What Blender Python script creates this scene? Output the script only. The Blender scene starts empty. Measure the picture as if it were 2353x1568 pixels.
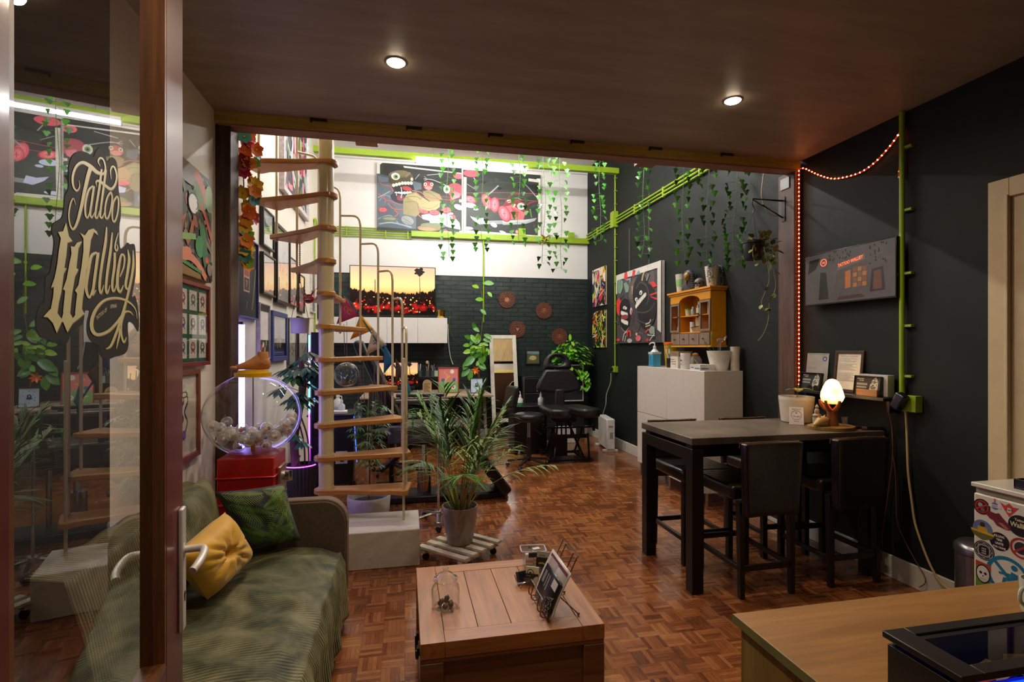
import bpy, bmesh, math, random
from mathutils import Vector, Matrix, Euler
PI = math.pi
sc = bpy.context.scene
COL = sc.collection
# ---------------------------------------------------------------- camera, world, exposure
EYE = 1.5; YAW = math.radians(11.72); FPX = 1188.0; HOR = 799.0
cam_d = bpy.data.cameras.new('camera'); cam = bpy.data.objects.new('camera', cam_d); COL.objects.link(cam)
cam.location = (0, 0, EYE); cam.rotation_euler = (PI/2, 0, -YAW)
cam_d.sensor_width = 36; cam_d.lens = 36*FPX/2353; cam_d.shift_y = (HOR-784)/2353; cam_d.clip_start = 0.02
sc.camera = cam
sc.view_settings.view_transform = 'Standard'; sc.view_settings.look = 'None'
sc.view_settings.gamma = 1; sc.view_settings.use_curve_mapping = False
sc.view_settings.exposure = 0.0
wd = bpy.data.worlds.new('night'); sc.world = wd; wd.use_nodes = True
wd.node_tree.nodes['Background'].inputs[0].default_value = (1, .78, .55, 1)
wd.node_tree.nodes['Background'].inputs[1].default_value = 0.10
DOWN_W = 62.0       # watts of a ceiling downlight
TUBE_E = 205.0      # emission of the fluorescent tubes
# ---------------------------------------------------------------- measuring
CA, SA = math.cos(YAW), math.sin(YAW)
def P(u, v, X=None, Y=None, Z=None, D=None):
    """point seen in the photograph at (u, v) on the plane X=, Y= or Z=, or at depth D"""
    r = (u-1176.5)/FPX; k = (HOR-v)/FPX
    d = Vector((SA+r*CA, CA-r*SA, k))
    t = D if D is not None else X/d.x if X is not None else Y/d.y if Y is not None else (Z-EYE)/d.z
    return Vector((d.x*t, d.y*t, EYE+k*t))
# ---------------------------------------------------------------- materials
MATS = {}
def hexc(h):
    h = h.lstrip('#'); c = [int(h[i:i+2], 16)/255 for i in (0, 2, 4)]
    return tuple(x/12.92 if x <= .04045 else ((x+.055)/1.055)**2.4 for x in c)+(1,)
def nodes(m):
    m.use_nodes = True; return m.node_tree.nodes, m.node_tree.links, m.node_tree.nodes['Principled BSDF']
def mat(h, rough=.5, metal=0, var=.12, scale=14, bump=0, bscale=60, coat=0, sheen=0, em=0, emc=None, trans=0, sub=0, stretch=None, obj=True):
    key = (h, rough, metal, var, scale, bump, bscale, coat, sheen, em, emc, trans, sub, stretch)
    if key in MATS: return MATS[key]
    m = bpy.data.materials.new('surface_'+h.strip('#')); n, l, b = nodes(m)
    c = hexc(h)
    b.inputs['Roughness'].default_value = rough; b.inputs['Metallic'].default_value = metal
    b.inputs['Coat Weight'].default_value = coat; b.inputs['Coat Roughness'].default_value = .12
    b.inputs['Sheen Weight'].default_value = sheen
    b.inputs['Transmission Weight'].default_value = trans
    if sub: b.inputs['Subsurface Weight'].default_value = sub; b.inputs['Subsurface Radius'].default_value = (.05, .03, .02)
    tc = n.new('ShaderNodeTexCoord'); mp = n.new('ShaderNodeMapping'); l.new(tc.outputs['Object'], mp.inputs[0])
    if stretch: mp.inputs['Scale'].default_value = stretch
    nz = n.new('ShaderNodeTexNoise'); nz.inputs['Scale'].default_value = scale; nz.inputs['Detail'].default_value = 4
    l.new(mp.outputs[0], nz.inputs['Vector'])
    rp = n.new('ShaderNodeValToRGB'); l.new(nz.outputs[0], rp.inputs[0])
    rp.color_ramp.elements[0].position = .3; rp.color_ramp.elements[1].position = .7
    rp.color_ramp.elements[0].color = tuple(x*(1-var) for x in c[:3])+(1,)
    rp.color_ramp.elements[1].color = tuple(min(1, x*(1+var)) for x in c[:3])+(1,)
    l.new(rp.outputs[0], b.inputs['Base Color'])
    if bump:
        n2 = n.new('ShaderNodeTexNoise'); n2.inputs['Scale'].default_value = bscale; l.new(mp.outputs[0], n2.inputs['Vector'])
        bp = n.new('ShaderNodeBump'); bp.inputs['Strength'].default_value = bump; bp.inputs['Distance'].default_value = .01
        l.new(n2.outputs[0], bp.inputs['Height']); l.new(bp.outputs[0], b.inputs['Normal'])
    if em:
        b.inputs['Emission Color'].default_value = hexc(emc or h); b.inputs['Emission Strength'].default_value = em
    MATS[key] = m; return m
def wood(h1, h2, axis='x', scale=5, rough=.45, coat=0, bump=.1, ring=14):
    key = ('wood', h1, h2, axis, scale, rough, coat, ring)
    if key in MATS: return MATS[key]
    m = bpy.data.materials.new('wood_'+h1.strip('#')); n, l, b = nodes(m)
    tc = n.new('ShaderNodeTexCoord'); mp = n.new('ShaderNodeMapping'); l.new(tc.outputs['Object'], mp.inputs[0])
    s = [ring, ring, ring]; s['xyz'.index(axis)] = 1.0
    mp.inputs['Scale'].default_value = [q*scale/5 for q in s]
    nz = n.new('ShaderNodeTexNoise'); nz.inputs['Scale'].default_value = 3; nz.inputs['Detail'].default_value = 7; nz.inputs['Roughness'].default_value = .65
    nz.inputs['Distortion'].default_value = .6
    l.new(mp.outputs[0], nz.inputs['Vector'])
    rp = n.new('ShaderNodeValToRGB'); rp.color_ramp.elements[0].position = .32; rp.color_ramp.elements[1].position = .68
    rp.color_ramp.elements[0].color = hexc(h2); rp.color_ramp.elements[1].color = hexc(h1)
    l.new(nz.outputs[0], rp.inputs[0]); l.new(rp.outputs[0], b.inputs['Base Color'])
    b.inputs['Roughness'].default_value = rough; b.inputs['Coat Weight'].default_value = coat
    bp = n.new('ShaderNodeBump'); bp.inputs['Strength'].default_value = bump; bp.inputs['Distance'].default_value = .003
    l.new(nz.outputs[0], bp.inputs['Height']); l.new(bp.outputs[0], b.inputs['Normal'])
    MATS[key] = m; return m
def emis(h, s):
    key = ('em', h, s)
    if key in MATS: return MATS[key]
    m = bpy.data.materials.new('glow_'+h.strip('#')); n, l, b = nodes(m)
    b.inputs['Base Color'].default_value = hexc(h); b.inputs['Emission Color'].default_value = hexc(h); b.inputs['Emission Strength'].default_value = s
    MATS[key] = m; return m
def glass(tint='ffffff', gl=1.0, rough=0.0, haze=0.0):
    """thin clear sheet: Fresnel reflection over see-through"""
    key = ('glass', tint, gl, rough, haze)
    if key in MATS: return MATS[key]
    m = bpy.data.materials.new('clear_glass'); m.use_nodes = True; n = m.node_tree.nodes; l = m.node_tree.links; n.clear()
    out = n.new('ShaderNodeOutputMaterial'); mx = n.new('ShaderNodeMixShader'); tr = n.new('ShaderNodeBsdfTransparent'); g = n.new('ShaderNodeBsdfGlossy')
    tr.inputs[0].default_value = hexc(tint); g.inputs['Roughness'].default_value = rough
    geo = n.new('ShaderNodeNewGeometry'); io = n.new('ShaderNodeMapRange'); l.new(geo.outputs['Backfacing'], io.inputs[0])
    io.inputs['To Min'].default_value = 1.5; io.inputs['To Max'].default_value = 1/1.5
    fr = n.new('ShaderNodeFresnel'); l.new(io.outputs[0], fr.inputs[0])
    mu = n.new('ShaderNodeMath'); mu.operation = 'MULTIPLY'; mu.use_clamp = True; mu.inputs[1].default_value = 1.7*gl; l.new(fr.outputs[0], mu.inputs[0])
    l.new(mu.outputs[0], mx.inputs[0]); l.new(tr.outputs[0], mx.inputs[1]); l.new(g.outputs[0], mx.inputs[2])
    last = mx
    if haze:  # pale haze mixed in, standing in for glints that make clear glass visible
        df = n.new('ShaderNodeBsdfDiffuse'); df.inputs[0].default_value = (.7, .68, .64, 1); m2 = n.new('ShaderNodeMixShader'); m2.inputs[0].default_value = haze
        l.new(mx.outputs[0], m2.inputs[1]); l.new(df.outputs[0], m2.inputs[2]); last = m2
    l.new(last.outputs[0], out.inputs[0]); MATS[key] = m; return m
# ---------------------------------------------------------------- mesh builder
def each(name, parent, m, boxes, bev=0, **k):
    for d in boxes: o = MB().m(m).box(*d).build(name, parent, bev=bev, **k)
    return o
class MB:
    def __init__(s, M=None): s.v = []; s.f = []; s.fm = []; s.mats = []; s.cur = 0; s.M = M or Matrix.Identity(4); s.sm = []
    def m(s, material):
        if material not in s.mats: s.mats.append(material)
        s.cur = s.mats.index(material); return s
    def at(s, loc=(0, 0, 0), rz=0, rx=0, ry=0):
        s.M = Matrix.Translation(loc) @ Euler((rx, ry, rz)).to_matrix().to_4x4(); return s
    def add(s, vs, fs):
        b = len(s.v); s.v += [tuple(s.M @ Vector(p)) for p in vs]
        for f in fs: s.f.append([b+i for i in f]); s.fm.append(s.cur)
        return s
    def box(s, x0, x1, y0, y1, z0, z1):
        x0, x1 = min(x0, x1), max(x0, x1); y0, y1 = min(y0, y1), max(y0, y1); z0, z1 = min(z0, z1), max(z0, z1)
        return s.add([(x0, y0, z0), (x1, y0, z0), (x1, y1, z0), (x0, y1, z0), (x0, y0, z1), (x1, y0, z1), (x1, y1, z1), (x0, y1, z1)],
                     [(0, 3, 2, 1), (4, 5, 6, 7), (0, 1, 5, 4), (1, 2, 6, 5), (2, 3, 7, 6), (3, 0, 4, 7)])
    def bar(s, a, b, w, h=None, up=(0, 0, 1)):
        h = h or w; a = Vector(a); b = Vector(b); d = (b-a).normalized(); u = Vector(up)
        if abs(d.dot(u)) > .98: u = Vector((0, 1, 0))
        x = d.cross(u).normalized(); y = x.cross(d)
        vs = [p+x*i*w/2+y*j*h/2 for p in (a, b) for i, j in ((-1, -1), (1, -1), (1, 1), (-1, 1))]
        return s.add(vs, [(3, 2, 1, 0), (4, 5, 6, 7), (0, 1, 5, 4), (1, 2, 6, 5), (2, 3, 7, 6), (3, 0, 4, 7)])
    def tube(s, pts, r, n=8, cap=True, close=False):
        pts = [Vector(p) for p in pts]; N = len(pts)
        rs = r if isinstance(r, (list, tuple)) else [r]*N
        vs = []; prev = None
        for i, p in enumerate(pts):
            if close: t = (pts[(i+1) % N]-pts[i-1]).normalized()
            else: t = (pts[min(i+1, N-1)]-pts[max(i-1, 0)]).normalized()
            if prev is None:
                a = Vector((0, 0, 1)) if abs(t.z) < .9 else Vector((1, 0, 0)); x = t.cross(a).normalized()
            else:
                x = (prev-t*prev.dot(t)); x = x.normalized() if x.length > 1e-6 else t.orthogonal().normalized()
            prev = x; y = t.cross(x)
            vs += [p+(x*math.cos(2*PI*k/n)+y*math.sin(2*PI*k/n))*rs[i] for k in range(n)]
        fs = []
        for i in range(N if close else N-1):
            j = (i+1) % N
            for k in range(n): fs.append((i*n+k, i*n+(k+1) % n, j*n+(k+1) % n, j*n+k))
        if cap and not close: fs.append(tuple(range(n-1, -1, -1))); fs.append(tuple((N-1)*n+k for k in range(n)))
        return s.add(vs, fs)
    def lathe(s, prof, c=(0, 0, 0), n=28, sx=1, sy=1, close=False):
        vs = []; fs = []
        for r, z in prof: vs += [(c[0]+r*sx*math.cos(2*PI*k/n), c[1]+r*sy*math.sin(2*PI*k/n), c[2]+z) for k in range(n)]
        for i in range(len(prof)-1):
            for k in range(n): fs.append((i*n+k, i*n+(k+1) % n, (i+1)*n+(k+1) % n, (i+1)*n+k))
        if prof[0][0] > 1e-5 and not close: fs.append(tuple(range(n-1, -1, -1)))
        if prof[-1][0] > 1e-5 and not close: L = (len(prof)-1)*n; fs.append(tuple(L+k for k in range(n)))
        return s.add(vs, fs)
    def cyl(s, c, r, h, n=24, r2=None): return s.lathe([(r, 0), (r if r2 is None else r2, h)], c, n)
    def ell(s, c, rx, ry=None, rz=None, n=14, k=10):
        ry = rx if ry is None else ry; rz = rx if rz is None else rz
        vs = [(c[0], c[1], c[2]-rz)]; fs = []
        for i in range(1, k):
            a = -PI/2+PI*i/k
            vs += [(c[0]+rx*math.cos(a)*math.cos(2*PI*j/n), c[1]+ry*math.cos(a)*math.sin(2*PI*j/n), c[2]+rz*math.sin(a)) for j in range(n)]
        vs.append((c[0], c[1], c[2]+rz)); T = len(vs)-1
        for j in range(n):
            fs.append((0, 1+(j+1) % n, 1+j)); fs.append((T, T-n+j, T-n+(j+1) % n))
            for i in range(k-2): a = 1+i*n; fs.append((a+j, a+(j+1) % n, a+n+(j+1) % n, a+n+j))
        return s.add(vs, fs)
    def prism(s, pts, z0, z1):
        n = len(pts); vs = [(x, y, z0) for x, y in pts]+[(x, y, z1) for x, y in pts]
        return s.add(vs, [tuple(range(n-1, -1, -1)), tuple(range(n, 2*n))]+[(i, (i+1) % n, n+(i+1) % n, n+i) for i in range(n)])
    def prismy(s, pts, y0, y1):
        """outline in x,z; thickness in y"""
        n = len(pts); vs = [(x, y0, z) for x, z in pts]+[(x, y1, z) for x, z in pts]
        return s.add(vs, [tuple(range(n)), tuple(range(2*n-1, n-1, -1))]+[(i, n+i, n+(i+1) % n, (i+1) % n) for i in range(n)])
    def grid(s, fn, nu, nv):
        vs = [fn(i/nu, j/nv) for j in range(nv+1) for i in range(nu+1)]
        return s.add(vs, [(j*(nu+1)+i, j*(nu+1)+i+1, (j+1)*(nu+1)+i+1, (j+1)*(nu+1)+i) for j in range(nv) for i in range(nu)])
    def leaf(s, base, d, L, W, droop=.3, up=(0, 0, 1), nseg=5, shape=None, cup=.15):
        """curved leaf blade of its own width profile"""
        base = Vector(base); d = Vector(d).normalized(); u = Vector(up)
        if abs(d.dot(u)) > .95: u = d.orthogonal()
        x = d.cross(u).normalized(); nn = x.cross(d).normalized()
        vs = []; p = base.copy(); t = d.copy()
        for i in range(nseg+1):
            f = i/nseg; w = W/2*(shape(f) if shape else math.sin(PI*min(1, f*.93+.05))**.8)
            if i == nseg: w = W*.01
            vs += [p-x*w+nn*w*cup, p.copy(), p+x*w+nn*w*cup]
            t = (t-Vector((0, 0, 1))*droop/nseg).normalized(); p = p+t*L/nseg
        fs = []
        for i in range(nseg): a = 3*i; fs += [(a, a+1, a+4, a+3), (a+1, a+2, a+5, a+4)]
        return s.add(vs, fs)
    def build(s, name, parent=None, loc=(0, 0, 0), rz=0, smooth=35, bev=0, seg=2, rot=None, sub=0):
        me = bpy.data.meshes.new(name); me.from_pydata(s.v, [], s.f)
        for mm in s.mats: me.materials.append(mm)
        if len(s.mats) > 1: me.polygons.foreach_set('material_index', s.fm)
        me.update()
        if smooth: me.shade_smooth(); me.set_sharp_from_angle(angle=math.radians(smooth))
        o = bpy.data.objects.new(name, me); COL.objects.link(o)
        if parent: o.parent = parent
        o.location = loc; o.rotation_euler = rot or (0, 0, rz)
        if bev:
            b = o.modifiers.new('bevel', 'BEVEL'); b.width = bev; b.segments = seg; b.limit_method = 'ANGLE'; b.angle_limit = math.radians(40)
        if sub: q = o.modifiers.new('subdivision', 'SUBSURF'); q.levels = q.render_levels = sub
        return o
def tag(o, label=None, cat=None, group=None, kind=None):
    if label: o['label'] = label
    if cat: o['category'] = cat
    if group: o['group'] = group
    if kind: o['kind'] = kind
    return o
def thing(name, label, cat, loc=(0, 0, 0), rz=0, group=None, rot=None):
    o = bpy.data.objects.new(name, None); COL.objects.link(o); o.empty_display_size = .1
    o.location = loc; o.rotation_euler = rot or (0, 0, rz); return tag(o, label, cat, group)
def struct(o): o['kind'] = 'structure'; return o
def copy_tree(o, parent=None, label=None, loc=None, rz=None):
    c = o.copy(); COL.objects.link(c); c.parent = parent
    for ch in [k for k in o.children]: copy_tree(ch, c)
    if label: c['label'] = label
    if loc is not None: c.location = loc
    if rz is not None: c.rotation_euler[2] = rz
    return c
def text(mb, s, size, org=(0, 0, 0), ux=(1, 0, 0), uy=(0, 0, 1), align='LEFT', bold=0, sx=1.0, shear=0):
    """flat lettering added to a mesh builder; ux, uy span the plane it is written on"""
    cu = bpy.data.curves.new('lettering', 'FONT'); cu.body = s; cu.size = size; cu.align_x = align; cu.offset = bold; cu.resolution_u = 2; cu.shear = shear
    ob = bpy.data.objects.new('lettering', cu); COL.objects.link(ob)
    dg = bpy.context.evaluated_depsgraph_get(); me = bpy.data.meshes.new_from_object(ob.evaluated_get(dg))
    ux, uy, org = Vector(ux), Vector(uy), Vector(org)
    mb.add([org+ux*v.co.x*sx+uy*v.co.y for v in me.vertices], [tuple(p.vertices) for p in me.polygons])
    bpy.data.objects.remove(ob); bpy.data.curves.remove(cu); bpy.data.meshes.remove(me)
def ellpts(cx, cy, rx, ry, rot=0, n=18):
    c, q = math.cos(rot), math.sin(rot)
    return [(cx+rx*math.cos(a)*c-ry*math.sin(a)*q, cy+rx*math.cos(a)*q+ry*math.sin(a)*c) for a in [2*PI*k/n for k in range(n)]]
def spline(pts, k=6):
    """Catmull-Rom through the points"""
    out = []; n = len(pts); d = len(pts[0])
    for i in range(n-1):
        p0, p1, p2, p3 = pts[max(i-1, 0)], pts[i], pts[i+1], pts[min(i+2, n-1)]
        for j in range(k):
            t = j/k
            out.append(tuple(.5*(2*p1[q]+(p2[q]-p0[q])*t+(2*p0[q]-5*p1[q]+4*p2[q]-p3[q])*t*t+(3*p1[q]-p0[q]-3*p2[q]+p3[q])*t**3) for q in range(d)))
    out.append(tuple(pts[-1])); return out
def stroke(pts, w):
    """2-D polyline -> ribbon quads; w a width or one per point"""
    n = len(pts); ws = w if isinstance(w, (list, tuple)) else [w]*n; vs = []
    for i in range(n):
        a = pts[max(i-1, 0)]; b = pts[min(i+1, n-1)]; dx, dy = b[0]-a[0], b[1]-a[1]; L = math.hypot(dx, dy) or 1
        vs += [(pts[i][0]-dy/L*ws[i]/2, pts[i][1]+dx/L*ws[i]/2), (pts[i][0]+dy/L*ws[i]/2, pts[i][1]-dx/L*ws[i]/2)]
    return vs, [(2*i, 2*i+1, 2*i+3, 2*i+2) for i in range(n-1)]
def paint(mb, shapes, W, H, y=0, box=None, dy=-.00035, x0=None, z0=0, rough=.55):
    """flat picture in the local x-z plane facing -y. shapes: ('hex', pts) | ('hex','E',cx,cy,rx,ry[,rot]) | ('hex','L',pts,w[,k])
    in picture coordinates `box` = (left, top, right, bottom)"""
    x0 = -W/2 if x0 is None else x0; bx = box or (0, 1, 1, 0)
    fx = lambda p: (x0+(p[0]-bx[0])/(bx[2]-bx[0])*W, z0+(p[1]-bx[3])/(bx[1]-bx[3])*H)
    cl = lambda p: (min(max(p[0], x0), x0+W), min(max(p[1], z0), z0+H))
    for i, sh in enumerate(shapes):
        mb.m(mat(sh[0], rough, var=.06)); yy = y+dy*(i*.15+1)
        if sh[1] == 'E':
            pts = [fx(p) for p in ellpts(*sh[2:])]; pts = [cl(p) for p in pts]; mb.add([(a, yy, b) for a, b in pts], [tuple(range(len(pts)))])
        elif sh[1] == 'L':
            vs, fs = stroke(spline(sh[2], 4) if len(sh[2]) > 2 else sh[2], sh[3]); vs = [cl(fx(p)) for p in vs]; mb.add([(a, yy, b) for a, b in vs], fs)
        elif sh[1] == 'T':   # text: hex,'T',string,x,y,size(in box units)
            p = fx((sh[3], sh[4])); k = abs(H/(bx[1]-bx[3]))
            text(mb, sh[2], sh[5]*k, (p[0], yy, p[1]), align=sh[6] if len(sh) > 6 else 'LEFT', bold=sh[5]*k*.02, sx=sh[7] if len(sh) > 7 else 1)
        else:
            pts = [cl(fx(p)) for p in sh[1]]; mb.add([(a, yy, b) for a, b in pts], [tuple(range(len(pts)))])
    return mb
def blots(seed, cols, n, s=(.05, .2), strokes=.4, w=.03):
    r = random.Random(seed); out = []
    for i in range(n):
        c = r.choice(cols); x, y = r.random(), r.random()
        if r.random() < strokes:
            a = r.uniform(0, 2*PI); L = r.uniform(*s); out.append((c, 'L', [(x, y), (x+L*math.cos(a)*.6+r.uniform(-.04, .04), y+L*math.sin(a)*.6), (x+L*math.cos(a), y+L*math.sin(a)+r.uniform(-.04, .04))], r.uniform(w*.3, w)))
        else: out.append((c, 'E', x, y, r.uniform(*s)*.5, r.uniform(*s)*.35, r.uniform(0, PI)))
    return out
RZ = {'back': 0, 'left': PI/2, 'right': -PI/2}
def picture(name, label, cat, side, a, z0, z1, plane, fr='1a1614', fw=.025, dep=.03, shapes=(), box=None, bg='dcd8d0', glz=False, tilt=0, group=None, canvas=False, mount=None):
    """a framed picture or canvas hung on a wall; a=(near/left, far/right) along the wall as looked at"""
    W = abs(a[1]-a[0]); c = (a[0]+a[1])/2; H = z1-z0
    loc = {'back': (c, plane, z0), 'left': (plane, c, z0), 'right': (plane, c, z0)}[side]
    t = thing(name, label, cat, loc, RZ[side], group); t.rotation_euler = Euler((tilt, 0, RZ[side])) if side == 'back' else (Matrix.Rotation(RZ[side], 3, 'Z') @ Matrix.Rotation(tilt, 3, 'X')).to_euler()
    if canvas:
        mb = MB().m(mat(fr, .7, bump=.05, bscale=200)); mb.box(-W/2, W/2, -dep, -.002, 0, H); mb.build('stretched_canvas', t, bev=.002)
        mb = MB().m(mat(bg, .6)); mb.box(-W/2, W/2, -dep-.001, -dep, 0, H); paint(mb, shapes, W, H, -dep-.001, box); mb.build('painting', t, smooth=0)
        return t
    mb = MB().m(mat(fr, .4, var=.2, scale=30))
    mb.box(-W/2, W/2, -dep, -.001, 0, fw).box(-W/2, W/2, -dep, -.001, H-fw, H).box(-W/2, -W/2+fw, -dep, -.001, fw, H-fw).box(W/2-fw, W/2, -dep, -.001, fw, H-fw)
    mb.build('frame', t, bev=.002)
    iw, ih = W-2*fw, H-2*fw
    mb = MB().m(mat(bg, .7)); mb.box(-iw/2, iw/2, -dep*.5, -.002, fw, H-fw)
    sh = list(shapes); z = fw
    if mount:
        paint(mb, sh, iw-2*mount, ih-2*mount, -dep*.5, box, z0=fw+mount)
    else: paint(mb, sh, iw, ih, -dep*.5, box, z0=fw)
    mb.build('print', t, smooth=0)
    if glz: MB().m(glass()).add([(-iw/2, -dep*.8, z), (iw/2, -dep*.8, z), (iw/2, -dep*.8, z+ih), (-iw/2, -dep*.8, z+ih)], [(0, 1, 2, 3)]).build('glazing', t, smooth=0)
    return t
WHITE_E = 'fff6ea'
CHROME = mat('d8d8da', .12, 1, var=.02); STEEL = mat('a9a6a2', .3, 1, var=.05); BLKM = mat('15110f', .38, .3, var=.1)
LIME = mat('8aa913', .45, var=.06); LEATHER = mat('0d0b0c', .33, var=.2, bump=.12, bscale=90); SOIL = mat('1d130d', .95, bump=.8, bscale=120, var=.5)
CERAM = mat('d9d2c6', .3, var=.03, coat=.3)
XL, XR, YB, YS = -1.18, 3.12, 8.56, 3.60   # left wall, right wall, back wall, edge of the gallery slab
# ================================================================ the room
def m_floor():
    m = bpy.data.materials.new('mosaic_parquet'); n, l, b = nodes(m)
    tc = n.new('ShaderNodeTexCoord'); sx = n.new('ShaderNodeSeparateXYZ'); l.new(tc.outputs['Object'], sx.inputs[0])
    def M(op, a, b_=None, c=None):
        q = n.new('ShaderNodeMath'); q.operation = op
        for i, v in enumerate((a, b_, c)):
            if v is None: continue
            if isinstance(v, (int, float)): q.inputs[i].default_value = v
            else: l.new(v, q.inputs[i])
        return q.outputs[0]
    S = 1/.108
    x = M('MULTIPLY', sx.outputs[0], S); y = M('MULTIPLY', sx.outputs[1], S)
    ix, iy = M('FLOOR', x), M('FLOOR', y); fx, fy = M('FRACT', x), M('FRACT', y)
    par = M('MODULO', M('ADD', M('ADD', ix, iy), 1000), 2)
    u = M('ADD', M('MULTIPLY', fx, par), M('MULTIPLY', fy, M('SUBTRACT', 1, par)))     # across the fingers
    w = M('ADD', M('MULTIPLY', fy, par), M('MULTIPLY', fx, M('SUBTRACT', 1, par)))     # along
    u5 = M('MULTIPLY', u, 5); k = M('FLOOR', u5); fu = M('FRACT', u5)
    cv = n.new('ShaderNodeCombineXYZ'); l.new(ix, cv.inputs[0]); l.new(iy, cv.inputs[1]); l.new(k, cv.inputs[2])
    wn = n.new('ShaderNodeTexWhiteNoise'); l.new(cv.outputs[0], wn.inputs['Vector'])
    cv2 = n.new('ShaderNodeCombineXYZ'); l.new(ix, cv2.inputs[0]); l.new(iy, cv2.inputs[1]); wn2 = n.new('ShaderNodeTexWhiteNoise'); l.new(cv2.outputs[0], wn2.inputs['Vector'])
    gv = n.new('ShaderNodeCombineXYZ'); l.new(M('MULTIPLY', u, 9), gv.inputs[0]); l.new(M('MULTIPLY', w, 1.2), gv.inputs[1]); l.new(M('MULTIPLY', wn.outputs[0], 50), gv.inputs[2])
    gn = n.new('ShaderNodeTexNoise'); gn.inputs['Scale'].default_value = 2.2; gn.inputs['Detail'].default_value = 5; l.new(gv.outputs[0], gn.inputs['Vector'])
    bn = n.new('ShaderNodeTexNoise'); bn.inputs['Scale'].default_value = 2.5; bn.inputs['Detail'].default_value = 5; l.new(tc.outputs['Object'], bn.inputs['Vector'])
    t = M('ADD', M('ADD', M('ADD', M('MULTIPLY', wn.outputs[0], .30), M('MULTIPLY', wn2.outputs[0], .12)), M('MULTIPLY', gn.outputs[0], .42)), M('MULTIPLY_ADD', bn.outputs[0], .5, -.12))
    rp = n.new('ShaderNodeValToRGB'); e = rp.color_ramp.elements
    e[0].position = .15; e[0].color = hexc('40200f'); e[1].position = .92; e[1].color = hexc('b07a48')
    for p, c in ((.36, '5e3219'), (.55, '824a26'), (.74, '986238')): q = e.new(p); q.color = hexc(c)
    l.new(t, rp.inputs[0])
    gap = M('LESS_THAN', M('MINIMUM', M('MINIMUM', fu, M('SUBTRACT', 1, fu)), M('MULTIPLY', M('MINIMUM', w, M('SUBTRACT', 1, w)), 5)), .022)
    mx = n.new('ShaderNodeMix'); mx.data_type = 'RGBA'; l.new(gap, mx.inputs[0]); l.new(rp.outputs[0], mx.inputs[6]); mx.inputs[7].default_value = hexc('3a1c0e')
    l.new(mx.outputs[2], b.inputs['Base Color'])
    sn = n.new('ShaderNodeTexNoise'); sn.inputs['Scale'].default_value = 5; l.new(tc.outputs['Object'], sn.inputs['Vector'])
    mr = n.new('ShaderNodeMapRange'); l.new(sn.outputs[0], mr.inputs[0]); mr.inputs['To Min'].default_value = .12; mr.inputs['To Max'].default_value = .28; b.inputs['Coat Weight'].default_value = .25; b.inputs['Coat Roughness'].default_value = .12
    l.new(mr.outputs[0], b.inputs['Roughness'])
    bp = n.new('ShaderNodeBump'); bp.inputs['Strength'].default_value = .25; bp.inputs['Distance'].default_value = .002
    l.new(M('ADD', M('MULTIPLY', wn.outputs[0], .6), M('MULTIPLY', gap, -1)), bp.inputs['Height']); l.new(bp.outputs[0], b.inputs['Normal'])
    return m
def m_brick():
    m = bpy.data.materials.new('painted_brick'); n, l, b = nodes(m)
    tc = n.new('ShaderNodeTexCoord'); mp = n.new('ShaderNodeMapping'); mp.inputs['Rotation'].default_value = (PI/2, 0, 0); l.new(tc.outputs['Object'], mp.inputs[0])
    nz = n.new('ShaderNodeTexNoise'); nz.inputs['Scale'].default_value = 6; nz.inputs['Detail'].default_value = 3; l.new(tc.outputs['Object'], nz.inputs['Vector'])
    av = n.new('ShaderNodeVectorMath'); av.operation = 'MULTIPLY_ADD'; l.new(nz.outputs['Color'], av.inputs[0]); av.inputs[1].default_value = (.012, .012, .012); l.new(mp.outputs[0], av.inputs[2])
    bt = n.new('ShaderNodeTexBrick'); l.new(av.outputs[0], bt.inputs['Vector']); bt.inputs['Scale'].default_value = 1; bt.inputs['Brick Width'].default_value = .25
    bt.inputs['Row Height'].default_value = .072; bt.inputs['Mortar Size'].default_value = .007; bt.inputs['Mortar Smooth'].default_value = .4
    bt.inputs['Color1'].default_value = hexc('1b2725'); bt.inputs['Color2'].default_value = hexc('202d2a'); bt.inputs['Mortar'].default_value = hexc('151e1d')
    l.new(bt.outputs['Color'], b.inputs['Base Color']); b.inputs['Roughness'].default_value = .42
    s = n.new('ShaderNodeMath'); s.operation = 'MULTIPLY_ADD'; l.new(bt.outputs['Fac'], s.inputs[0]); s.inputs[1].default_value = -1; l.new(nz.outputs[0], s.inputs[2])
    bp = n.new('ShaderNodeBump'); bp.inputs['Strength'].default_value = 1; bp.inputs['Distance'].default_value = .014; l.new(s.outputs[0], bp.inputs['Height']); l.new(bp.outputs[0], b.inputs['Normal'])
    return m
def slab_box(name, m, *d, **k): return struct(MB().m(m).box(*d).build(name, smooth=0, **k))
M_LEFT = mat('e2dacb', .7, var=.04, scale=3, bump=.06, bscale=25)
M_WHITE = mat('dedcd8', .75, var=.03, scale=3, bump=.05, bscale=25)
M_DARK = mat('171c1a', .62, var=.12, scale=5, bump=.10, bscale=20)
M_DARK.node_tree.nodes['Principled BSDF'].inputs['Specular IOR Level'].default_value = .25
slab_box('floor', m_floor(), -1.5, 3.4, -.6, YB+.2, -.1, 0)
slab_box('wall_left', M_LEFT, XL-.15, XL, -.6, YB+.2, 0, 4.75)
slab_box('wall_left_dark', mat('1d1c1a', .8), XL, XL+.006, .56, 2.39, 0, 3.0)
slab_box('wall_right', M_DARK, XR, XR+.15, -.6, YB+.2, 0, 4.75)
zb = P(1180, 638, Y=YB).z
slab_box('wall_back', M_WHITE, XL, XR, YB, YB+.15, zb, 4.75)
bw = MB().m(m_brick()).box(XL, XR, YB-.025, YB+.15, 0, zb)
struct(bw.build('wall_back_brick', smooth=0))
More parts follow.
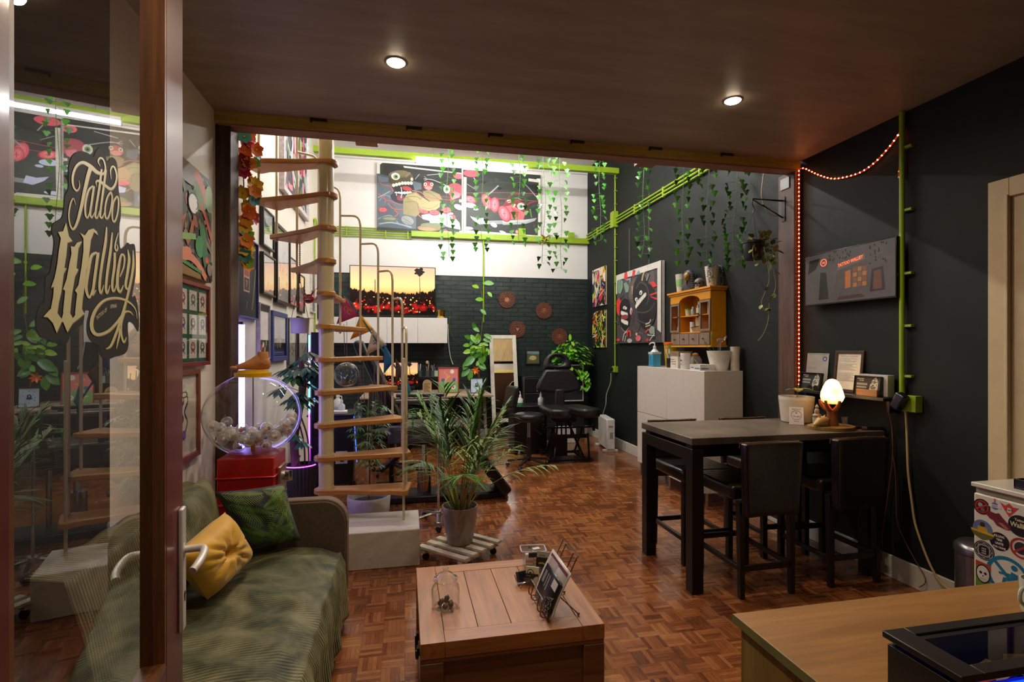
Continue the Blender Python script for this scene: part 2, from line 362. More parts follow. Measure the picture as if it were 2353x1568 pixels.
# front wall with the doorway the camera looks through
F = MB().m(mat('4a3a30', .7, var=.1)); F.box(XL, -.52, .42, .56, 0, 4.75).box(1.0, XR, .42, .56, 0, 4.75).box(-.52, 1.0, .42, .56, 2.75, 4.75)
struct(F.build('wall_front', smooth=0))
# gallery slab above the front half: dark plastered soffit
def m_soffit():
    m = bpy.data.materials.new('brown_painted_soffit'); n, l, b = nodes(m)
    tc = n.new('ShaderNodeTexCoord'); mp = n.new('ShaderNodeMapping'); mp.inputs['Scale'].default_value = (.8, 5, 1); l.new(tc.outputs['Object'], mp.inputs[0])
    nz = n.new('ShaderNodeTexNoise'); nz.inputs['Scale'].default_value = 2.2; nz.inputs['Detail'].default_value = 6; l.new(mp.outputs[0], nz.inputs['Vector'])
    rp = n.new('ShaderNodeValToRGB'); rp.color_ramp.elements[0].color = hexc('8e8270'); rp.color_ramp.elements[1].color = hexc('a69884'); rp.color_ramp.elements[0].position = .3; rp.color_ramp.elements[1].position = .75
    l.new(nz.outputs[0], rp.inputs[0]); l.new(rp.outputs[0], b.inputs['Base Color']); b.inputs['Roughness'].default_value = .42
    bp = n.new('ShaderNodeBump'); bp.inputs['Strength'].default_value = .25; bp.inputs['Distance'].default_value = .004; l.new(nz.outputs[0], bp.inputs['Height']); l.new(bp.outputs[0], b.inputs['Normal'])
    return m
slab_box('ceiling', m_soffit(), XL, XR, .56, YS, 3.0, 3.22)
slab_box('ceiling_rear', M_WHITE, XL, XR, .56, YB, 4.6, 4.75)
PINE = wood('c8ae4c', 'a0863a', 'x', 4, .6)
OLDW = wood('5c4030', '2a1a12', 'z', 3, .6, bump=.5)
bm_ = MB().m(PINE).box(XL, XR-.02, YS-.02, YS+.10, 2.925, 3.0)
bm_.m(wood('a07862', '805a46', 'x', 4, .6)).box(XL+.02, XR-.04, YS-.018, YS+.098, 2.915, 2.9255)
bm_.m(mat('2c2410', .6))
for u in (733, 952, 1140, 1328, 1508, 1672): p = P(u, 300, Y=YS-.03); bm_.box(p.x-.05, p.x+.05, YS-.035, YS+.0, 2.985, 3.0).box(p.x-.055, p.x-.045, YS-.035, YS-.02, 2.975, 3.0)
tag(bm_.build('edge_beam', smooth=0), 'yellow-green edged timber beam along the gallery slab edge', 'beam')
tag(MB().m(OLDW).box(XL, -1.09, YS, YS+.17, 0, 2.925).build('timber_post', bev=.006), 'dark old timber post at left wall beside the glass globe', 'post')
pr = MB().m(wood('644234', '38231b', 'z', 3, .6, bump=.5)).box(3.06, XR, YS, YS+.185, 0, 2.925)
tag(pr.build('timber_post', bev=.006), 'reddish brown timber post at right wall with rope light', 'post')
for i, (u, v) in enumerate(((842, 327), (1486, 377))):
    p = P(u, v, Y=YS+.35); tag(MB().m(wood('a5653e', '7d4526', 'y', 5)).box(p.x-.08, p.x+.08, YS+.1, YS+.42, p.z-.005, p.z+.03).build('timber_block', bev=.002), ('small wooden block under the beam near the spiral stair', 'small wooden block under the beam above the black canvas')[i], 'wood block')
pl = P(1806, 415, X=3.06)
tag(MB().m(mat('8a8a88', .5, .3)).box(3.052, 3.06, YS+.05, YS+.15, 2.80, 2.89).build('mending_plate', bev=.001), 'perforated white metal plate on top of the right post', 'metal plate')
# skirting
SK = mat('c9c4b8', .5, var=.05)
def skirt(name, *d): return struct(MB().m(SK).box(*d).build(name, bev=.004))
skirt('baseboard_right', XR-.018, XR, 2.0, YB-.02, 0, .145)
skirt('baseboard_back', .9, XR-.02, YB-.045, YB-.024, 0, .145)
skirt('baseboard_left', XL, XL+.018, 2.39, YS, 0, .12)
# door on the right wall (only its frame and leaf edge show)
dr = MB().m(mat('c8b48c', .5, var=.05, bump=.1, bscale=12)); ya = 2.217
dr.box(XR-.03, XR, ya-.10, ya, 0, 2.39).box(XR-.03, XR, 1.15, ya-.10, 2.29, 2.39).box(XR-.015, XR, ya-.17, ya-.10, 0, 2.30)
dr.box(XR-.04, XR-.03, ya-.10, ya-.085, 0, 2.3)
D1 = struct(dr.build('door_1', bev=.003))
lf = MB().m(mat('b09a72', .45, var=.06)).box(XR-.012, XR-.001, 1.15, ya-.172, .02, 2.285); struct(lf.build('door_leaf', D1, smooth=0))
pk = MB().m(mat('b9b6b0', .3, .6)).box(XR-.022, XR-.012, 1.88, 1.935, .93, 1.2).box(XR-.03, XR-.02, 1.89, 1.925, 1.06, 1.08); pk.build('lock_plate', D1, bev=.004)
# bamboo screen on the gallery rail (seen in the standing mirror)
bb = MB().m(wood('b79a66', '8a6d40', 'z', 6, .6)); x = -.9
while x < 3.0: bb.tube([(x, YS+.08, 3.25), (x+.004, YS+.08, 4.25)], .011, 6); x += .024
tag(bb.build('bamboo_screen'), 'tan bamboo screen standing on the gallery edge, seen in the mirror', 'screen', kind='stuff')
# ================================================================ lamps
def downlight(x, y, label):
    t = thing('ceiling_downlight', label, 'ceiling light', (x, y, 3.0), group='recessed ceiling downlights')
    MB().m(mat('e8e0d4', .3, .3)).lathe([(.036, -.001), (.036, -.006), (.050, -.006), (.050, 0)], n=32, close=True).build('trim_ring', t)
    MB().m(emis('ffe8c8', 50)).lathe([(0, -.020), (.022, -.018), (.040, -.012), (.046, -.0065)], n=24, close=True).build('lamp_face', t)
    L = bpy.data.lights.new('downlight_beam', 'SPOT'); L.energy = DOWN_W; L.color = (1, .80, .58); L.shadow_soft_size = .035; L.spot_size = math.radians(168); L.spot_blend = 1
    o = bpy.data.objects.new('downlight_beam', L); COL.objects.link(o); o.parent = t; o.location = (0, 0, -.03)
downlight(-.045, 2.78, 'round ceiling downlight above the spiral stair side, left of the two in view')
downlight(1.946, 2.795, 'round ceiling downlight nearer the dark right wall')
downlight(-.045, 1.15, 'added ceiling downlight near the entrance door, out of view')  # added out of view to brighten the sofa and coffee table
def tube_light(x0, x1, y, z, label):
    t = thing('tube_light', label, 'ceiling light', ((x0+x1)/2, y, z), group='fluorescent tube lights'); w = (x1-x0)/2
    MB().m(mat('e4e2de', .4)).box(-w, w, -.03, .03, .02, .06).build('housing', t, bev=.004)
    MB().m(emis('fdf9f6', TUBE_E)).tube([(-w+.01, 0, 0), (w-.01, 0, 0)], .021, 10).build('tube', t)
    mb = MB().m(mat('dddad4', .5))
    for s in (-1, 1): mb.box(s*w-.008, s*w+.008, -.02, .02, -.024, .02)
    mb.build('end_cap', t)
    mb = MB().m(mat('8d8b86', .5))
    for s in (-.7, .7): mb.tube([(s*w, 0, .06), (s*w, 0, 4.6-z)], .003, 5)
    mb.build('suspension_wire', t)
tube_light(.146, 1.70, 7.14, 4.035, 'long white tube light hanging in front of the two canvases')
tube_light(-.95, .60, 5.3, 4.035, 'white tube light nearer the stair, hidden above the gallery edge')
tube_light(1.2, 2.75, 5.3, 4.035, 'added white tube light nearer the dark right wall, unseen above the gallery edge')  # extra tube out of view, added to brighten the hall walls
# lime painted bars, trunking and conduits
def lime(name, label, fn, cat='conduit'):
    mb = MB().m(LIME); fn(mb); return tag(mb.build(name, bev=.002), label, cat)
lime('tie_beam', 'lime green beam crossing the hall above the canvases', lambda m: m.box(XL, XR, 7.20, 7.28, 4.09, 4.17), 'beam')
def trunk(m):
    a = P(945, 545, Y=YB-.06); b = P(1355, 557, Y=YB-.06); m.box(a.x, b.x, YB-.09, YB-.001, b.z-.04, b.z+.045)
tz = P(1355, 556, Y=YB-.06).z; tx = P(945, 545, Y=YB-.06).x
lime('cable_trunking', 'lime green cable trunking under the two canvases', lambda m: m.box(tx, XR, YB-.09, YB, tz-.04, tz+.05), 'trunking')
def five(m):
    for i in range(5): m.tube([(XL, YB-.03, tz+.075-i*.035), (tx+.02, YB-.03, tz+.075-i*.035)], .009, 8)
    for x in (-.9, -.3, .05): m.box(x-.008, x+.008, YB-.045, YB-.001, tz-.08, tz+.09)
lime('conduit_bundle', 'five parallel lime green conduits on the white back wall', five)
p = P(1111, 562, Y=YB-.03)
lime('vertical_conduit', 'thin lime green conduit running down the back wall behind the climbing plant', lambda m: (m.tube([(p.x, YB-.04, tz-.03), (p.x, YB-.04, 1.92)], .011), m.box(p.x-.016, p.x+.016, YB-.055, YB-.02, 2.55, 2.58)))
for u, v, s, lb in ((1313, 538, .045, 'small lime green junction box on the trunking near the corner'), (1199, 533, .06, 'lime green junction box below the right canvas')):
    q = P(u, v, Y=YB-.06); lime('junction_box', lb, lambda m: m.box(q.x-s, q.x+s, YB-.09, YB-.001, tz+.051, tz+.051+2*s), 'junction box')
def slant(m):
    # three conduits along the right wall running to the front of the hall
    for i in range(3): m.tube([(XR-.03, YB-.05, tz+.02+i*.045), (XR-.03, YS+.1, tz+.02+i*.045)], .013, 8)
    for y in (8.0, 7.4, 6.6, 5.8, 5.0, 4.3): m.box(XR-.045, XR-.001, y-.012, y+.012, tz-.0, tz+.13)
lime('conduit_bundle', 'three lime green conduits running along the dark right wall', slant)
q = P(1417, 503, X=XR)
def vr(m):
    m.tube([(XR-.025, q.y, 4.10), (XR-.025, q.y, P(1417, 843, X=XR).z)], .012)
    for v in (410, 440, 470, 540, 570, 600, 650, 700, 740, 790): z = P(1417, v, X=XR).z; m.box(XR-.04, XR-.001, q.y-.03, q.y+.012, z-.006, z+.006)
lime('vertical_conduit', 'lime green conduit down the right wall beside the black canvas', vr)
lime('junction_box', 'tall lime green junction box where conduits cross on the right wall', lambda m: m.box(XR-.08, XR-.0, q.y-.06, q.y+.06, P(1415, 525, X=XR).z, P(1415, 489, X=XR).z), 'junction box')
zs = P(1410, 848, X=XR).z
lime('wall_socket', 'lime green wall socket low on the right wall with a black plug', lambda m: m.box(XR-.05, XR-.001, q.y-.06, q.y+.06, zs-.045, zs+.045), 'socket')
def near_pipe(m):
    m.tube([(XR-.03, 2.71, 2.999), (XR-.03, 2.71, 1.175)], .0155, 12)
    for v in (337, 482, 628, 749, 865): z = P(2082, v, X=XR-.03).z; m.box(XR-.03, XR-.001, 2.65, 2.73, z-.008, z+.008)
lime('vertical_conduit', 'thick lime green pipe from the ceiling down the dark wall right of the screen', near_pipe, 'pipe')
lime('wall_socket', 'lime green wall socket below the thick green pipe', lambda m: m.box(XR-.055, XR-.001, 2.60, 2.685, 1.10, 1.20), 'socket')
# ================================================================ the open glazed door at the left
NV = Vector((.9875, .158, 0)); EV = Vector((-.158, .9875, 0)); S0 = .68; HG = NV*(-.36)+EV*S0
DR = thing('glazed_door', 'open dark red wooden door with a tall glass pane and lettering', 'door', (HG.x, HG.y, 0), math.atan2(EV.y, EV.x))
RED = mat('5c1414', .46, .0, var=.06, scale=6, coat=.35)
BROWN = wood('7a4a22', '4a2a12', 'z', 5, .4, coat=.2)
LW = 1.741-S0; gx0, gx1, gz0, gz1 = .166, .875, .69, 2.52; TH = .056
each('stile', DR, RED, [(0, gx0-.012, 0, TH, .01, 2.7), (gx1+.012, LW, 0, TH, .01, 2.7)], .002)
each('rail', DR, RED, [(gx0-.012, gx1+.012, 0, TH, .01, gz0-.012), (gx0-.012, gx1+.012, 0, TH, gz1+.012, 2.7)], .002)
mb = MB().m(BROWN)
for a, b in ((gx0-.012, gx0), (gx1, gx1+.012)): mb.box(a, b, .001, TH-.001, gz0-.012, gz1+.012)
for a, b in ((gz0-.012, gz0), (gz1, gz1+.012)): mb.box(gx0, gx1, .001, TH-.001, a, b)
mb.build('glazing_bead', DR)
MB().m(glass(gl=1.15)).add([(gx0, .028, gz0), (gx1, .028, gz0), (gx1, .028, gz1), (gx0, .028, gz1)], [(0, 1, 2, 3)]).build('glass_pane', DR, smooth=0)
def dec(x, y):
    u, v = x/3.076+80, y/3.076+330
    r = (u-1176.5)/FPX; k = (HOR-v)/FPX; d = Vector((SA+r*CA, CA-r*SA, k)); t = -.388/(d.x*NV.x+d.y*NV.y)
    p = Vector((d.x*t, d.y*t, EYE+k*t)); return (p-Vector((HG.x, HG.y, 0))).dot(EV), p.z
OUT = [(235,170),(260,90),(310,55),(370,65),(410,95),(430,50),(460,30),(490,60),(510,130),(540,95),(575,130),(585,220),(590,330),(605,430),(605,520),(595,590),(600,735),(625,730),(650,700),(672,712),(700,712),(710,770),(710,930),(685,1080),(705,1075),(725,1150),(735,1260),(727,1330),(705,1300),(690,1275),(655,1270),(660,1420),(640,1480),(600,1500),(560,1510),(500,1530),(460,1490),(455,1430),(400,1400),(370,1340),(370,1260),(385,1185),(352,1178),(340,1265),(300,1300),(260,1330),(235,1390),(215,1415),(170,1390),(130,1410),(90,1380),(40,1370),(10,1310),(5,1240),(30,1150),(65,1115),(70,1010),(75,940),(100,920),(115,850),(135,700),(118,620),(125,570),(160,545),(190,520),(205,440),(210,370),(235,310)]
dm = MB().m(mat('0c0908', .7, var=.05)); o2 = [dec(*p) for p in spline(OUT+[OUT[0]], 3)[:-1]]
dm.add([(a, .0272, b) for a, b in o2], [tuple(range(len(o2)))])
CREAM = mat('dcd6a4', .4, var=.05); GOLD = mat('8a6526', .4, var=.05)
STR = [([(305,262),(308,305),(288,332),(264,300),(260,230),(285,160),(330,132),(385,160),(430,200),(478,212),(492,170),(478,115),(455,100),(440,125),(455,158)], [3,7,10,13,15,16,20,26,24,16,11,10,10,8,3]),
 ([(430,302),(426,268),(450,264),(490,295),(530,320),(560,290),(572,230),(560,175),(542,160),(528,190),(533,250)], [3,9,16,19,18,14,12,12,10,8,3]),
 ([(388,165),(368,230),(345,330),(320,450),(290,560),(262,604),(240,570),(232,500),(245,420),(265,387),(280,432)], [28,26,24,22,18,14,10,9,9,6,3]),
 ([(405,298),(372,330),(350,420),(350,500),(368,520),(395,430)], [10,13,14,13,10,6]), ([(410,300),(396,400),(384,490),(395,522),(415,485)], [15,15,14,10,4]),
 ([(465,180),(450,300),(427,440),(420,515),(435,522),(450,475)], [14,15,14,13,9,4]), ([(495,185),(480,300),(462,430),(455,510),(470,522),(490,470)], [14,15,14,13,9,4]),
 ([(530,340),(505,380),(490,450),(492,518),(510,525),(530,460),(540,380),(530,340)], 11), ([(575,370),(550,410),(540,480),(543,538),(560,547),(580,480),(585,400),(575,370)], 11),
 ([(430,770),(392,795),(370,900),(355,1020),(375,1088),(397,1040),(422,900)], [14,20,22,20,16,10,6]), ([(440,770),(422,900),(405,1030),(402,1070),(425,1035)], [20,20,19,14,5]),
 ([(500,590),(492,700),(467,850),(450,1000),(460,1060),(480,1000)], [8,19,19,18,13,4]), ([(540,628),(527,760),(507,900),(495,1020),(505,1058),(525,1000)], [8,18,18,17,12,4]),
 ([(558,770),(555,870),(540,980),(545,1042),(560,1030),(570,980)], [16,18,17,14,9,4]), ([(583,630),(566,690),(560,735),(570,758),(580,735),(572,710)], [4,9,11,10,8,3]),
 ([(595,940),(622,870),(626,800),(603,790),(582,900),(577,1000),(595,1050),(620,1000)], [7,10,13,14,20,20,16,5]), ([(650,750),(660,820),(647,920),(635,1000),(650,1030),(668,990)], [6,18,18,17,12,5]),
 ([(688,755),(690,850),(680,930),(662,1020),(640,1110),(610,1220),(565,1350),(530,1430),(495,1452)], [6,16,17,17,17,20,18,16,4]),
 ([(717,1240),(702,1165),(640,1110),(560,1092),(480,1112),(420,1180),(394,1260),(402,1325),(440,1352),(510,1328),(570,1270),(610,1215),(640,1187),(670,1192),(690,1217)], [2,8,14,16,18,22,26,26,22,20,18,16,12,9,3]),
 ([(590,1280),(592,1345),(580,1400),(570,1450)], [3,13,11,3]), ([(628,1205),(608,1265),(604,1340),(622,1405),(642,1368)], [5,10,13,14,3])]
POL = [[(212,558),(232,655),(258,688),(222,700),(212,800),(200,880),(215,880),(195,920),(180,1040),(160,1130),(150,1200),(100,1190),(120,1080),(125,1010),(105,1020),(130,950),(150,850),(160,760),(175,670),(155,625),(190,620)],
 [(325,690),(300,740),(285,880),(300,890),(275,940),(255,1060),(240,1200),(190,1190),(205,1040),(190,1030),(215,960),(235,850),(250,780),(245,725),(270,730),(290,700)],
 [(440,650),(410,625),(388,680),(368,850),(355,900),(345,1000),(330,1100),(325,1170),(340,1200),(280,1240),(275,1200),(290,1060),(275,1040),(300,1000),(320,880),(335,760),(335,670),(310,630),(345,650),(370,612),(405,600),(430,620)],
 [(50,1225),(100,1170),(150,1198),(180,1240),(195,1188),(240,1198),(260,1235),(300,1178),(345,1200),(300,1240),(260,1270),(220,1335),(190,1260),(180,1262),(145,1340),(118,1270),(80,1228)]]
for off, mm, y in ((6, GOLD, .0268), (0, CREAM, .0264)):
    dm.m(mm)
    for i, (pts, w) in enumerate(STR):
        k = 5; sp = spline([tuple(p) for p in pts], k); ws = w if isinstance(w, list) else [w]*len(pts); wsp = [q[0] for q in spline([(a,) for a in ws], k)]
        vs, fs = stroke(sp, [max(1, a) for a in wsp]); vs = [dec(a+off*.6, b+off) for a, b in vs]; dm.add([(a, y-i*4e-6, b) for a, b in vs], fs)
    for i, pl_ in enumerate(POL):
        q = [dec(a+off*.6, b+off) for a, b in pl_]; dm.add([(a, y-.00015-i*1e-5, b) for a, b in q], [tuple(range(len(q)))])
dm.m(CREAM)
a = Vector((dec(428, 1250)[0], 0, dec(428, 1250)[1])); b = Vector((dec(520, 1168)[0], 0, dec(520, 1168)[1])); ux = (b-a).normalized(); uz = Vector((-ux.z, 0, ux.x))
text(dm, 'TATTOO OP', .0105, a+Vector((0, .0262, 0)), ux, uz, bold=.0002, sx=.95)
a = Vector((dec(526, 1166)[0], 0, dec(526, 1166)[1])); b = Vector((dec(606, 1152)[0], 0, dec(606, 1152)[1])); ux = (b-a).normalized(); uz = Vector((-ux.z, 0, ux.x))
text(dm, 'AFSPRAAK', .0105, a+Vector((0, .0262, 0)), ux, uz, bold=.0002, sx=.75)
o = dm.build('lettering_decal', DR, smooth=0); o['label'] = 'cream script and blackletter lettering on a black cut-out'
# lever handle on its long plate
ALU = mat('ccc6c0', .42, .25, var=.04)
HX, HZ = 1.706-S0, .925
h = MB().m(ALU).box(HX-.021, HX+.021, -.012, 0, .697, 1.045); hp = h.build('handle_plate', DR, bev=.004)
h = MB().m(mat('1a1612', .5)).cyl((0, 0, 0), .008, .001, 12); h.box(-.003, .003, -.02, 0, 0, .001); h.build('keyhole', hp, loc=(HX, -.0125, .80), rot=(PI/2, 0, 0))
h = MB().m(ALU).tube(spline([(HX, 0, HZ), (HX, -.045, HZ), (HX-.012, -.062, HZ), (HX-.05, -.067, HZ-.003), (HX-.10, -.064, HZ-.008), (HX-.128, -.056, HZ-.016)], 5), .0105, 12)
h.build('lever_handle', hp, bev=0)
h = MB().m(ALU).cyl((0, 0, 0), .019, .012, 20); h.build('handle_rose', hp, loc=(HX, -.001, HZ), rot=(PI/2, 0, 0))
jm = MB().m(RED).box(-.53, -.45, .42, .56, 0, 2.75); jm.box(.96, 1.0, .42, .56, 0, 2.75).box(-.45, .96, .42, .56, 2.71, 2.75); struct(jm.build('trim_1', bev=.003))
# ================================================================ sofa corner
def m_throw():
    m = bpy.data.materials.new('ribbed_green_velvet'); n, l, b = nodes(m)
    tc = n.new('ShaderNodeTexCoord'); wv = n.new('ShaderNodeTexWave'); wv.bands_direction = 'Y'; wv.inputs['Scale'].default_value = 22; wv.inputs['Distortion'].default_value = .8; wv.inputs['Detail'].default_value = 2
    wv.inputs['Detail Scale'].default_value = .6
    l.new(tc.outputs['Object'], wv.inputs['Vector'])
    nz = n.new('ShaderNodeTexNoise'); nz.inputs['Scale'].default_value = 4.5; nz.inputs['Detail'].default_value = 9; nz.inputs['Roughness'].default_value = .62; nz.inputs['Distortion'].default_value = .7; l.new(tc.outputs['Object'], nz.inputs['Vector'])
    rp = n.new('ShaderNodeValToRGB'); e = rp.color_ramp.elements; e[0].position = .40; e[0].color = hexc('31351b'); e[1].position = .62; e[1].color = hexc('7c7552'); q = e.new(.49); q.color = hexc('565532')
    l.new(nz.outputs[0], rp.inputs[0])
    mx = n.new('ShaderNodeMix'); mx.data_type = 'RGBA'; mx.blend_type = 'MULTIPLY'; mx.inputs[0].default_value = .25; l.new(rp.outputs[0], mx.inputs[6])
    r2 = n.new('ShaderNodeValToRGB'); r2.color_ramp.elements[0].color = (.45, .45, .4, 1); l.new(wv.outputs[0], r2.inputs[0]); l.new(r2.outputs[0], mx.inputs[7])
    l.new(mx.outputs[2], b.inputs['Base Color']); b.inputs['Roughness'].default_value = .62; b.inputs['Sheen Weight'].default_value = .25; b.inputs['Sheen Roughness'].default_value = .4; b.inputs['Sheen Tint'].default_value = hexc('b8b080')
    bp = n.new('ShaderNodeBump'); bp.inputs['Strength'].default_value = .6; bp.inputs['Distance'].default_value = .006; l.new(wv.outputs[0], bp.inputs['Height']); l.new(bp.outputs[0], b.inputs['Normal'])
    return m
THROW = m_throw(); UPH = mat('5a4a3a', .85, bump=.3, bscale=260, var=.15, scale=40); PIPE = mat('6b5646', .8, var=.1)
SF = thing('sofa', 'low brown sofa bed along the left wall with a rounded arm panel', 'sofa', (XL+.02, 1.3, 0)); each('base', SF, UPH, [(.02, .78, .52, 1.72, .10, .33)], .03); each('seat_cushion', SF, UPH, [(.12, .78, .52, 1.70, .33, .37)], .02)
b = MB().m(UPH).box(.02, .15, .52, 1.69, .33, .765); b.build('backrest', SF, bev=.05, seg=3)
# arm panel with rounded top front corner, at the far end
def arm_out(o=0): 
    R = .13; pts = [(.30-.0, .14+o), (.845-o, .14+o), (.845-o, .655-R)]
    pts += [(.845-R+(R-o)*math.cos(a), .655-R+(R-o)*math.sin(a)) for a in [PI/2*k/8 for k in range(9)]]; return pts+[(.30, .655-o)]
b = MB().m(UPH).prismy(arm_out(.012), 1.725, 1.815); b.m(PIPE).prismy(arm_out(0), 1.735, 1.805); am = b.build('armrest', SF, bev=.006)
for x, y in ((.80, 1.76), (.2, 1.6), (.72, .62), (.1, .62)): MB().m(BLKM).cyl((x, y, 0), .025, .14 if y > 1.7 else .10, 14).build('foot', SF)
# the throw lies over seat and front
rnd = random.Random(4)
def thr(u, v):
    # u: along the sofa 0..1 (near to far); v: across from the back 0 to the front hem 1
    y = 1.81+u*1.19; L = [(XL+.06, .80), (XL+.17, .79), (XL+.22, .60), (XL+.25, .43), (XL+.34, .405), (XL+.55, .412), (XL+.74, .405), (XL+.835, .375), (XL+.862, .31), (XL+.865, .20), (XL+.872, .085)]
    f = v*(len(L)-1); i = min(int(f), len(L)-2); t = f-i; x = L[i][0]*(1-t)+L[i+1][0]*t; z = L[i][1]*(1-t)+L[i+1][1]*t
    if v > .62: x += .012*math.sin(u*46+v*5)*(v-.62)*2.6+.010*math.sin(u*23)*(v-.62)*2; z += .02*math.sin(u*9)*(v-.8) if v > .8 else 0
    z += .005*math.sin(u*17+v*9)+.006*math.sin(u*7-v*21)+.004*math.sin(u*41+v*33)
    if u > .965 and .35 < v < .7: z -= (u-.965)*.3
    return (x, y, z)
b = MB().m(THROW).grid(thr, 150, 70); o = b.build('sofa_throw', smooth=80); tag(o, 'ribbed green velvet throw draped over the sofa seat', 'throw')
sm = o.modifiers.new('solid', 'SOLIDIFY'); sm.thickness = .005; sm.offset = 1
# ---- cushions, each between its four corners (bottom left, bottom right, top right, top left)
def cushion(name, label, m, cs, t, tuft=False, extra=None):
    BL, BR, TR_, TL = [Vector(c) for c in cs]; C0 = (BL+BR+TR_+TL)/4; nrm = (BR-BL).cross(TL-BL).normalized()
    T = thing(name, label, 'cushion', C0)
    def f(sg):
        def g(u, v):
            a, b_ = u*2-1, v*2-1
            pu = .5+(u-.5)*(1-.09*(1-a*a)*abs(b_)**5-.05*(1-b_*b_)); pv = .5+(v-.5)*(1-.09*(1-b_*b_)*abs(a)**5-.05*(1-a*a))
            th = t/2*max(0, (1-a**4)*(1-b_**4))**.55
            if tuft:
                d = math.hypot(a, b_); ang = math.atan2(b_, a); th *= 1-.8*math.exp(-(d/.15)**2); th *= 1-.20*math.cos(ang*5+.4)**6*math.exp(-((d-.40)/.30)**2)-.12*math.cos(ang*7+2)**8*math.exp(-((d-.7)/.2)**2)
            th += .004*math.sin(7*a+4*b_)*(1-abs(a))*(1-abs(b_))*2
            p = (BL*(1-pu)+BR*pu)*(1-pv)+(TL*(1-pu)+TR_*pu)*pv+nrm*th*sg-C0; return tuple(p)
        return g
    mb = MB().m(m).grid(f(1), 30, 30).grid(lambda u, v: f(-1)(1-u, v), 30, 30)
    mb.build('cushion_cover', T, smooth=80)
    if extra: extra(T, f(1), nrm)
    return T
VEL = mat('cf9a12', .6, sheen=.25, var=.15, scale=8)
def btn(T, f, n): MB().m(VEL).ell(Vector(f(.5, .5))+n*.004, .010).build('button', T)
def fronds(T, f, nr):
    mb = MB(); r = random.Random(3); cols = ['5c8424', '3f6e22', '7a8c34', '2f5a20', '66863c']; k_ = 0
    def S(a, b_): return Vector(f((min(.95, max(-.95, a))+1)/2, (min(.95, max(-.95, b_))+1)/2))+nr*(.0012+k_*.00007)
    fr = [(-.95, .6, -.7, 1.4), (-.5, .95, -1.6, 1.3), (.2, .98, -.5, 1.0), (-.1, .45, -.75, 1.2), (.95, .3, -2.6, 1.3), (.1, -.2, -1.1, .9), (-.7, -.1, -1.0, 1.1), (.6, .95, -1.5, 1.2), (-.4, -.6, -.2, 1.0), (.95, -.4, -2.8, 1.1), (.1, .3, .25, .9), (-.9, -.2, -.9, .8), (-.95, .95, -.45, 1.2), (.3, -.4, -.6, .8), (.75, .2, -1.3, 1.0)]
    for i, (x, y, an, L) in enumerate(fr):
        mb.m(mat(cols[i % 5], .6, sheen=.3, var=.2, scale=30)); n = 17; k_ = i
        for j in range(n):
            s_ = j/n; cx, cy = x+math.cos(an+s_*.3)*L*s_, y+math.sin(an+s_*.3)*L*s_; ll = .40*math.sin(PI*(s_*.8+.15))
            for sg in (-1, 1):
                q = an+s_*.3+sg*.75; ex, ey = cx+math.cos(q)*ll, cy+math.sin(q)*ll; nx, ny = -math.sin(q)*.0105, math.cos(q)*.0105
                if abs(cx) > .93 or abs(cy) > .93: continue
                P5 = [(cx+(ex-cx)*h, cy+(ey-cy)*h, w__) for h, w__ in ((0, .2), (.35, 1), (.7, .8), (1, .05))]; vs = [v_ for px_, py_, w__ in P5 for v_ in (S(px_+nx*w__, py_+ny*w__), S(px_-nx*w__, py_-ny*w__))]
                mb.add(vs, [(0, 1, 3, 2), (2, 3, 5, 4), (4, 5, 7, 6)])
    mb.build('frond_print', T, smooth=0)
cushion('throw_pillow', 'black pillow printed with green palm fronds leaning in the sofa corner', mat('12141c', .7, sheen=.2), [(-.80, 2.86, .455), (-.545, 2.955, .462), (-.637, 3.00, .762), (-.945, 2.88, .766)], .13, extra=fronds)
cushion('throw_pillow', 'mustard yellow velvet tufted pillow in front of the frond pillow', VEL, [(-.87, 2.20, .70), (-.800, 2.355, .452), (-.736, 2.727, .478), (-.807, 2.59, .745)], .15, tuft=True, extra=btn)
cushion('throw_pillow', 'green velvet back cushion against the left wall under the pictures', THROW, [(-.93, 2.36, .46), (-.93, 2.93, .46), (-1.02, 2.96, .835), (-1.03, 2.36, .80)], .15)
# ================================================================ giant gumball machine
GX, GY, GR = -.885, 3.33, .268
T = thing('capsule_machine', 'big vending globe of toy capsules on a red metal base', 'capsule machine', (GX, GY, 0))
REDM = mat('b3160c', .35, .1, var=.08, coat=.4)
b = MB().m(REDM).box(-.150, .150, -.150, .150, .0, .87); b.prism([(-.158, -.158), (.158, -.158), (.158, .158), (-.158, .158)], .60, .615); b.box(-.16, .16, -.16, .16, .755, .765); b.build('base_cabinet', T, bev=.012)
b = MB().m(mat('b89a88', .3, .9)); b.box(.150, .175, -.09, .06, .62, .80); CPL = b.build('coin_plate', T, bev=.008)
b = MB().m(CHROME).cyl((0, 0, 0), .032, .03, 20); b.box(-.03, .03, -.006, .006, .03, .045); b.build('coin_knob', CPL, loc=(.175, -.01, .73), rot=(0, PI/2, 0))
b = MB().m(CHROME).box(.175, .19, -.05, .05, .50, .58); b.build('delivery_chute', T, bev=.006)
prof = []
for i in range(4, 34):
    a = -PI/2+PI*i/36; prof.append((GR*math.cos(a), 1.10+.245*math.sin(a)))
MB().m(glass(gl=.6)).lathe(prof, n=56, close=True).build('globe', T, smooth=80)
b = MB().m(mat('d7a706', .3, coat=.3)).lathe([(.0, 1.327), (.100, 1.327), (.102, 1.35), (.084, 1.352), (.082, 1.366), (.05, 1.368), (0, 1.368)], n=40); b.build('lid', T)
b = MB().m(STEEL).cyl((0, 0, .88), .004, .46, 8); b.m(mat('b98a3a', .5)).cyl((0, 0, .88), .013, .12, 12); b.build('center_rod', T)
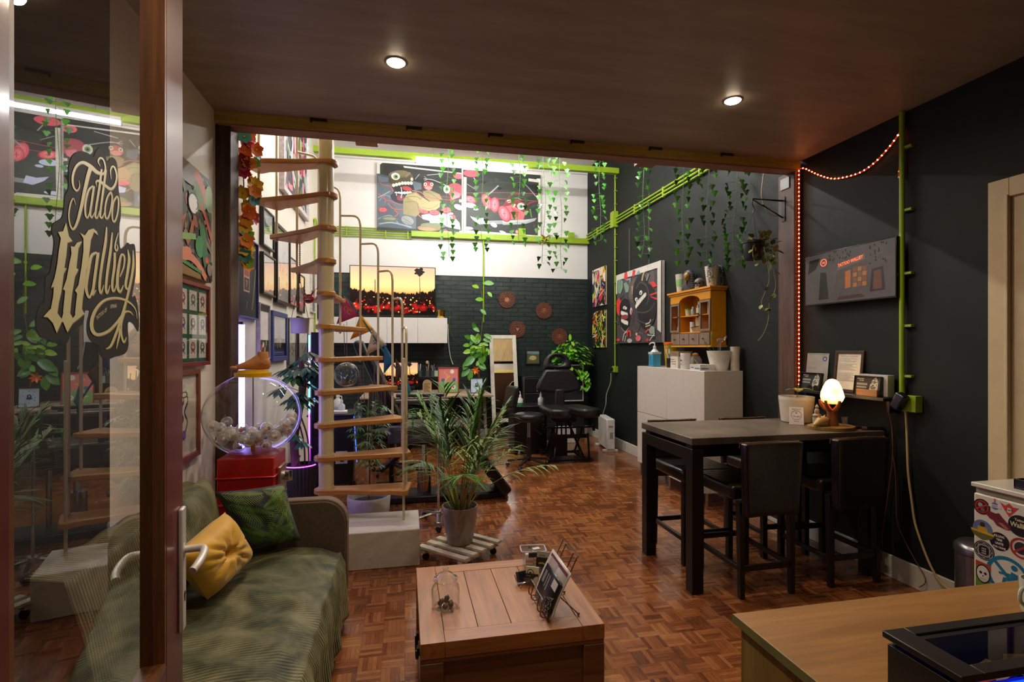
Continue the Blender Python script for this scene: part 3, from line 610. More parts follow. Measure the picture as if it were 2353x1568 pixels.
b = MB().m(mat('8c1510', .4)).lathe([(.15, .868), (.13, .885), (.10, .887), (0, .887)], n=40); b.build('globe_seat', T)
caps = [(.15, -.11, 0), (.0, -.19, 0), (-.13, -.12, 0), (.19, .02, 0), (-.19, .03, 0), (.08, -.03, .0), (-.07, -.03, 0), (.12, .13, 0), (-.1, .14, 0), (0, .09, 0),
        (.07, -.15, .055), (-.07, -.165, .055), (.17, -.05, .06), (-.165, -.045, .06), (.0, -.09, .065), (.1, .05, .065), (-.1, .05, .065), (0, .17, .05), (.19, .1, .055), (-.18, .11, .055), (.05, -.07, .115), (-.1, -.09, .11), (.14, .0, .115)]
r = random.Random(8); tc_ = ['c8402e', 'e7e0d0', '2e63a8', 'd98a2a', '7aa23a', 'e2b6a4', '2a2a2a', 'b52a3a', 'efe6d8', '4a9ab0']
caps += [(.20, -.08, .05), (-.20, -.07, .055), (.12, -.17, .06), (-.13, -.17, .05), (.0, -.215, .05), (.21, .05, .10), (-.02, .02, .125), (.1, -.12, .118), (-.06, -.14, .115), (.22, -.02, .03), (.04, -.05, .07), (-.04, -.10, .07), (-.03, .05, .08), (.05, .06, .08), (.11, -.03, .14), (-.11, -.06, .14), (.03, -.13, .14)]
for i, (x, y, z) in enumerate(caps):
    d = math.hypot(x, y); zz = max(.888, 1.10-.232*math.sqrt(1-min(.96, ((d+.022)/.268)**2)))+z*.5
    c = tc_[i % len(tc_)]
    t = thing('toy_capsule', 'clear toy capsule with a small coloured trinket inside the glass globe', 'toy capsule', (GX+x*.98, GY+y*.98, zz), r.uniform(0, 6), group='toy capsules heaped in the glass globe')
    MB().m(glass(gl=1.3, haze=.32)).ell((0, 0, .033), .033, n=16, k=10).build('shell', t, smooth=80)
    mb = MB().m(mat(c, .5))
    mb.ell((.006, 0, .024), .014, .012, .011, 8, 6); mb.m(mat(tc_[(i*3+1) % 10], .5)).ell((-.009, .006, .03), .010, .009, .012, 8, 6).m(mat('e8e0d4', .4)).ell((0, -.008, .036), .008, n=8, k=6); mb.build('trinket', t, smooth=60)
# wooden foot on the lid: toes to the left, ankle to the right
FL = wood('cf9060', 'a86a3c', 'x', 3, .45, ring=8)
ft = MB().m(FL)
rings = [(-.125, .018, .020, .016), (-.10, .036, .024, .020), (-.06, .046, .030, .030), (-.02, .044, .040, .040), (.02, .040, .055, .052), (.055, .042, .066, .062), (.09, .044, .060, .060), (.115, .038, .045, .045), (.128, .015, .02, .04)]
vs = []; fs = []; n = 18
for x, wy, hz, zc in rings: vs += [(x, wy*math.cos(2*PI*k/n), max(.0, zc+hz*math.sin(2*PI*k/n))) for k in range(n)]
for i in range(len(rings)-1):
    for k in range(n): fs.append((i*n+k, i*n+(k+1) % n, (i+1)*n+(k+1) % n, (i+1)*n+k))
fs += [tuple(range(n-1, -1, -1)), tuple((len(rings)-1)*n+k for k in range(n))]; ft.add(vs, fs)
ft.lathe([(.0, .135), (.036, .135), (.040, .12), (.044, .08), (.046, .05)][::-1], (.072, 0, 0), 18, sx=1.05)
FT = thing('foot_ornament', 'carved brown wooden foot resting on the yellow globe lid', 'foot sculpture', (GX+.0, GY, 1.369), .15); FT.scale = (.74, .74, .78)
ft.build('foot_block', FT, smooth=70)
for i in range(5):
    y = -.036+i*.019; L = (.034, .03, .027, .022, .018)[i]; MB().m(FL).ell((-.115-(.02-i*.004), y*1.0, .012+(.004 if i == 0 else 0)), L*.8, .0098 if i else .014, .011 if i else .014, 12, 8).build('toe', FT, smooth=70)
# vertical glow tube behind the post
t = thing('neon_tube', 'tall violet white glow tube standing behind the left timber post', 'lamp', (-1.125, 3.93, 0))
MB().m(emis('9088ff', 15)).tube([(0, 0, .60), (0, 0, 1.66)], .027, 12).build('glow_tube', t)  # tube thickened; its width stands in for the glow on the wall
MB().m(BLKM).cyl((0, 0, 0), .06, .02, 20).cyl((0, 0, .02), .010, .58, 10).cyl((0, 0, 1.66), .016, .02, 12).build('stand', t)
# ================================================================ coffee table chest
cx0, cx1, cy0, cy1, ct = .055, .765, 1.905, 2.575, .42
W1 = wood('ad7038', '825026', 'y', 4, .42, coat=.1); W2 = wood('ad7038', '825026', 'x', 4, .42, coat=.1); W3 = wood('80562a', '5c3a1c', 'x', 4, .5)
T = thing('chest_table', 'square wooden storage chest used as a coffee table', 'coffee table', ((cx0+cx1)/2, (cy0+cy1)/2, 0))
w, d = (cx1-cx0)/2, (cy1-cy0)/2
b = MB().m(W3).box(-w+.02, w-.02, -d+.02, d-.02, .06, .345); b.build('body', T, bev=.003)
each('corner_post', T, W3, [(sx_*w, sx_*(w-.085), sy_*d, sy_*(d-.05), .0, .345) for sx_ in (-1, 1) for sy_ in (-1, 1)], .004)
each('bottom_rail', T, W3, [(-w+.086, w-.086, -d+.004, -d+.019, .02, .11), (-w+.004, -w+.019, -d+.051, d-.051, .02, .11), (w-.019, w-.004, -d+.051, d-.051, .02, .11)], .003)
lid = MB().m(W1).box(-w, -w+.09, -d, d, .362, .42).box(w-.09, w, -d, d, .362, .42); lid.m(W2).box(-w+.0905, w-.0905, -d, -d+.08, .362, .4195).box(-w+.0905, w-.0905, d-.08, d, .362, .4195)
lid.m(W1); n = 4; pw = (2*w-.182)/n
for i in range(n): x = -w+.091+i*pw; lid.box(x+.0008, x+pw-.0008, -d+.081, d-.081, .37, .4185)
lid.m(W3).box(-w+.002, w-.002, -d+.002, d-.002, .346, .37)
lid.build('lid', T, bev=.0015)
b = MB().m(mat('241a14', .4, .7)); 
for k in range(1): b.tube([(-w-.005, math.cos(a)*.055, .24+math.sin(a)*.055) for a in [PI+PI*q/10 for q in range(11)]], .007, 8); b.box(-w-.006, -w+.022, -.07, -.045, .225, .255).box(-w-.006, -w+.022, .045, .07, .225, .255)
b.build('iron_handle', T)
# lidded glass jar with seeds
q = P(1024, 1395, Z=ct); 
T = thing('glass_jar', 'small round glass candy jar with a knob lid on the chest', 'jar', (q.x, q.y, ct)); T.scale = (1.25, 1.25, 1.12)
MB().m(glass(gl=1.6, haze=.05)).lathe([(0, .002), (.040, .002), (.046, .008), (.0465, .068), (.043, .080), (.036, .087), (.0345, .098), (.037, .102)], n=40, close=True).build('jar_body', T, smooth=50)
MB().m(glass(gl=1.8, haze=.08)).lathe([(.041, .102), (.041, .106), (.030, .112), (.022, .124), (.010, .130), (.006, .134), (.0095, .139), (.010, .145), (.006, .149), (0, .150)], n=36, close=True).build('jar_lid', T, smooth=50)
r = random.Random(2)
for k, (x, y, z) in enumerate([(.02, .0, 0), (-.022, .008, 0), (-.004, -.024, 0), (.004, .026, 0), (-.018, -.018, .020), (.02, -.02, .004), (.006, .004, .021)]):
    s = MB().m(mat('1d1712', .5, var=.6, scale=60)).ell((0, 0, .0105), .0115, .0105, .0105, 10, 8); s.ell((.004, .004, .018), .004, n=6, k=4)
    tag(s.build('seed_pod', loc=(q.x+x, q.y+y, ct+.003+z), smooth=70), 'dark round seed pod inside the glass candy jar', 'seed pod', 'seed pods in the glass jar')
# folder stand with leaflets
q = P(1292, 1395, Z=ct)
def leaflet_art(mb, w, h, y, z0, x0, bright='c9c2b4'):
    mb.m(mat('1c1a1c', .4)).box(x0, x0+w, y, y+.002, z0, z0+h); mb.m(mat(bright, .5))
    r = random.Random(5)
    for k in range(150):
        a, c = r.random(), r.random()
        if c < .55-.6*a+.25 and c > .05: p = (x0+w*a, z0+h*c*.9+.004); mb.add([(p[0], y-.0004, p[1]), (p[0]+.004, y-.0004, p[1]+.001), (p[0]+.003, y-.0004, p[1]+.004)], [(0, 1, 2)])
T = thing('magazine_rack', 'bent chrome wire rack holding leaflets on the chest', 'rack', (.555, 2.07, ct), math.radians(-90))
WR = mat('8c847c', .25, 1)
b = MB().m(WR)
for x in (-.105, -.06, .04, .085): b.tube(spline([(x, -.018, .075), (x, -.030, .022), (x, -.010, .006), (x, .022, .03), (x, .125, .235)], 5), .0024, 6)
b.tube(spline([(-.105, .125, .235), (-.10, .128, .243), (.08, .128, .243), (.085, .125, .235)], 3), .003, 6)
b.tube([(-.105, -.018, .075), (.085, -.018, .075)], .0024, 6)
for x in (-.105, .085): b.tube([(x, .05, .085), (x, .13, .006)], .0026, 6).ell((x, .13, .007), .006)
b.build('wire_frame', T)
def leaf_card(name, label, cat, cols, lean, x0, x1, y, z0, h, curve=.01, art=None, dz=0, grp=None):
    t = thing(name, label, cat, tuple(T.location), T.rotation_euler[2], grp)
    def g(u, v): zz = v*h; return (x0+(x1-x0)*u, y+math.sin(lean)*zz+curve*math.sin(PI*v), z0+math.cos(lean)*zz)
    mb = MB().m(mat(cols[0], .35, coat=.2)).grid(g, 2, 10); ob = mb.build('paper_stack', t, smooth=60); s_ = ob.modifiers.new('solid', 'SOLIDIFY'); s_.thickness = .004; s_.offset = 0
    if art:
        mb = MB()
        for sh in art:
            mb.m(mat(sh[0], .45)); pts = [(a, c) for a, c in sh[1]]; vs = []
            for a, c in pts: p = g(a, c); vs.append((p[0], p[1]-.0035, p[2]))
            mb.add(vs, [tuple(range(len(vs)))])
        mb.build('print', t, smooth=0)
dots = [('c9c2b4', [(x, y), (x+.028, y+.004), (x+.02, y+.024)]) for x, y in [(random.Random(k).random()*.95, random.Random(k+999).random()) for k in range(420)] if y < .52*x+.08 and y > .02]
leaf_card('magazine', 'red and white magazine standing tallest in the chrome wire rack', 'magazine', ['c8c0b8'], .43, -.130, .125, .006, .012, .195, -.006, [('6d2b30', [(.05, .1), (.94, .1), (.94, .95), (.05, .95)]), ('a89a92', [(.1, .5), (.5, .5), (.5, .9), (.1, .9)])])
leaf_card('leaflet', 'black leaflet with speckled pale band in front of the magazine', 'leaflet', ['1b191c'], .40, -.085, .120, -.008, .012, .150, -.004,
          [('77706a', [(.10, .55), (.22, .55), (.22, .88), (.10, .88)]), ('77706a', [(.28, .50), (.34, .50), (.34, .88), (.28, .88)]), ('77706a', [(.38, .46), (.46, .46), (.46, .88), (.38, .88)]), ('b9b2a6', [(.62, .70), (.9, .70), (.9, .92), (.62, .92)])]+dots)
# acrylic card holders
def holder(u, v, rz, label, cards):
    q = P(u, v, Z=ct); t = thing('card_holder', label, 'card holder', (q.x, q.y, ct), rz)
    MB().m(glass(gl=1.2, haze=.04)).box(-.035, .035, -.012, .014, .001, .03).add([(-.035, .014, .001), (.035, .014, .001), (.035, .03, .075), (-.035, .03, .075)], [(0, 1, 2, 3)]).build('acrylic_shell', t, smooth=0)
    for i, (nm, lab, col, h, y, lean, art) in enumerate(cards):
        k = MB().m(mat(col, .5)).box(-.030, .030, y, y+.006, 0, h)
        if art: paint(k, art, .06, h, y, None)
        o = k.build('card_stack', loc=(q.x-math.sin(rz)*0, q.y, ct+.003), rot=Euler((-lean, 0, rz)), smooth=0); tag(o, lab, 'cards')
holder(1222, 1345, math.radians(-28), 'clear acrylic holder with dark business cards on the chest', [('c', 'dark business cards in the front slot of the acrylic holder', '2a2724', .048, -.008, .12, [('c3bda8', 'E', .95, .3, .35, .5), ('8d877a', 'L', [(.1, .8), (.45, .8)], .05)]), ('c', 'ivory cards with a ring emblem in the acrylic holder', 'cfc9a8', .075, .002, .16, [('3a3a30', 'E', .35, .62, .28, .25), ('cfc9a8', 'E', .35, .62, .23, .20), ('3a3a30', 'E', .35, .56, .12, .14)])])
holder(1246, 1318, math.radians(-28), 'second acrylic holder with black and grey cards nearer the plastic box', [('c', 'black cards with yellow print in the rear acrylic holder', '17130f', .07, -.006, .14, [('a08c1a', 'L', [(.2, .6), (.5, .65), (.8, .55)], .12)]), ('c', 'grey card reading AUCA behind the black cards', 'a9a695', .095, .006, .16, [('2b2a26', 'T', 'AUCA', .2, .78, .10)])])
q = P(1203, 1342, Z=ct); t = thing('wire_cradle', 'small bent chrome wire cradle with dark blue cards', 'card holder', (q.x, q.y, ct), .3)
b = MB().m(CHROME).tube(spline([(-.03, .03, .035), (-.03, .0, .004), (-.03, -.03, .004), (-.03, -.035, .02), (.03, -.035, .02), (.03, -.03, .004), (.03, 0, .004), (.03, .03, .035)], 4), .0022, 6); b.build('wire', t)
tag(MB().m(mat('17152c', .4)).box(-.026, .026, -.012, .014, 0, .045).build('card_stack', loc=(q.x, q.y+.004, ct+.009), rot=Euler((-.35, 0, .3)), bev=.001), 'dark blue card pack in the bent wire cradle', 'cards')
# clear lidless food box
q = P(1218, 1300, Z=ct); t = thing('plastic_box', 'clear open plastic box with dark clips at the chest far edge', 'plastic box', (q.x+.02, q.y+.02, ct), -.12)
PL = glass('f0f0f4', gl=1.6, haze=.22)
b = MB().m(PL); ro = lambda x, y, r_: [(sx_*(x-r_)+r_*math.cos(a), sy_*(y-r_)+r_*math.sin(a)) for sx_, sy_, a0 in ((1, 1, 0), (-1, 1, PI/2), (-1, -1, PI), (1, -1, 1.5*PI)) for a in [a0+PI/2*k/4 for k in range(5)]]
lo, hi = ro(.048, .033, .012), ro(.060, .042, .014); n = len(lo)
b.add([(x, y, .001) for x, y in lo]+[(x, y, .075) for x, y in hi], [tuple(range(n))]+[(i, (i+1) % n, n+(i+1) % n, n+i) for i in range(n)])
b.build('box_body', t, smooth=40)
b = MB().m(mat('b9b3bd', .35)).tube([(x, y, .075) for x, y in ro(.062, .044, .014)], .003, 6, close=True); b.build('rim', t)
b = MB().m(mat('23222e', .4)).box(-.028, .028, -.050, -.046, .05, .072).box(-.02, .02, .046, .050, .055, .072); b.build('clip', t, bev=.001)
for i, (x, y, c, lb) in enumerate(((-.022, -.006, 'ded7cc', 'white carton inside the clear plastic box'), (.018, .006, 'c9bfae', 'orange and white packet inside the clear plastic box'))):
    k = MB().m(mat(c, .5)).box(-.018, .018, -.012, .012, 0, .05+.02*i).m(mat('d96a3c', .5)).box(-.018, .018, -.0125, -.012, .01, .022); tag(k.build('small_carton', loc=(q.x+.02+x, q.y+.02+y, ct+.003), rz=-.2+.4*i, bev=.001), lb, 'carton')
# ================================================================ spiral stair
SX, SY = -.56, 3.965; R0 = .59; ST = 17.0
T = thing('spiral_stair', 'cream spiral stair with beech treads rising from a pale plinth', 'stairs', (SX, SY, 0))
SCR = mat('cdbf9a', .28, var=.03, coat=.4); BEECH = wood('c48a4a', '9c6630', 'x', 4, .38, coat=.2, ring=10)
MB().m(SCR).cyl((0, 0, .2525), .053, 2.84, 36).build('centre_pole', T, smooth=60)
b = MB().m(mat('c2bbae', .8, var=.06, scale=5, bump=.25, bscale=20)).box(-.40, .662, -.355, .075, 0, .2525); PLN = b.build('plinth', bev=.006, loc=(SX, SY, 0)); tag(PLN, 'pale painted concrete plinth under the spiral stair', 'plinth')
def bal_ang(j): return math.radians(-15+ST*j)
def tread(k):
    z = .475+.2385*(k-1); a0 = math.radians(-15+ST*(k-1)); a1 = a0+math.radians(ST); half = math.radians(4.2)
    # local frame: tread along +x, centred on its mid angle
    hm = (a1-a0)/2; R = R0; pts = []
    tipw = R*math.sin(hm)+.035
    right = [(-.02, -.068), (.10, -.068), (.20, -.075), (.28, -.088), (.36, -.105), (.43, -.108), (.50, -.105), (.56, -tipw-.005), (.59, -tipw-.012), (.622, -tipw+.010)]
    left = [(.628, tipw-.02), (.618, tipw+.008), (.59, tipw+.012), (.55, tipw), (.47, .105), (.40, .10), (.30, .085), (.20, .07), (.10, .068), (-.02, .068)]
    arc = [(-.02+.068*math.cos(q), .068*math.sin(q)) for q in [PI/2+PI*i/8 for i in range(1, 8)]]
    mb = MB().m(BEECH).prism(right+left+arc, -.036, 0)
    o = mb.build('tread', T, loc=(0, 0, z), rz=(a0+a1)/2, bev=.006, smooth=50); o.scale = (.965, .965, 1)
    c = MB().m(SCR).cyl((0, 0, z), .058, .012, 30).cyl((0, 0, z-.046), .058, .010, 30); c.build('collar', T, smooth=60)
for k in range(1, 12): tread(k)
RB = .572
for j in range(0, 13):
    a = bal_ang(j); zt = 1.415+.2385*j; x, y = RB*math.cos(a), RB*math.sin(a); zb_ = .2525 if j == 0 else .475+.2385*(j-1)-.05
    pts = [(x, y, zb_), (x, y, zt-.05)]
    if j == 0: pts = [(x, y, zb_), (x, y, zt)]
    else:
        a2 = bal_ang(j+1)
        # rises, bends over and meets the next baluster
        pts = [(x, y, zb_), (x, y, zt-.09)]
        for q, dz in ((.04, -.045), (.13, -.018), (.28, -.003), (.5, 0), (.75, 0), (1.0, 0)):
            an = a+(a2-a)*q; pts.append((RB*math.cos(an), RB*math.sin(an), zt+dz))
        if zt > 3.9: pts = [(x, y, zb_), (x, y, 3.9)]
    mb = MB().m(SCR).tube(pts, .0095, 10)
    if j == 0: mb.ell((x, y, zt), .0105, n=10, k=6)
    mb.build('baluster', T, smooth=60)
# ================================================================ bunting, hanging things
def PV(l, **k): return [P(u, v, **k) for u, v in l]
ry = [4.78, 4.72, 4.62, 4.52, 4.44, 4.34]; ru = [(768, 652), (800, 688), (838, 742), (876, 800), (912, 850), (938, 905)]
TEAL = mat('1a6f6a', .7, var=.2, bump=.3)
T = thing('bunting', 'teal ribbon of coloured cloth flags along the stair rail', 'bunting', (0, 0, 0))
rp_ = [P(u, v, Y=y) for (u, v), y in zip(ru, ry)]
sp = spline([tuple(p) for p in rp_], 6)
b = MB().m(TEAL)
for i in range(len(sp)-1):
    p, q = Vector(sp[i]), Vector(sp[i+1]); w = .012; b.add([p+Vector((0, 0, w)), q+Vector((0, 0, w)), q-Vector((0, 0, w)), p-Vector((0, 0, w)), p+Vector((0, .008, w)), q+Vector((0, .008, w)), q+Vector((0, .008, -w)), p+Vector((0, .008, -w))], [(0, 1, 2, 3), (7, 6, 5, 4), (0, 4, 5, 1), (3, 2, 6, 7)])
b.build('ribbon', T)
flags = [('a63458', [(790, 680), (830, 724), (774, 745)], 4.70, 'pink flag with gold swirls'), ('d9930c', [(828, 722), (860, 758), (805, 781)], 4.62, 'yellow flag'), ('b9aa94', [(856, 754), (889, 793), (841, 817)], 4.56, 'cream flag with a dark print'),
         ('1c5f96', [(882, 788), (906, 830), (882, 860)], 4.46, 'blue flag'), ('4a3428', [(909, 824), (927, 850), (909, 888)], 4.40, 'brown flag'), ('2f8fae', [(934, 856), (944, 900), (931, 930)], 4.33, 'light blue flag'), ('1f2a66', [(936, 900), (938, 960), (927, 948)], 4.25, 'navy flag'), ('0f7a4c', [(945, 944), (952, 952), (948, 1010)], 4.12, 'green flag')]
for c, pts, y, lb in flags:
    A, B, C_ = [P(u, v, Y=y) for u, v in pts]
    def g(u, v, A=A, B=B, C_=C_): p = (A*(1-u)+B*u)*(1-v)+C_*v; cc = (A+B)/2; k = math.sin(PI*v)*.03; p = p+(cc-p)*k*abs(2*u-1)*.6; return (p.x, p.y+.012*math.sin(u*5+v*4), p.z)
    mb = MB().m(mat(c, .75, var=.15, scale=20)).grid(g, 6, 8)
    if 'swirl' in lb:
        mb.m(mat('c79a4a', .6)); 
        for cu, cv in ((.35, .3), (.6, .28)): p = Vector(g(cu, cv)); mb.tube([p+Vector((.014*math.cos(a), -.002, .020*math.sin(a))) for a in [5.2*q/10 for q in range(11)]], .003, 5)
    if 'print' in lb:
        mb.m(mat('2a2238', .6)); p = Vector(g(.5, .32))
        for dx, dz in ((-.012, .012), (.0, .02), (.012, .012), (0, -.004), (-.010, -.012), (.012, -.014)): mb.bar(p+Vector((dx-.007, -.004, dz)), p+Vector((dx+.007, -.004, dz+.003)), .003)
    o = mb.build('flag', T, smooth=80); sl = o.modifiers.new('solid', 'SOLIDIFY'); sl.thickness = .0015; o['label'] = lb
# glass ball terrarium
c = P(797, 861, Y=4.62); rr = .105
T = thing('glass_terrarium', 'round hanging glass ball with pebbles and a blue green plant', 'terrarium', tuple(c))
MB().m(glass(gl=1.2)).ell((0, 0, 0), rr, n=36, k=20).build('glass_ball', T, smooth=80)
r = random.Random(1); b = MB().m(mat('8d6a4c', .8, var=.3))
for i in range(26): a = r.uniform(0, 6.3); d = r.uniform(0, .052); b.ell((d*math.cos(a), d*math.sin(a), -.083+d*d*4+r.uniform(0, .012)), .012, n=7, k=5)
tag(b.build('pebble_layer', T, smooth=60), kind='stuff')
b = MB()
for i in range(26):
    a = r.uniform(0, 6.3); b.m(mat(('2f6a55', '3f7a3a', '3560a0')[i % 3], .5)).leaf((0, 0, -.07), (math.cos(a)*.5, math.sin(a)*.5, 1), r.uniform(.05, .11), .022, .9)
b.build('moss_plant', T)
b = MB().m(mat('8a6a4a', .8)).tube([(0, 0, rr), (0, 0, rr+.35)], .0022, 5); b.build('cord', T)
for i, (u, v0, v1, y, lb) in enumerate(((827, 928, 986, 4.5, 'hanging glass tube vase nearest the centre pole'), (860, 924, 958, 4.62, 'hanging glass tube vase with a green sprig'), (880, 938, 984, 4.5, 'hanging glass tube vase nearest the newel'))):
    a = P(u, v0, Y=y); e_ = P(u, v1, Y=y); t = thing('tube_vase', lb, 'vase', tuple(e_), group='hanging glass tube vases'); h = a.z-e_.z
    MB().m(glass(gl=1.5, haze=.05)).lathe([(0, 0), (.012, .004), (.016, .015), (.016, h)], n=18, close=True).build('glass_tube', t, smooth=60)
    b = MB().m(mat('7a6a50', .8)).tube([(.015, 0, h-.01), (0, 0, h+.30)], .002, 5).tube([(-.015, 0, h-.01), (0, 0, h+.30)], .002, 5); b.build('twine', t)
    b = MB().m(mat('4f7a22', .5)).tube([(0, 0, .02), (.004, 0, h+.02)], .002, 5)
    for k in range(5): b.leaf((0, 0, h-.01*k), (math.cos(k*2.2), math.sin(k*2.2), .6), .045, .025, .5)
    b.build('sprig', t)
# twine ladder strands on the stair
b = MB().m(mat('7a5c40', .8))
for (u, v0, v1) in ((790, 745, 815), (835, 835, 925), (866, 850, 925), (884, 860, 930)): b.tube([P(u, v0, Y=4.55), P(u+2, v1, Y=4.5)], .003, 5)
tag(b.build('twine_strands'), 'loose brown twine strands hanging below the stair treads', 'twine', kind='stuff')
# hanging planter by chain
c = P(689, 749, Y=4.50)
T = thing('hanging_planter', 'small pale lilac planter hanging by a chain from the stair', 'planter', (c.x, c.y, c.z-.062))
b = MB().m(mat('c4bcc4', .6, var=.05)).lathe([(0, 0), (.066, 0), (.070, .01), (.074, .124), (.068, .124), (.064, .015)], n=30); b.build('pot', T, smooth=50)
MB().m(SOIL).cyl((0, 0, .10), .066, .012).build('soil', T)
b = MB().m(mat('5a4438', .5, .5))
top = P(690, 560, Y=4.50).z-(c.z-.062)
for s in (-1, 1): b.tube([(s*.066, 0, .12), (s*.004, 0, .42)], .0022, 5)
k = .42
while k < top: b.ell((0, 0, k), .006, .003, .010, 6, 5); k += .018
b.build('chain', T)
b = MB(); r = random.Random(6)
for i in range(16):
    a = r.uniform(0, 6.3); b.m(mat(('3f7a2c', '2f6424')[i % 2], .45)).leaf((.03*math.cos(a), .03*math.sin(a), .11), (math.cos(a), math.sin(a), .7), r.uniform(.06, .12), .035, .9)
b.build('foliage', T)
# red demon mask with orange ribbon
c = P(709, 687, Y=4.42)
T = thing('demon_mask', 'grinning red mask hanging by an orange ribbon on the stair', 'mask', tuple(c), -.2)
b = MB().m(mat('b5200f', .35, coat=.5)).ell((0, 0, 0), .045, .03, .038, 16, 10); b.tube(spline([(.01, -.025, .005), (.045, -.05, .004), (.06, -.055, .012)], 4), [.012]*4+[.009]*4+[.004], 8)
for s in (-1, 1): b.tube(spline([(s*.02, 0, .03), (s*.032, 0, .05), (s*.026, 0, .07)], 3), [.008, .007, .006, .005, .004, .003, .002], 6)
b.build('face', T, smooth=60)
b = MB().m(mat('2a0c08', .5)).add([(-.02, -.031, -.006), (.03, -.031, -.002), (.022, -.028, -.026), (-.01, -.028, -.028)], [(0, 3, 2, 1)]).m(mat('e8ddc8', .4))
for i in range(5): b.box(-.015+i*.009, -.009+i*.009, -.034, -.031, -.010, -.003)
b.m(mat('e8c84a', .4)).ell((-.008, -.028, .012), .006, .004, .005, 8, 6).ell((.016, -.027, .012), .006, .004, .005, 8, 6); b.build('teeth_and_eyes', T)
b = MB().m(mat('c97a08', .6)); b.grid(lambda u, v: (.025+.09*v+(u-.5)*.03*(1-v), .0, .03+.11*v+.01*math.sin(v*6)+(u-.5)*.02), 3, 8); b.build('ribbon', T)
# ================================================================ palm on a trolley
TR = thing('plant_trolley', 'white slatted plant trolley on castors on the parquet', 'plant trolley', (.387, 3.70, 0), math.radians(-46))
SLW = mat('cfc6b2', .6, var=.08, bump=.1); b = MB().m(SLW); 
each('slat', TR, SLW, [(-.215, .215, -.21+i*.0925, -.16+i*.0925, .082, .102) for i in range(5)], .003)
each('cross_rail', TR, SLW, [(-.19, -.15, -.205, .205, .055, .0815), (.15, .19, -.205, .205, .055, .0815)], .002)
for x, y in ((-.17, -.17), (.17, -.17), (-.17, .17), (.17, .17)):
    b = MB().m(mat('120f10', .4))
    b.lathe([(0, -.011), (.022, -.011), (.025, -.007), (.025, .007), (.022, .011), (0, .011)], n=18); w_ = b.build('castor', TR, loc=(x, y, .0255), rot=(PI/2, 0, .6), smooth=40)
    MB().m(mat('1b1718', .5)).box(-.012, .012, -.016, .016, .038, .056).build('castor_fork', TR, loc=(x, y, 0), rz=.6, bev=.002)
pc = (.387, 3.70, .1022)
T = thing('potted_palm', 'bushy areca palm in a grey pot on the slatted trolley', 'potted plant', pc)
POT = mat('958a80', .3, var=.04, coat=.3)
MB().m(POT).lathe([(0, 0), (.075, 0), (.090, .012), (.108, .10), (.122, .20), (.127, .27), (.121, .27), (.116, .235), (.0, .235)], n=44).build('pot', T, smooth=50)
MB().m(SOIL).lathe([(0, .24), (.06, .243), (.1165, .238)], n=24).build('soil', T)
r = random.Random(12); PG = ['41700e', '2c5a0c', '5f8410', '4a7c12', '234a0c', '70901a']
st = MB(); fo = MB()
def frond(az, lean, L, first, col, ll=.25):
    z = .24; p = Vector((.03*math.cos(az)*r.random()*2, .03*math.sin(az)*r.random()*2, z)); d = Vector((math.cos(az)*lean, math.sin(az)*lean, 1)).normalized(); pts = [p.copy()]
    n = 16
    for i in range(n):
        d = (d+Vector((math.cos(az), math.sin(az), 0))*lean*.085-Vector((0, 0, 1))*lean*.055*(i/n)*1.8).normalized(); p = p+d*L/n; pts.append(p.copy())
    st.m(mat('7a7a2c', .5, var=.3)).tube(pts, [.0048*(1-.75*i/n) for i in range(n+1)], 6)
    for i in range(int(n*first), n+1):
        t = (pts[min(i+1, n)]-pts[i-1]).normalized(); side = t.cross(Vector((0, 0, 1))); side = side.normalized() if side.length > .05 else Vector((1, 0, 0))
        for hh in ((0, .5) if i % 2 else (0,)):
            b0 = pts[i-1].lerp(pts[i], hh); f = (i-n*first)/(n*(1-first)+.01); l_ = ll*(.55+.6*math.sin(PI*min(1, f*.8+.25)))*r.uniform(.85, 1.15)
            for s in (-1, 1):
                dd = (side*s*.62+t*.85+Vector((r.uniform(-.1, .1), r.uniform(-.1, .1), .05))).normalized(); c = col if r.random() > .06 else '9a7a4a'
                fo.m(mat(c, .55, var=.15, scale=20)).leaf(b0, dd, l_, .020, r.uniform(.3, 1.3), nseg=5, shape=lambda q: min(1, q*5+.3)*(1-q)**.6, cup=.25)
for i in range(17):
    az = i*2.4+r.uniform(-.3, .3); ln = (.10, .22, .36, .52)[i % 4]*r.uniform(.8, 1.15); frond(az, ln, (.95, .88, .80, .72)[i % 4]*r.uniform(.85, 1.05), (.50, .50, .48, .48)[i % 4], PG[i % 6])
frond(-.30, .75, .78, .55, '7a8a40', .13); frond(.55, .62, .72, .5, '5f7d26', .16)
for i in range(16):
    az = r.uniform(0, 6.3); st.m(mat(('6d8a20', '8a8a30', '9a7a3a')[i % 3], .5)).leaf((.06*math.cos(az), .06*math.sin(az), .24), (math.cos(az)*.5, math.sin(az)*.5, 1), r.uniform(.12, .36), .022, .35)
st.build('stem', T, smooth=60); fo.build('frond_leaves', T, smooth=0)
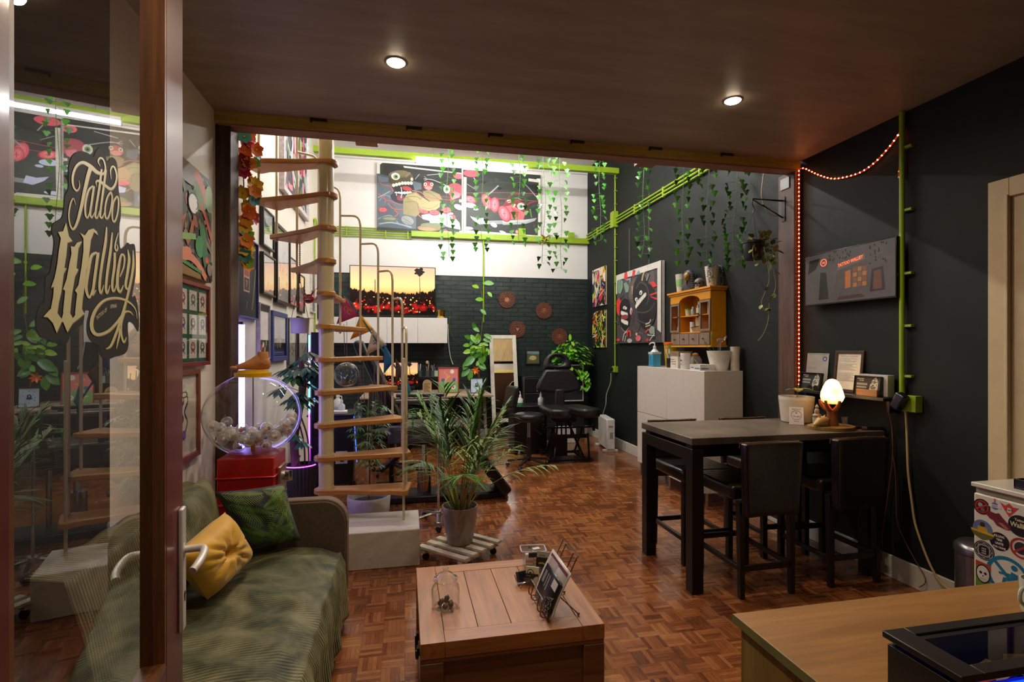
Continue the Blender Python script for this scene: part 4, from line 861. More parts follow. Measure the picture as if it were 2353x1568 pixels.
# ================================================================ bowl planter behind the plinth
c = P(843, 1168, Z=.28)
c = Vector((-.29, 4.42, 0)); T = thing('bowl_planter', 'wide white bowl planter with a slender leafy plant behind the plinth', 'potted plant', (c.x, c.y, 0))
MB().m(mat('cfcac2', .35, coat=.3)).lathe([(0, .0), (.10, 0), (.13, .03), (.165, .15), (.175, .27), (.168, .285), (.160, .28), (.155, .225), (0, .225)], n=44).build('bowl', T, smooth=50)
MB().m(SOIL).lathe([(0, .238), (.08, .245), (.154, .228)], n=24).build('soil', T)
r = random.Random(21); st = MB().m(mat('4a3a22', .7)); pts = [(0, 0, .22), (.006, 0, .5), (-.004, 0, .75), (.01, 0, .98)]; st.tube(spline(pts, 4), .006, 7); st.build('stem', T)
fo = MB()
for i in range(64):
    f = i/64; z = .50+f*.48; az = i*2.4; rr_ = .03+.02*r.random(); wide = .10 if z < .72 else .17
    base = Vector((0, 0, z)); d = Vector((math.cos(az), math.sin(az), .45)); tip = base+d.normalized()*wide*r.uniform(.5, 1)
    fo.m(mat(('3f6b22', '52802a', '2f5a22')[i % 3], .45)).tube([base, tip], .0016, 4)
    for k in range(5): q = az+(k-2)*.55; fo.leaf(tip, (math.cos(q), math.sin(q), -.1), .075, .014, .6, nseg=3)
fo.build('foliage', T)
# ================================================================ ribbed pot with the tall split-leaf plant
T = thing('split_leaf_plant', 'tall split-leaf plant with a thick trunk in a dark ribbed pot', 'potted plant', (-.84, 4.50, 0))
b = MB().m(mat('35302f', .5)); n = 60; vs = []; fs = []
for z, rr_ in ((0, .09), (.05, .10), (.52, .135), (.54, .135)):
    vs += [((rr_+(.004 if k % 2 else -.004))*math.cos(2*PI*k/n), (rr_+(.004 if k % 2 else -.004))*math.sin(2*PI*k/n), z) for k in range(n)]
for i in range(3):
    for k in range(n): fs.append((i*n+k, i*n+(k+1) % n, (i+1)*n+(k+1) % n, (i+1)*n+k))
b.add(vs, fs); b.build('ribbed_pot', T, smooth=0)
MB().m(SOIL).cyl((0, 0, .49), .128, .02).build('soil', T)
b = MB().m(wood('6b4a3a', '3a241c', 'z', 4, .7, bump=.8)); b.tube(spline([(-.03, 0, .50), (-.045, 0, .75), (-.01, .02, 1.0), (.02, .02, 1.2), (.0, .02, 1.42)], 5), [.036, .036, .035, .034, .034, .034, .033, .033, .033, .032, .032, .03, .03, .03, .028, .028, .026, .026, .024, .022, .02], 12)
for a in (0, 1.2, 2.4, 4.2): b.tube(spline([(.0, 0, .95-a*.08), (.06*math.cos(a), .06*math.sin(a), .75-a*.05), (.07*math.cos(a), .07*math.sin(a), .50)], 4), .007, 6)
b.build('trunk', T, smooth=60)
def split_leaf(mb, base, az, el, L, petiole):
    d = Vector((math.cos(az)*math.cos(el), math.sin(az)*math.cos(el), math.sin(el))); base = Vector(base); tip = base+d*petiole+Vector((0, 0, .02)); mb.tube([base, base+d*petiole*.5+Vector((0, 0, .02)), tip], .003, 5)
    for k in range(7):
        q = az+(k-3)*.42; l_ = L*(1-.07*abs(k-3)); mb.leaf(tip-d*L*.12, (math.cos(q), math.sin(q), -.12-.1*abs(k-3)), l_, L*.27, .45, nseg=4)
b = MB(); r = random.Random(33)
for i in range(20):
    az = r.uniform(-2.6, .8) if i < 14 else r.uniform(0, 6.28); b.m(mat(('2c5a48', '24503a', '37684a', '2f5e34')[i % 4], .32, coat=.2)); split_leaf(b, (0, .01, r.uniform(.92, 1.42)), az, r.uniform(-.1, .6), r.uniform(.14, .19), r.uniform(.06, .17))
for (az, z) in ((-1.9, .82), (-1.5, .78), (-1.0, .72)): b.m(mat('2c5a48', .3)); split_leaf(b, (-.02, -.03, z), az, .1, .12, .12)
b.build('foliage', T)
# black tower with led strip
q = P(727, 800, Y=4.86)
T = thing('black_tower', 'tall slim black tower unit behind the stair pole', 'tower speaker', (q.x, q.y, 0))
b = MB().m(mat('0c0a0e', .35)).box(-.038, .038, -.05, .05, 0, 1.635); TB = b.build('tower_body', T, bev=.004)
b = MB().m(mat('38343a', .4)); 
for z, s in ((1.55, .014), (1.34, .016), (1.22, .012)): b.tube([(s*math.cos(a), -.0505, z+s*math.sin(a)) for a in [2*PI*k/16 for k in range(16)]], .0015, 4, close=True)
b.box(-.010, .010, -.052, -.0505, 1.44, 1.446).box(-.006, .006, -.052, -.0505, 1.40, 1.415); b.build('marking', TB)
b = MB().m(emis('3a60ff', 8)).box(-.016, -.002, -.053, -.0505, 1.02, 1.055); b.build('display', TB, bev=.001)
b = MB().m(mat('4a464c', .4)); text(b, 'ARUEX  LOVD   EMS', .03, (.010, -.0508, .52), (0, 0, 1), (-1, 0, 0)); b.build('lettering', TB, smooth=0)
LZ = MB(); 
T = thing('led_strip', 'vertical colour changing led strip along the black tower', 'led strip', (q.x-.055, q.y-.03, 0))
zs_ = .42
cols = [(.42, 'ff3a7a'), (.47, 'c040ff'), (.62, '8a50ff'), (.80, '9050ff'), (.92, '60a0ff'), (1.04, '50e0e8'), (1.18, '60b0ff'), (1.30, 'ff90c0'), (1.36, '8a70ff'), (1.50, '60c0ff'), (1.61, '80e0ff')]
MB().m(mat('dcdce4', .4)).box(-.007, .007, 0, .004, .42, 1.62).build('strip_backing', T)
for i in range(len(cols)-1): MB().m(emis(cols[i][1], 7)).box(-.0055, .0055, -.004, 0, cols[i][0], cols[i+1][0]-.002).build('led_segment', T)
# purple led ring in the ribbed pot
T = thing('led_strip', 'purple led strip curled around the rim of the ribbed pot', 'led strip', (-.84, 4.50, .545))
MB().m(emis('c030ff', 14)).tube([(.132*math.cos(a), .132*math.sin(a), 0) for a in [-2.9+2.6*k/14 for k in range(15)]], .004, 6).build('led_segment', T)
# flower garland on the post
r = random.Random(9)
b = MB(); T = thing('flower_garland', 'bright garland of artificial flowers hanging behind the left post', 'garland', (-1.10, 3.88, 0))
st = MB().m(mat('3a6a22', .6)).tube([(0, 0, 3.0), (.01, 0, 2.6), (0, 0, 2.08)], .004, 6); st.build('stem', T)
gc = ['e8680c', 'f08a10', 'c0306a', '2f7f8a', 'e0b020', '6aa020', 'b02a3a', 'f07a20', 'e8c02a']
for i in range(46):
    z = 2.97-i*.020; a = r.uniform(-1.2, 1.2); rr_ = r.uniform(.015, .085)*(1.1 if z > 2.4 else .5); c = gc[(i*5+r.randrange(3)) % 9]; mb = MB().m(mat(c, .6, var=.25)); o = Vector((rr_*math.cos(a), rr_*math.sin(a)-.02, z))
    ax = Vector((math.cos(a), math.sin(a)-.8, r.uniform(-.3, .5))).normalized()
    e1 = ax.orthogonal().normalized(); e2 = ax.cross(e1)
    for k in range(6): q = k*PI/3; mb.leaf(o, e1*math.cos(q)+e2*math.sin(q)+ax*.4, .058, .046, .2, up=ax, nseg=4)
    mb.m(mat('d8b020', .6)).ell(o+ax*.01, .007, n=6, k=5); mb.build('flower', T)
# ================================================================ pictures on the left wall
# zoomed picture coordinates are used for the outlines
flash = [('1f5a3c', [(0, 0), (1, 0), (1, 1), (0, 1)])]
fr_ = random.Random(40)
for i in range(4):
    for j in range(3):
        x, y = .05+i*.24, .05+j*.315; flash += [('d9d2c4', [(x, y), (x+.19, y), (x+.19, y+.26), (x, y+.26)])]
        c = ('8a3a2c', '2b2b2a', '3b5a48', '4a3f8a')[(i*2+j) % 4]
        flash += [(c, 'E', x+.095, y+.15, .055, .065), ('d9d2c4', 'E', x+.095, y+.16, .035, .035), (c, 'E', x+.075, y+.17, .012, .014), (c, 'E', x+.115, y+.17, .012, .014), (c, 'L', [(x+.05, y+.06), (x+.095, y+.10), (x+.14, y+.06)], .018)]
jungle = [('3d3a34', [(0, 0), (1, 0), (1, 1), (0, 1)])]+blots(71, ['5a5a50', '6d6456', '4a6a3c', '8a7a6a', '2a2622', '7a8a6a', '9a5a44'], 90, (.04, .18), .6, .035)+[ ('8c8a86', 'E', .45, .93, .30, .12), ('6d8a5a', 'E', .72, .78, .16, .14), ('c87a5a', 'L', [(.6, .97), (.78, .85), (.85, .75)], .10), ('8fa878', 'E', .92, .8, .10, .13),
          ('4f6a3c', [(.45, .75), (.6, .8), (.7, .6), (.55, .6)]), ('1a1714', 'E', .56, .66, .115, .10), ('e4e0da', 'E', .56, .66, .10, .085), ('1a1714', 'L', [(.62, .62), (.65, .66), (.63, .70)], .015), ('c85a38', 'L', [(.72, .70), (.86, .58), (1, .40)], .05), ('2a2420', [(.6, .6), (.75, .62), (.95, .35), (.8, .3)]),
          ('7a6a3c', 'L', [(.68, .55), (.82, .40), (.98, .30)], .05), ('a8603c', 'L', [(.55, .5), (.5, .38), (.42, .28)], .06), ('86b06a', [(.2, .33), (.6, .40), (.62, .35), (.2, .27)]), ('2f7a3a', 'E', .78, .40, .07, .14, .3), ('3a8a44', 'E', .70, .30, .10, .10, .7), ('2a6a34', 'E', .82, .25, .06, .12),
          ('d98468', 'L', [(.3, .15), (.5, .17), (.68, .12), (.85, .02)], .07), ('d98468', 'E', .38, .18, .14, .06, .3), ('3f8a44', [(.2, .14), (.75, .08), (.75, .05), (.2, .11)]), ('8a6a34', [(.2, .10), (.72, .04), (.72, 0), (.2, 0)]), ('e84a48', 'E', .86, .20, .035, .03), ('9a8a7a', 'E', .93, .12, .06, .06)]
picture('painting', 'green and orange cartoon jungle canvas high on the left wall by the door', 'painting', 'left', (2.80, 3.44), 1.89, 2.505, XL, canvas=True, shapes=jungle, bg='3d3a34', fr='b9a47c', dep=.03)
picture('framed_print', 'red framed sheet of twelve flash drawings on green, on the left wall', 'picture', 'left', (2.83, 3.435), 1.397, 1.866, XL, shapes=flash, fr='7a2a1c', fw=.022, glz=True, bg='1f5a3c')
kn = [('2a2838', 'L', [(.45, .2), (.40, .35), (.52, .45), (.42, .6), (.55, .72), (.45, .85)], .05), ('2a2838', 'L', [(.60, .25), (.70, .4), (.58, .55), (.72, .7), (.62, .85)], .04), ('6a4ab8', 'E', .55, .22, .09, .07), ('2a2838', 'E', .56, .8, .15, .05), ('dcd4c8', 'E', .56, .8, .10, .03)]
picture('framed_print', 'narrow brown framed ink drawing low on the left wall beside the globe', 'picture', 'left', (2.86, 3.28), .885, 1.378, XL, shapes=kn, fr='7a4424', fw=.028, glz=True, bg='dcd4c8', mount=.03)
picture('framed_poster', 'dark blue framed poster just behind the left timber post', 'poster', 'left', (3.97, 4.49), 1.72, 2.33, XL, fr='39427c', fw=.012, bg='17161e', shapes=[('c9a47a', [(.32, .32), (.62, .32), (.62, .70), (.32, .70)]), ('a8483c', [(.36, .52), (.60, .52), (.60, .68), (.36, .68)]), ('17161e', [(.35, .34), (.60, .34), (.60, .50), (.35, .50)]), ('c86a60', 'L', [(.43, .46), (.50, .45), (.46, .41), (.46, .38)], .03), ('7a7a3c', 'L', [(.95, .66), (.88, .45), (.75, .1)], .04), ('3c5a34', 'L', [(.5, .2), (.45, .1)], .05)])
w_ = [('2f6a5c', 'L', [(.1, .85), (.35, .6), (.7, .55)], .16), ('c88a2c', 'L', [(.05, .42), (.95, .48)], .025), ('3a7a5a', 'L', [(.05, .48), (.95, .54)], .025), ('d8a84a', 'L', [(.05, .36), (.95, .42)], .02), ('c8b8a8', 'L', [(.2, .3), (.4, .1)], .05)]
picture('framed_print', 'upper black framed print with teal and gold lines, first behind the stair', 'picture', 'left', (4.62, 4.99), 2.355, 2.68, XL, fr='181412', fw=.016, dep=.035, shapes=w_, glz=True, bg='dcd4cc')
picture('framed_print', 'lower black framed print reflecting the sunset, below the teal and gold one', 'picture', 'left', (4.62, 5.04), 1.95, 2.30, XL, fr='181412', fw=.016, dep=.035, shapes=blots(3, ['b8b4b8', 'c8a890', '8a868a', 'd8c8b8'], 14), glz=True, bg='d4ccc8')
picture('framed_print', 'tallest black framed print behind the spiral stair', 'picture', 'left', (5.07, 5.64), 1.917, 2.65, XL, fr='181412', fw=.03, dep=.04, shapes=blots(5, ['c8a8a0', 'b06a60', '8aa890', '9a98a0', 'd8d0c8', '5a5a60'], 40, (.04, .14), .6, .03), glz=True, bg='cfc8c4')
picture('framed_print', 'thin framed pale print right of the tallest black one', 'picture', 'left', (5.68, 6.05), 1.94, 2.44, XL, fr='3a302a', fw=.012, shapes=blots(6, ['8a8480', '4a4644', 'c0b8b0'], 16), glz=True, bg='dcd4cc')
picture('framed_print', 'small black framed red print behind the hanging chain', 'picture', 'left', (6.12, 6.46), 1.90, 2.33, XL, fr='181412', fw=.016, shapes=blots(7, ['a8483c', 'c88a7a', '8a8480', '3a3230'], 22), glz=True, bg='cfc4bc')
picture('framed_print', 'pale print with a red figure far along the left wall', 'picture', 'left', (6.95, 7.2), 1.95, 2.55, XL, fr='c8c0b8', fw=.014, shapes=blots(9, ['b0303a', '6a2a30', '9aa0a0'], 22), glz=True)
picture('framed_print', 'black framed print farthest along the left wall', 'picture', 'left', (7.5, 7.85), 1.9, 2.6, XL, fr='181412', fw=.016, shapes=blots(10, ['8a8480', '3a3634', 'b0a8a0'], 20), glz=True)
picture('poster', 'narrow pale poster with colourful lower part beside the glow tube', 'poster', 'left', (4.53, 4.86), 1.40, 1.87, XL, fr='a8a29a', fw=.012, bg='d4ccc4', shapes=blots(11, ['d0a8a0', 'a8b8a0', 'c8b8c0'], 22, (.03, .1))+[('2a2422', [(0, .02), (1, .02), (1, .34), (0, .34)]), ('1f2a24', [(0, .88), (1, .88), (1, .98), (0, .98)])]+[(c, 'E', x, y, .08, .05, a) for c, x, y, a in (('c8402c', .3, .2, .4), ('d88a3c', .6, .15, 1), ('e0d8c8', .45, .25, .2), ('7a9a3c', .75, .28, .6), ('d0a040', .2, .08, 2))])
picture('framed_poster', 'blue framed poster with a pale sky and dark figures', 'poster', 'left', (4.93, 5.52), 1.374, 1.833, XL, fr='2c3f78', fw=.045, dep=.035, glz=True, bg='b8b8be', shapes=[('1b191c', [(0, .18), (1, .18), (1, .45), (0, .45)]), ('2b3470', [(0, 0), (1, 0), (1, .18), (0, .18)]), ('8a7a68', 'E', .4, .33, .08, .14), ('9a8a78', 'E', .6, .36, .10, .16), ('6a5a50', 'E', .25, .3, .07, .10), ('a8a8b4', 'E', .5, .62, .05, .22), ('aab0e0', 'L', [(.1, .10), (.9, .10)], .02), ('8a94d0', 'L', [(.1, .05), (.9, .05)], .015)])
picture('framed_print', 'framed ink drawing right of the blue framed poster', 'picture', 'left', (5.62, 6.0), 1.32, 1.80, XL, fr='4a4440', fw=.014, glz=True, shapes=blots(12, ['3a3634', '6a6460', '8a847a'], 30, (.04, .12)), bg='c8c4b8')
picture('framed_print', 'black framed print behind the hanging lilac planter', 'picture', 'left', (6.1, 6.7), 1.35, 1.85, XL, fr='181412', fw=.025, glz=True, shapes=blots(13, ['8a8480', 'c0b8b0', '5a5450'], 14), bg='d0ccc8')
picture('painting', 'large white framed painting high on the left wall above the stair', 'painting', 'left', (5.30, 6.62), 3.02, 4.30, XL, fr='c8bcc0', fw=.05, dep=.05, bg='3f3e40', shapes=blots(14, ['5a5c58', '8a9a98', 'a8b8b4', '8a8438', '2a2a2c', 'c83a5a', 'e07888', '6a6a4c', '9aa89a'], 110, (.06, .28), .75, .05)+[('c83a5a', 'L', [(.75, .95), (.82, .6), (.72, .3)], .04), ('a8b8b8', 'L', [(.2, .7), (.35, .5), (.3, .3), (.5, .15)], .05)])
lw7 = P(720, 600, X=XL)
lime('vertical_conduit', 'thin lime green conduit down the left wall behind the stair pole', lambda m: (m.tube([(XL+.02, 7.2, 3.2), (XL+.02, 7.2, 1.55)], .011), m.tube([(XL+.02, 7.2, 3.2), (XL+.02, 7.38, 3.05)], .02)))
# ================================================================ back wall
BOX1 = (280, 240, 1070, 910)
def tex_(bx, seed, cols, n_): return [(s_[0], 'L', [(bx[0]+x*(bx[2]-bx[0]), bx[3]+y*(bx[1]-bx[3])) for x, y in s_[2]], s_[3]*600) if s_[1] == 'L' else (s_[0], 'E', bx[0]+s_[2]*(bx[2]-bx[0]), bx[3]+s_[3]*(bx[1]-bx[3]), s_[4]*500, s_[5]*500, s_[6]) for s_ in blots(seed, cols, n_, (.02, .09), .6, .012)]
p1 = [('2b302c', [(280, 240), (1070, 280), (1070, 915), (280, 880)])]+tex_(BOX1, 81, ['38403a', '222622', '434a44'], 60)+[ ('56636e', [(280, 350), (400, 370), (430, 560), (640, 700), (640, 885), (280, 880)]), ('6e7b88', [(285, 370), (390, 385), (400, 420), (300, 440)]), ('5e6b76', [(600, 400), (690, 420), (690, 480), (610, 500)]),
 ('4a5560', [(290, 700), (420, 640), (560, 880), (290, 878)]), ('7b8894', 'L', [(300, 620), (360, 560), (430, 600)], 10), ('7b8894', 'L', [(290, 800), (400, 760), (480, 840)], 12), ('8a9aa4', 'L', [(300, 850), (420, 830), (600, 870)], 14),
 ('58604f', 'E', 395, 795, 85, 26), ('7d8a72', 'E', 395, 792, 60, 14), ('8b8f8c', 'E', 560, 800, 60, 42, .4), ('6a6f6e', 'L', [(520, 780), (600, 830)], 6), ('6a6f6e', 'L', [(530, 810), (590, 850)], 6),
 ('25221f', [(345, 262), (400, 248), (530, 275), (535, 320), (350, 345), (340, 320)]), ('574f3c', 'E', 500, 390, 118, 85, -.2), ('6e6448', 'E', 480, 345, 95, 40, -.2), ('7b7152', 'L', [(540, 370), (585, 320)], 16), ('e8e6da', 'E', 450, 368, 40, 36), ('7aa26c', 'E', 452, 370, 22, 22), ('1a1f1c', 'E', 455, 368, 9, 10), ('d8d8c4', 'E', 600, 385, 12, 18),
 ('1b1d2a', [(415, 470), (500, 420), (610, 435), (625, 490), (560, 540), (470, 520)]), ('b23a3a', 'E', 555, 482, 45, 22, .2)]
for i in range(7): p1.append(('e6e2d2', 'E', 432+i*27, 458-i*9+(i > 3)*(i-3)*7, 15, 17))
for i in range(6): p1.append(('dedac8', 'E', 455+i*26, 535-i*3, 14, 14))
p1 += [('23283a', 'E', 480, 585, 80, 48, .3), ('7a3a44', 'E', 495, 580, 34, 30), ('d8d4c8', 'L', [(500, 470), (508, 530), (500, 580)], 7), ('d8d4c8', 'L', [(455, 520), (460, 560)], 6)]
for pts in ([(300, 420), (330, 460), (400, 470), (430, 520)], [(290, 540), (350, 600), (420, 620), (500, 650)], [(380, 640), (430, 690), (520, 690), (600, 700)], [(440, 700), (470, 740), (440, 770)], [(330, 570), (360, 610), (350, 640)], [(640, 720), (700, 770), (800, 800), (890, 800)], [(600, 500), (680, 510), (740, 560)]):
    p1.append(('8c4a48', 'L', pts, 13)); p1.append(('b07068', 'L', pts, 5))
p1 += [('1f2320', 'E', 560, 620, 10, 6), ('8a8058', [(520, 600), (560, 530), (640, 510), (700, 560), (690, 700), (640, 760), (520, 740)]), ('a09468', [(540, 560), (640, 520), (760, 640), (730, 670), (600, 590)]), ('6d6546', 'L', [(545, 570), (650, 560), (740, 640)], 7), ('6d6546', 'L', [(530, 620), (640, 610), (660, 690)], 6),
 ('8a8058', [(700, 500), (760, 480), (860, 520), (900, 600), (800, 620), (720, 560)]), ('6d6546', 'L', [(720, 500), (800, 530), (870, 590)], 6), ('b79468', [(700, 560), (760, 600), (865, 590), (860, 650), (800, 700), (700, 690), (660, 640)]), ('8a6a40', 'L', [(690, 660), (780, 670), (850, 620)], 5),
 ('c8d0ee', [(690, 740), (860, 700), (990, 735), (1050, 800), (1060, 870), (940, 850), (800, 800), (700, 780)]), ('c8d0ee', 'E', 1040, 640, 45, 26, .4), ('c8d0ee', 'E', 800, 815, 40, 22, .6), ('b8c0e0', 'E', 960, 710, 30, 12)]
for x, y, a, b_, r_ in ((335, 710, 40, 26, 0), (710, 705, 48, 22, .2), (810, 710, 50, 30, 0), (925, 680, 54, 32, -.2), (910, 890, 26, 18, 0)): p1 += [('a8303a', 'E', x, y, a, b_, r_), ('e06068', 'E', x, y-3, a*.86, b_*.78, r_), ('b23a44', 'L', [(x-a*.5, y), (x+a*.5, y-4)], 4), ('b23a44', 'L', [(x-a*.1, y-b_*.5), (x, y+b_*.5)], 4)]
p1 += [('b8464c', 'E', 752, 440, 46, 42), ('d88a8a', 'E', 755, 462, 34, 20), ('e6e2c8', 'E', 725, 428, 15, 18), ('3a5a3a', 'E', 725, 428, 7, 9), ('e6e2c8', 'E', 786, 424, 15, 18), ('3a5a3a', 'E', 786, 424, 7, 9),
 ('b0505c', 'E', 1010, 470, 80, 75), ('d8808a', [(960, 530), (1000, 480), (1060, 500), (1050, 540), (980, 570)]), ('e8e6c8', 'E', 928, 465, 32, 42), ('6a9a6c', 'E', 928, 465, 18, 22), ('1a1f1c', 'E', 928, 465, 8, 10), ('c8505c', 'L', [(965, 520), (968, 600)], 9), ('e06070', 'E', 1040, 320, 50, 34),
 ('a8a8ae', 'L', [(710, 375), (800, 380), (930, 430)], 9), ('a8a8ae', 'L', [(715, 350), (740, 372)], 5), ('a8a8ae', 'L', [(715, 395), (745, 378)], 5), ('a8a8ae', 'L', [(630, 385), (670, 330)], 6), ('a8a8ae', 'L', [(740, 335), (890, 310)], 7), ('a8a8ae', 'L', [(290, 590), (400, 520)], 7),
 ('b84850', 'L', [(700, 550), (850, 570), (1070, 575)], 5), ('b84850', 'L', [(840, 540), (960, 545)], 4), ('6e8060', 'E', 800, 840, 120, 26), ('8a7a58', 'E', 760, 870, 110, 30), ('b0866a', 'E', 740, 880, 80, 18), ('d8505c', 'E', 980, 750, 34, 32), ('e6e2c8', 'E', 965, 755, 16, 22), ('3a5a3a', 'E', 965, 755, 7, 10),
 ('d4cec2', [(280, 240), (330, 243), (308, 262), (308, 352), (280, 352)]), ('d4cec2', [(520, 258), (1070, 290), (1070, 300), (530, 276)]), ('d4cec2', [(1046, 560), (1070, 562), (1070, 590), (1046, 590)]), ('d4cec2', [(1048, 880), (1070, 880), (1070, 915), (860, 906), (860, 890), (1048, 896)])]
BOX2 = (1108, 285, 1850, 950)
p2 = [('2a302c', [(1108, 285), (1850, 285), (1850, 950), (1108, 950)])]+tex_(BOX2, 82, ['38403a', '222622', '3f463f'], 70)+[ ('3a413b', 'E', 1500, 470, 300, 90), ('333a34', 'E', 1350, 720, 260, 60), ('1f2421', 'E', 1300, 400, 20, 14), ('1f2421', 'E', 1450, 455, 24, 14), ('1f2421', 'E', 1780, 660, 20, 18), ('1f2421', 'E', 1640, 430, 14, 14), ('1f2421', 'E', 1200, 500, 18, 14),
 ('e05a66', 'E', 1180, 320, 75, 36), ('b8404c', 'L', [(1120, 525), (1500, 495), (1850, 485)], 5), ('b8404c', 'L', [(1110, 575), (1500, 562), (1850, 565)], 5), ('8a2c34', 'L', [(1530, 560), (1570, 510), (1650, 495)], 14), ('8a2c34', 'L', [(1690, 640), (1740, 590), (1800, 570)], 14),
 ('7a2a30', 'E', 1600, 650, 120, 92, .2), ('d8606a', [(1500, 640), (1570, 620), (1700, 700), (1680, 770), (1560, 770)]), ('a83a44', [(1560, 640), (1640, 690), (1620, 750), (1580, 700)]), ('e6e6d0', 'E', 1658, 628, 38, 36), ('6a9a7c', 'E', 1658, 630, 22, 22), ('1a1f1c', 'E', 1660, 630, 9, 10), ('d8d8c4', 'E', 1540, 582, 24, 16, -.3), ('8a3038', 'L', [(1500, 600), (1600, 570), (1700, 600)], 12),
 ('8e9294', [(1300, 800), (1480, 785), (1480, 825), (1300, 835)]), ('a2a6a6', [(1478, 785), (1700, 765), (1812, 742), (1790, 775), (1690, 815), (1480, 832)]), ('b8bcba', [(1480, 795), (1700, 772), (1800, 748), (1700, 785), (1480, 812)])]
for x, y, a, b_, r_ in ((1178, 588, 58, 36, .3), (1325, 590, 46, 78, -.3), (1345, 620, 40, 60, -.3), (1405, 628, 44, 82, 0), (1498, 716, 56, 90, -.4)): p2 += [('9a2c38', 'E', x, y, a, b_, r_), ('e05c68', 'E', x-3, y-2, a*.85, b_*.88, r_), ('f0808a', 'E', x-4, y-3, a*.5, b_*.62, r_), ('a83a46', 'L', [(x-a*.3, y), (x+a*.3, y)], 6), ('a83a46', 'L', [(x, y-b_*.4), (x, y+b_*.4)], 5)]
p2 += [('a8a8ae', 'L', [(1440, 425), (1380, 490), (1320, 545)], 13), ('a8a8ae', 'L', [(1690, 385), (1740, 440), (1800, 510)], 9), ('a8a8ae', 'L', [(1205, 360), (1235, 410)], 8), ('a8a8ae', 'L', [(1140, 430), (1220, 480)], 5), ('c8d0ee', 'E', 1170, 648, 58, 26, .1), ('c8d0ee', 'E', 1225, 685, 24, 11), ('c8d0ee', [(1170, 760), (1240, 780), (1295, 770), (1310, 830), (1260, 840), (1200, 800)]), ('c8d0ee', 'E', 1395, 838, 34, 22, .5), ('c8d0ee', 'E', 1150, 885, 50, 16), ('c8d0ee', 'E', 1480, 908, 34, 12, .3), ('5a8a3a', 'L', [(1745, 650), (1760, 740)], 12), ('8aa868', 'L', [(1560, 560), (1620, 545), (1660, 560)], 6),
 ('e06a78', 'E', 1622, 898, 22, 22), ('e8e4d8', 'E', 1620, 898, 9, 9),
 ('d4cec2', [(1108, 360), (1138, 362), (1132, 905), (1850, 928), (1850, 950), (1108, 935)]), ('d4cec2', [(1830, 365), (1850, 366), (1850, 945), (1822, 940)]), ('d4cec2', [(1730, 330), (1850, 340), (1850, 368), (1730, 360)])]
a = P(866, 375, Y=YB-.05); b_ = P(1062, 540, Y=YB-.05); zt = P(960, 380, Y=YB-.05).z; zb2 = P(960, 533, Y=YB-.05).z
picture('canvas_painting', 'left of the two dark cartoon canvases: a toothy monster eating', 'painting', 'back', (a.x, b_.x-.01), zb2, zt, YB, canvas=True, shapes=p1, box=BOX1, bg='2b302c', fr='d4cec2', dep=.05)
a = P(1064, 375, Y=YB-.05); b2 = P(1242, 540, Y=YB-.05)
picture('canvas_painting', 'right of the two dark cartoon canvases: tomato slices over a knife', 'painting', 'back', (a.x+.005, b2.x), zb2-.01, zt-.02, YB, canvas=True, shapes=p2, box=BOX2, bg='2a302c', fr='d4cec2', dep=.05)
rail = MB().m(mat('dad8d2', .4)).tube([(XL+.02, YB-.06, P(1350, 400, Y=YB-.06).z), (XR-.02, YB-.06, P(1350, 400, Y=YB-.06).z)], .012, 8); tag(rail.build('picture_rail'), 'white rail along the top of the back wall above the canvases', 'rail')
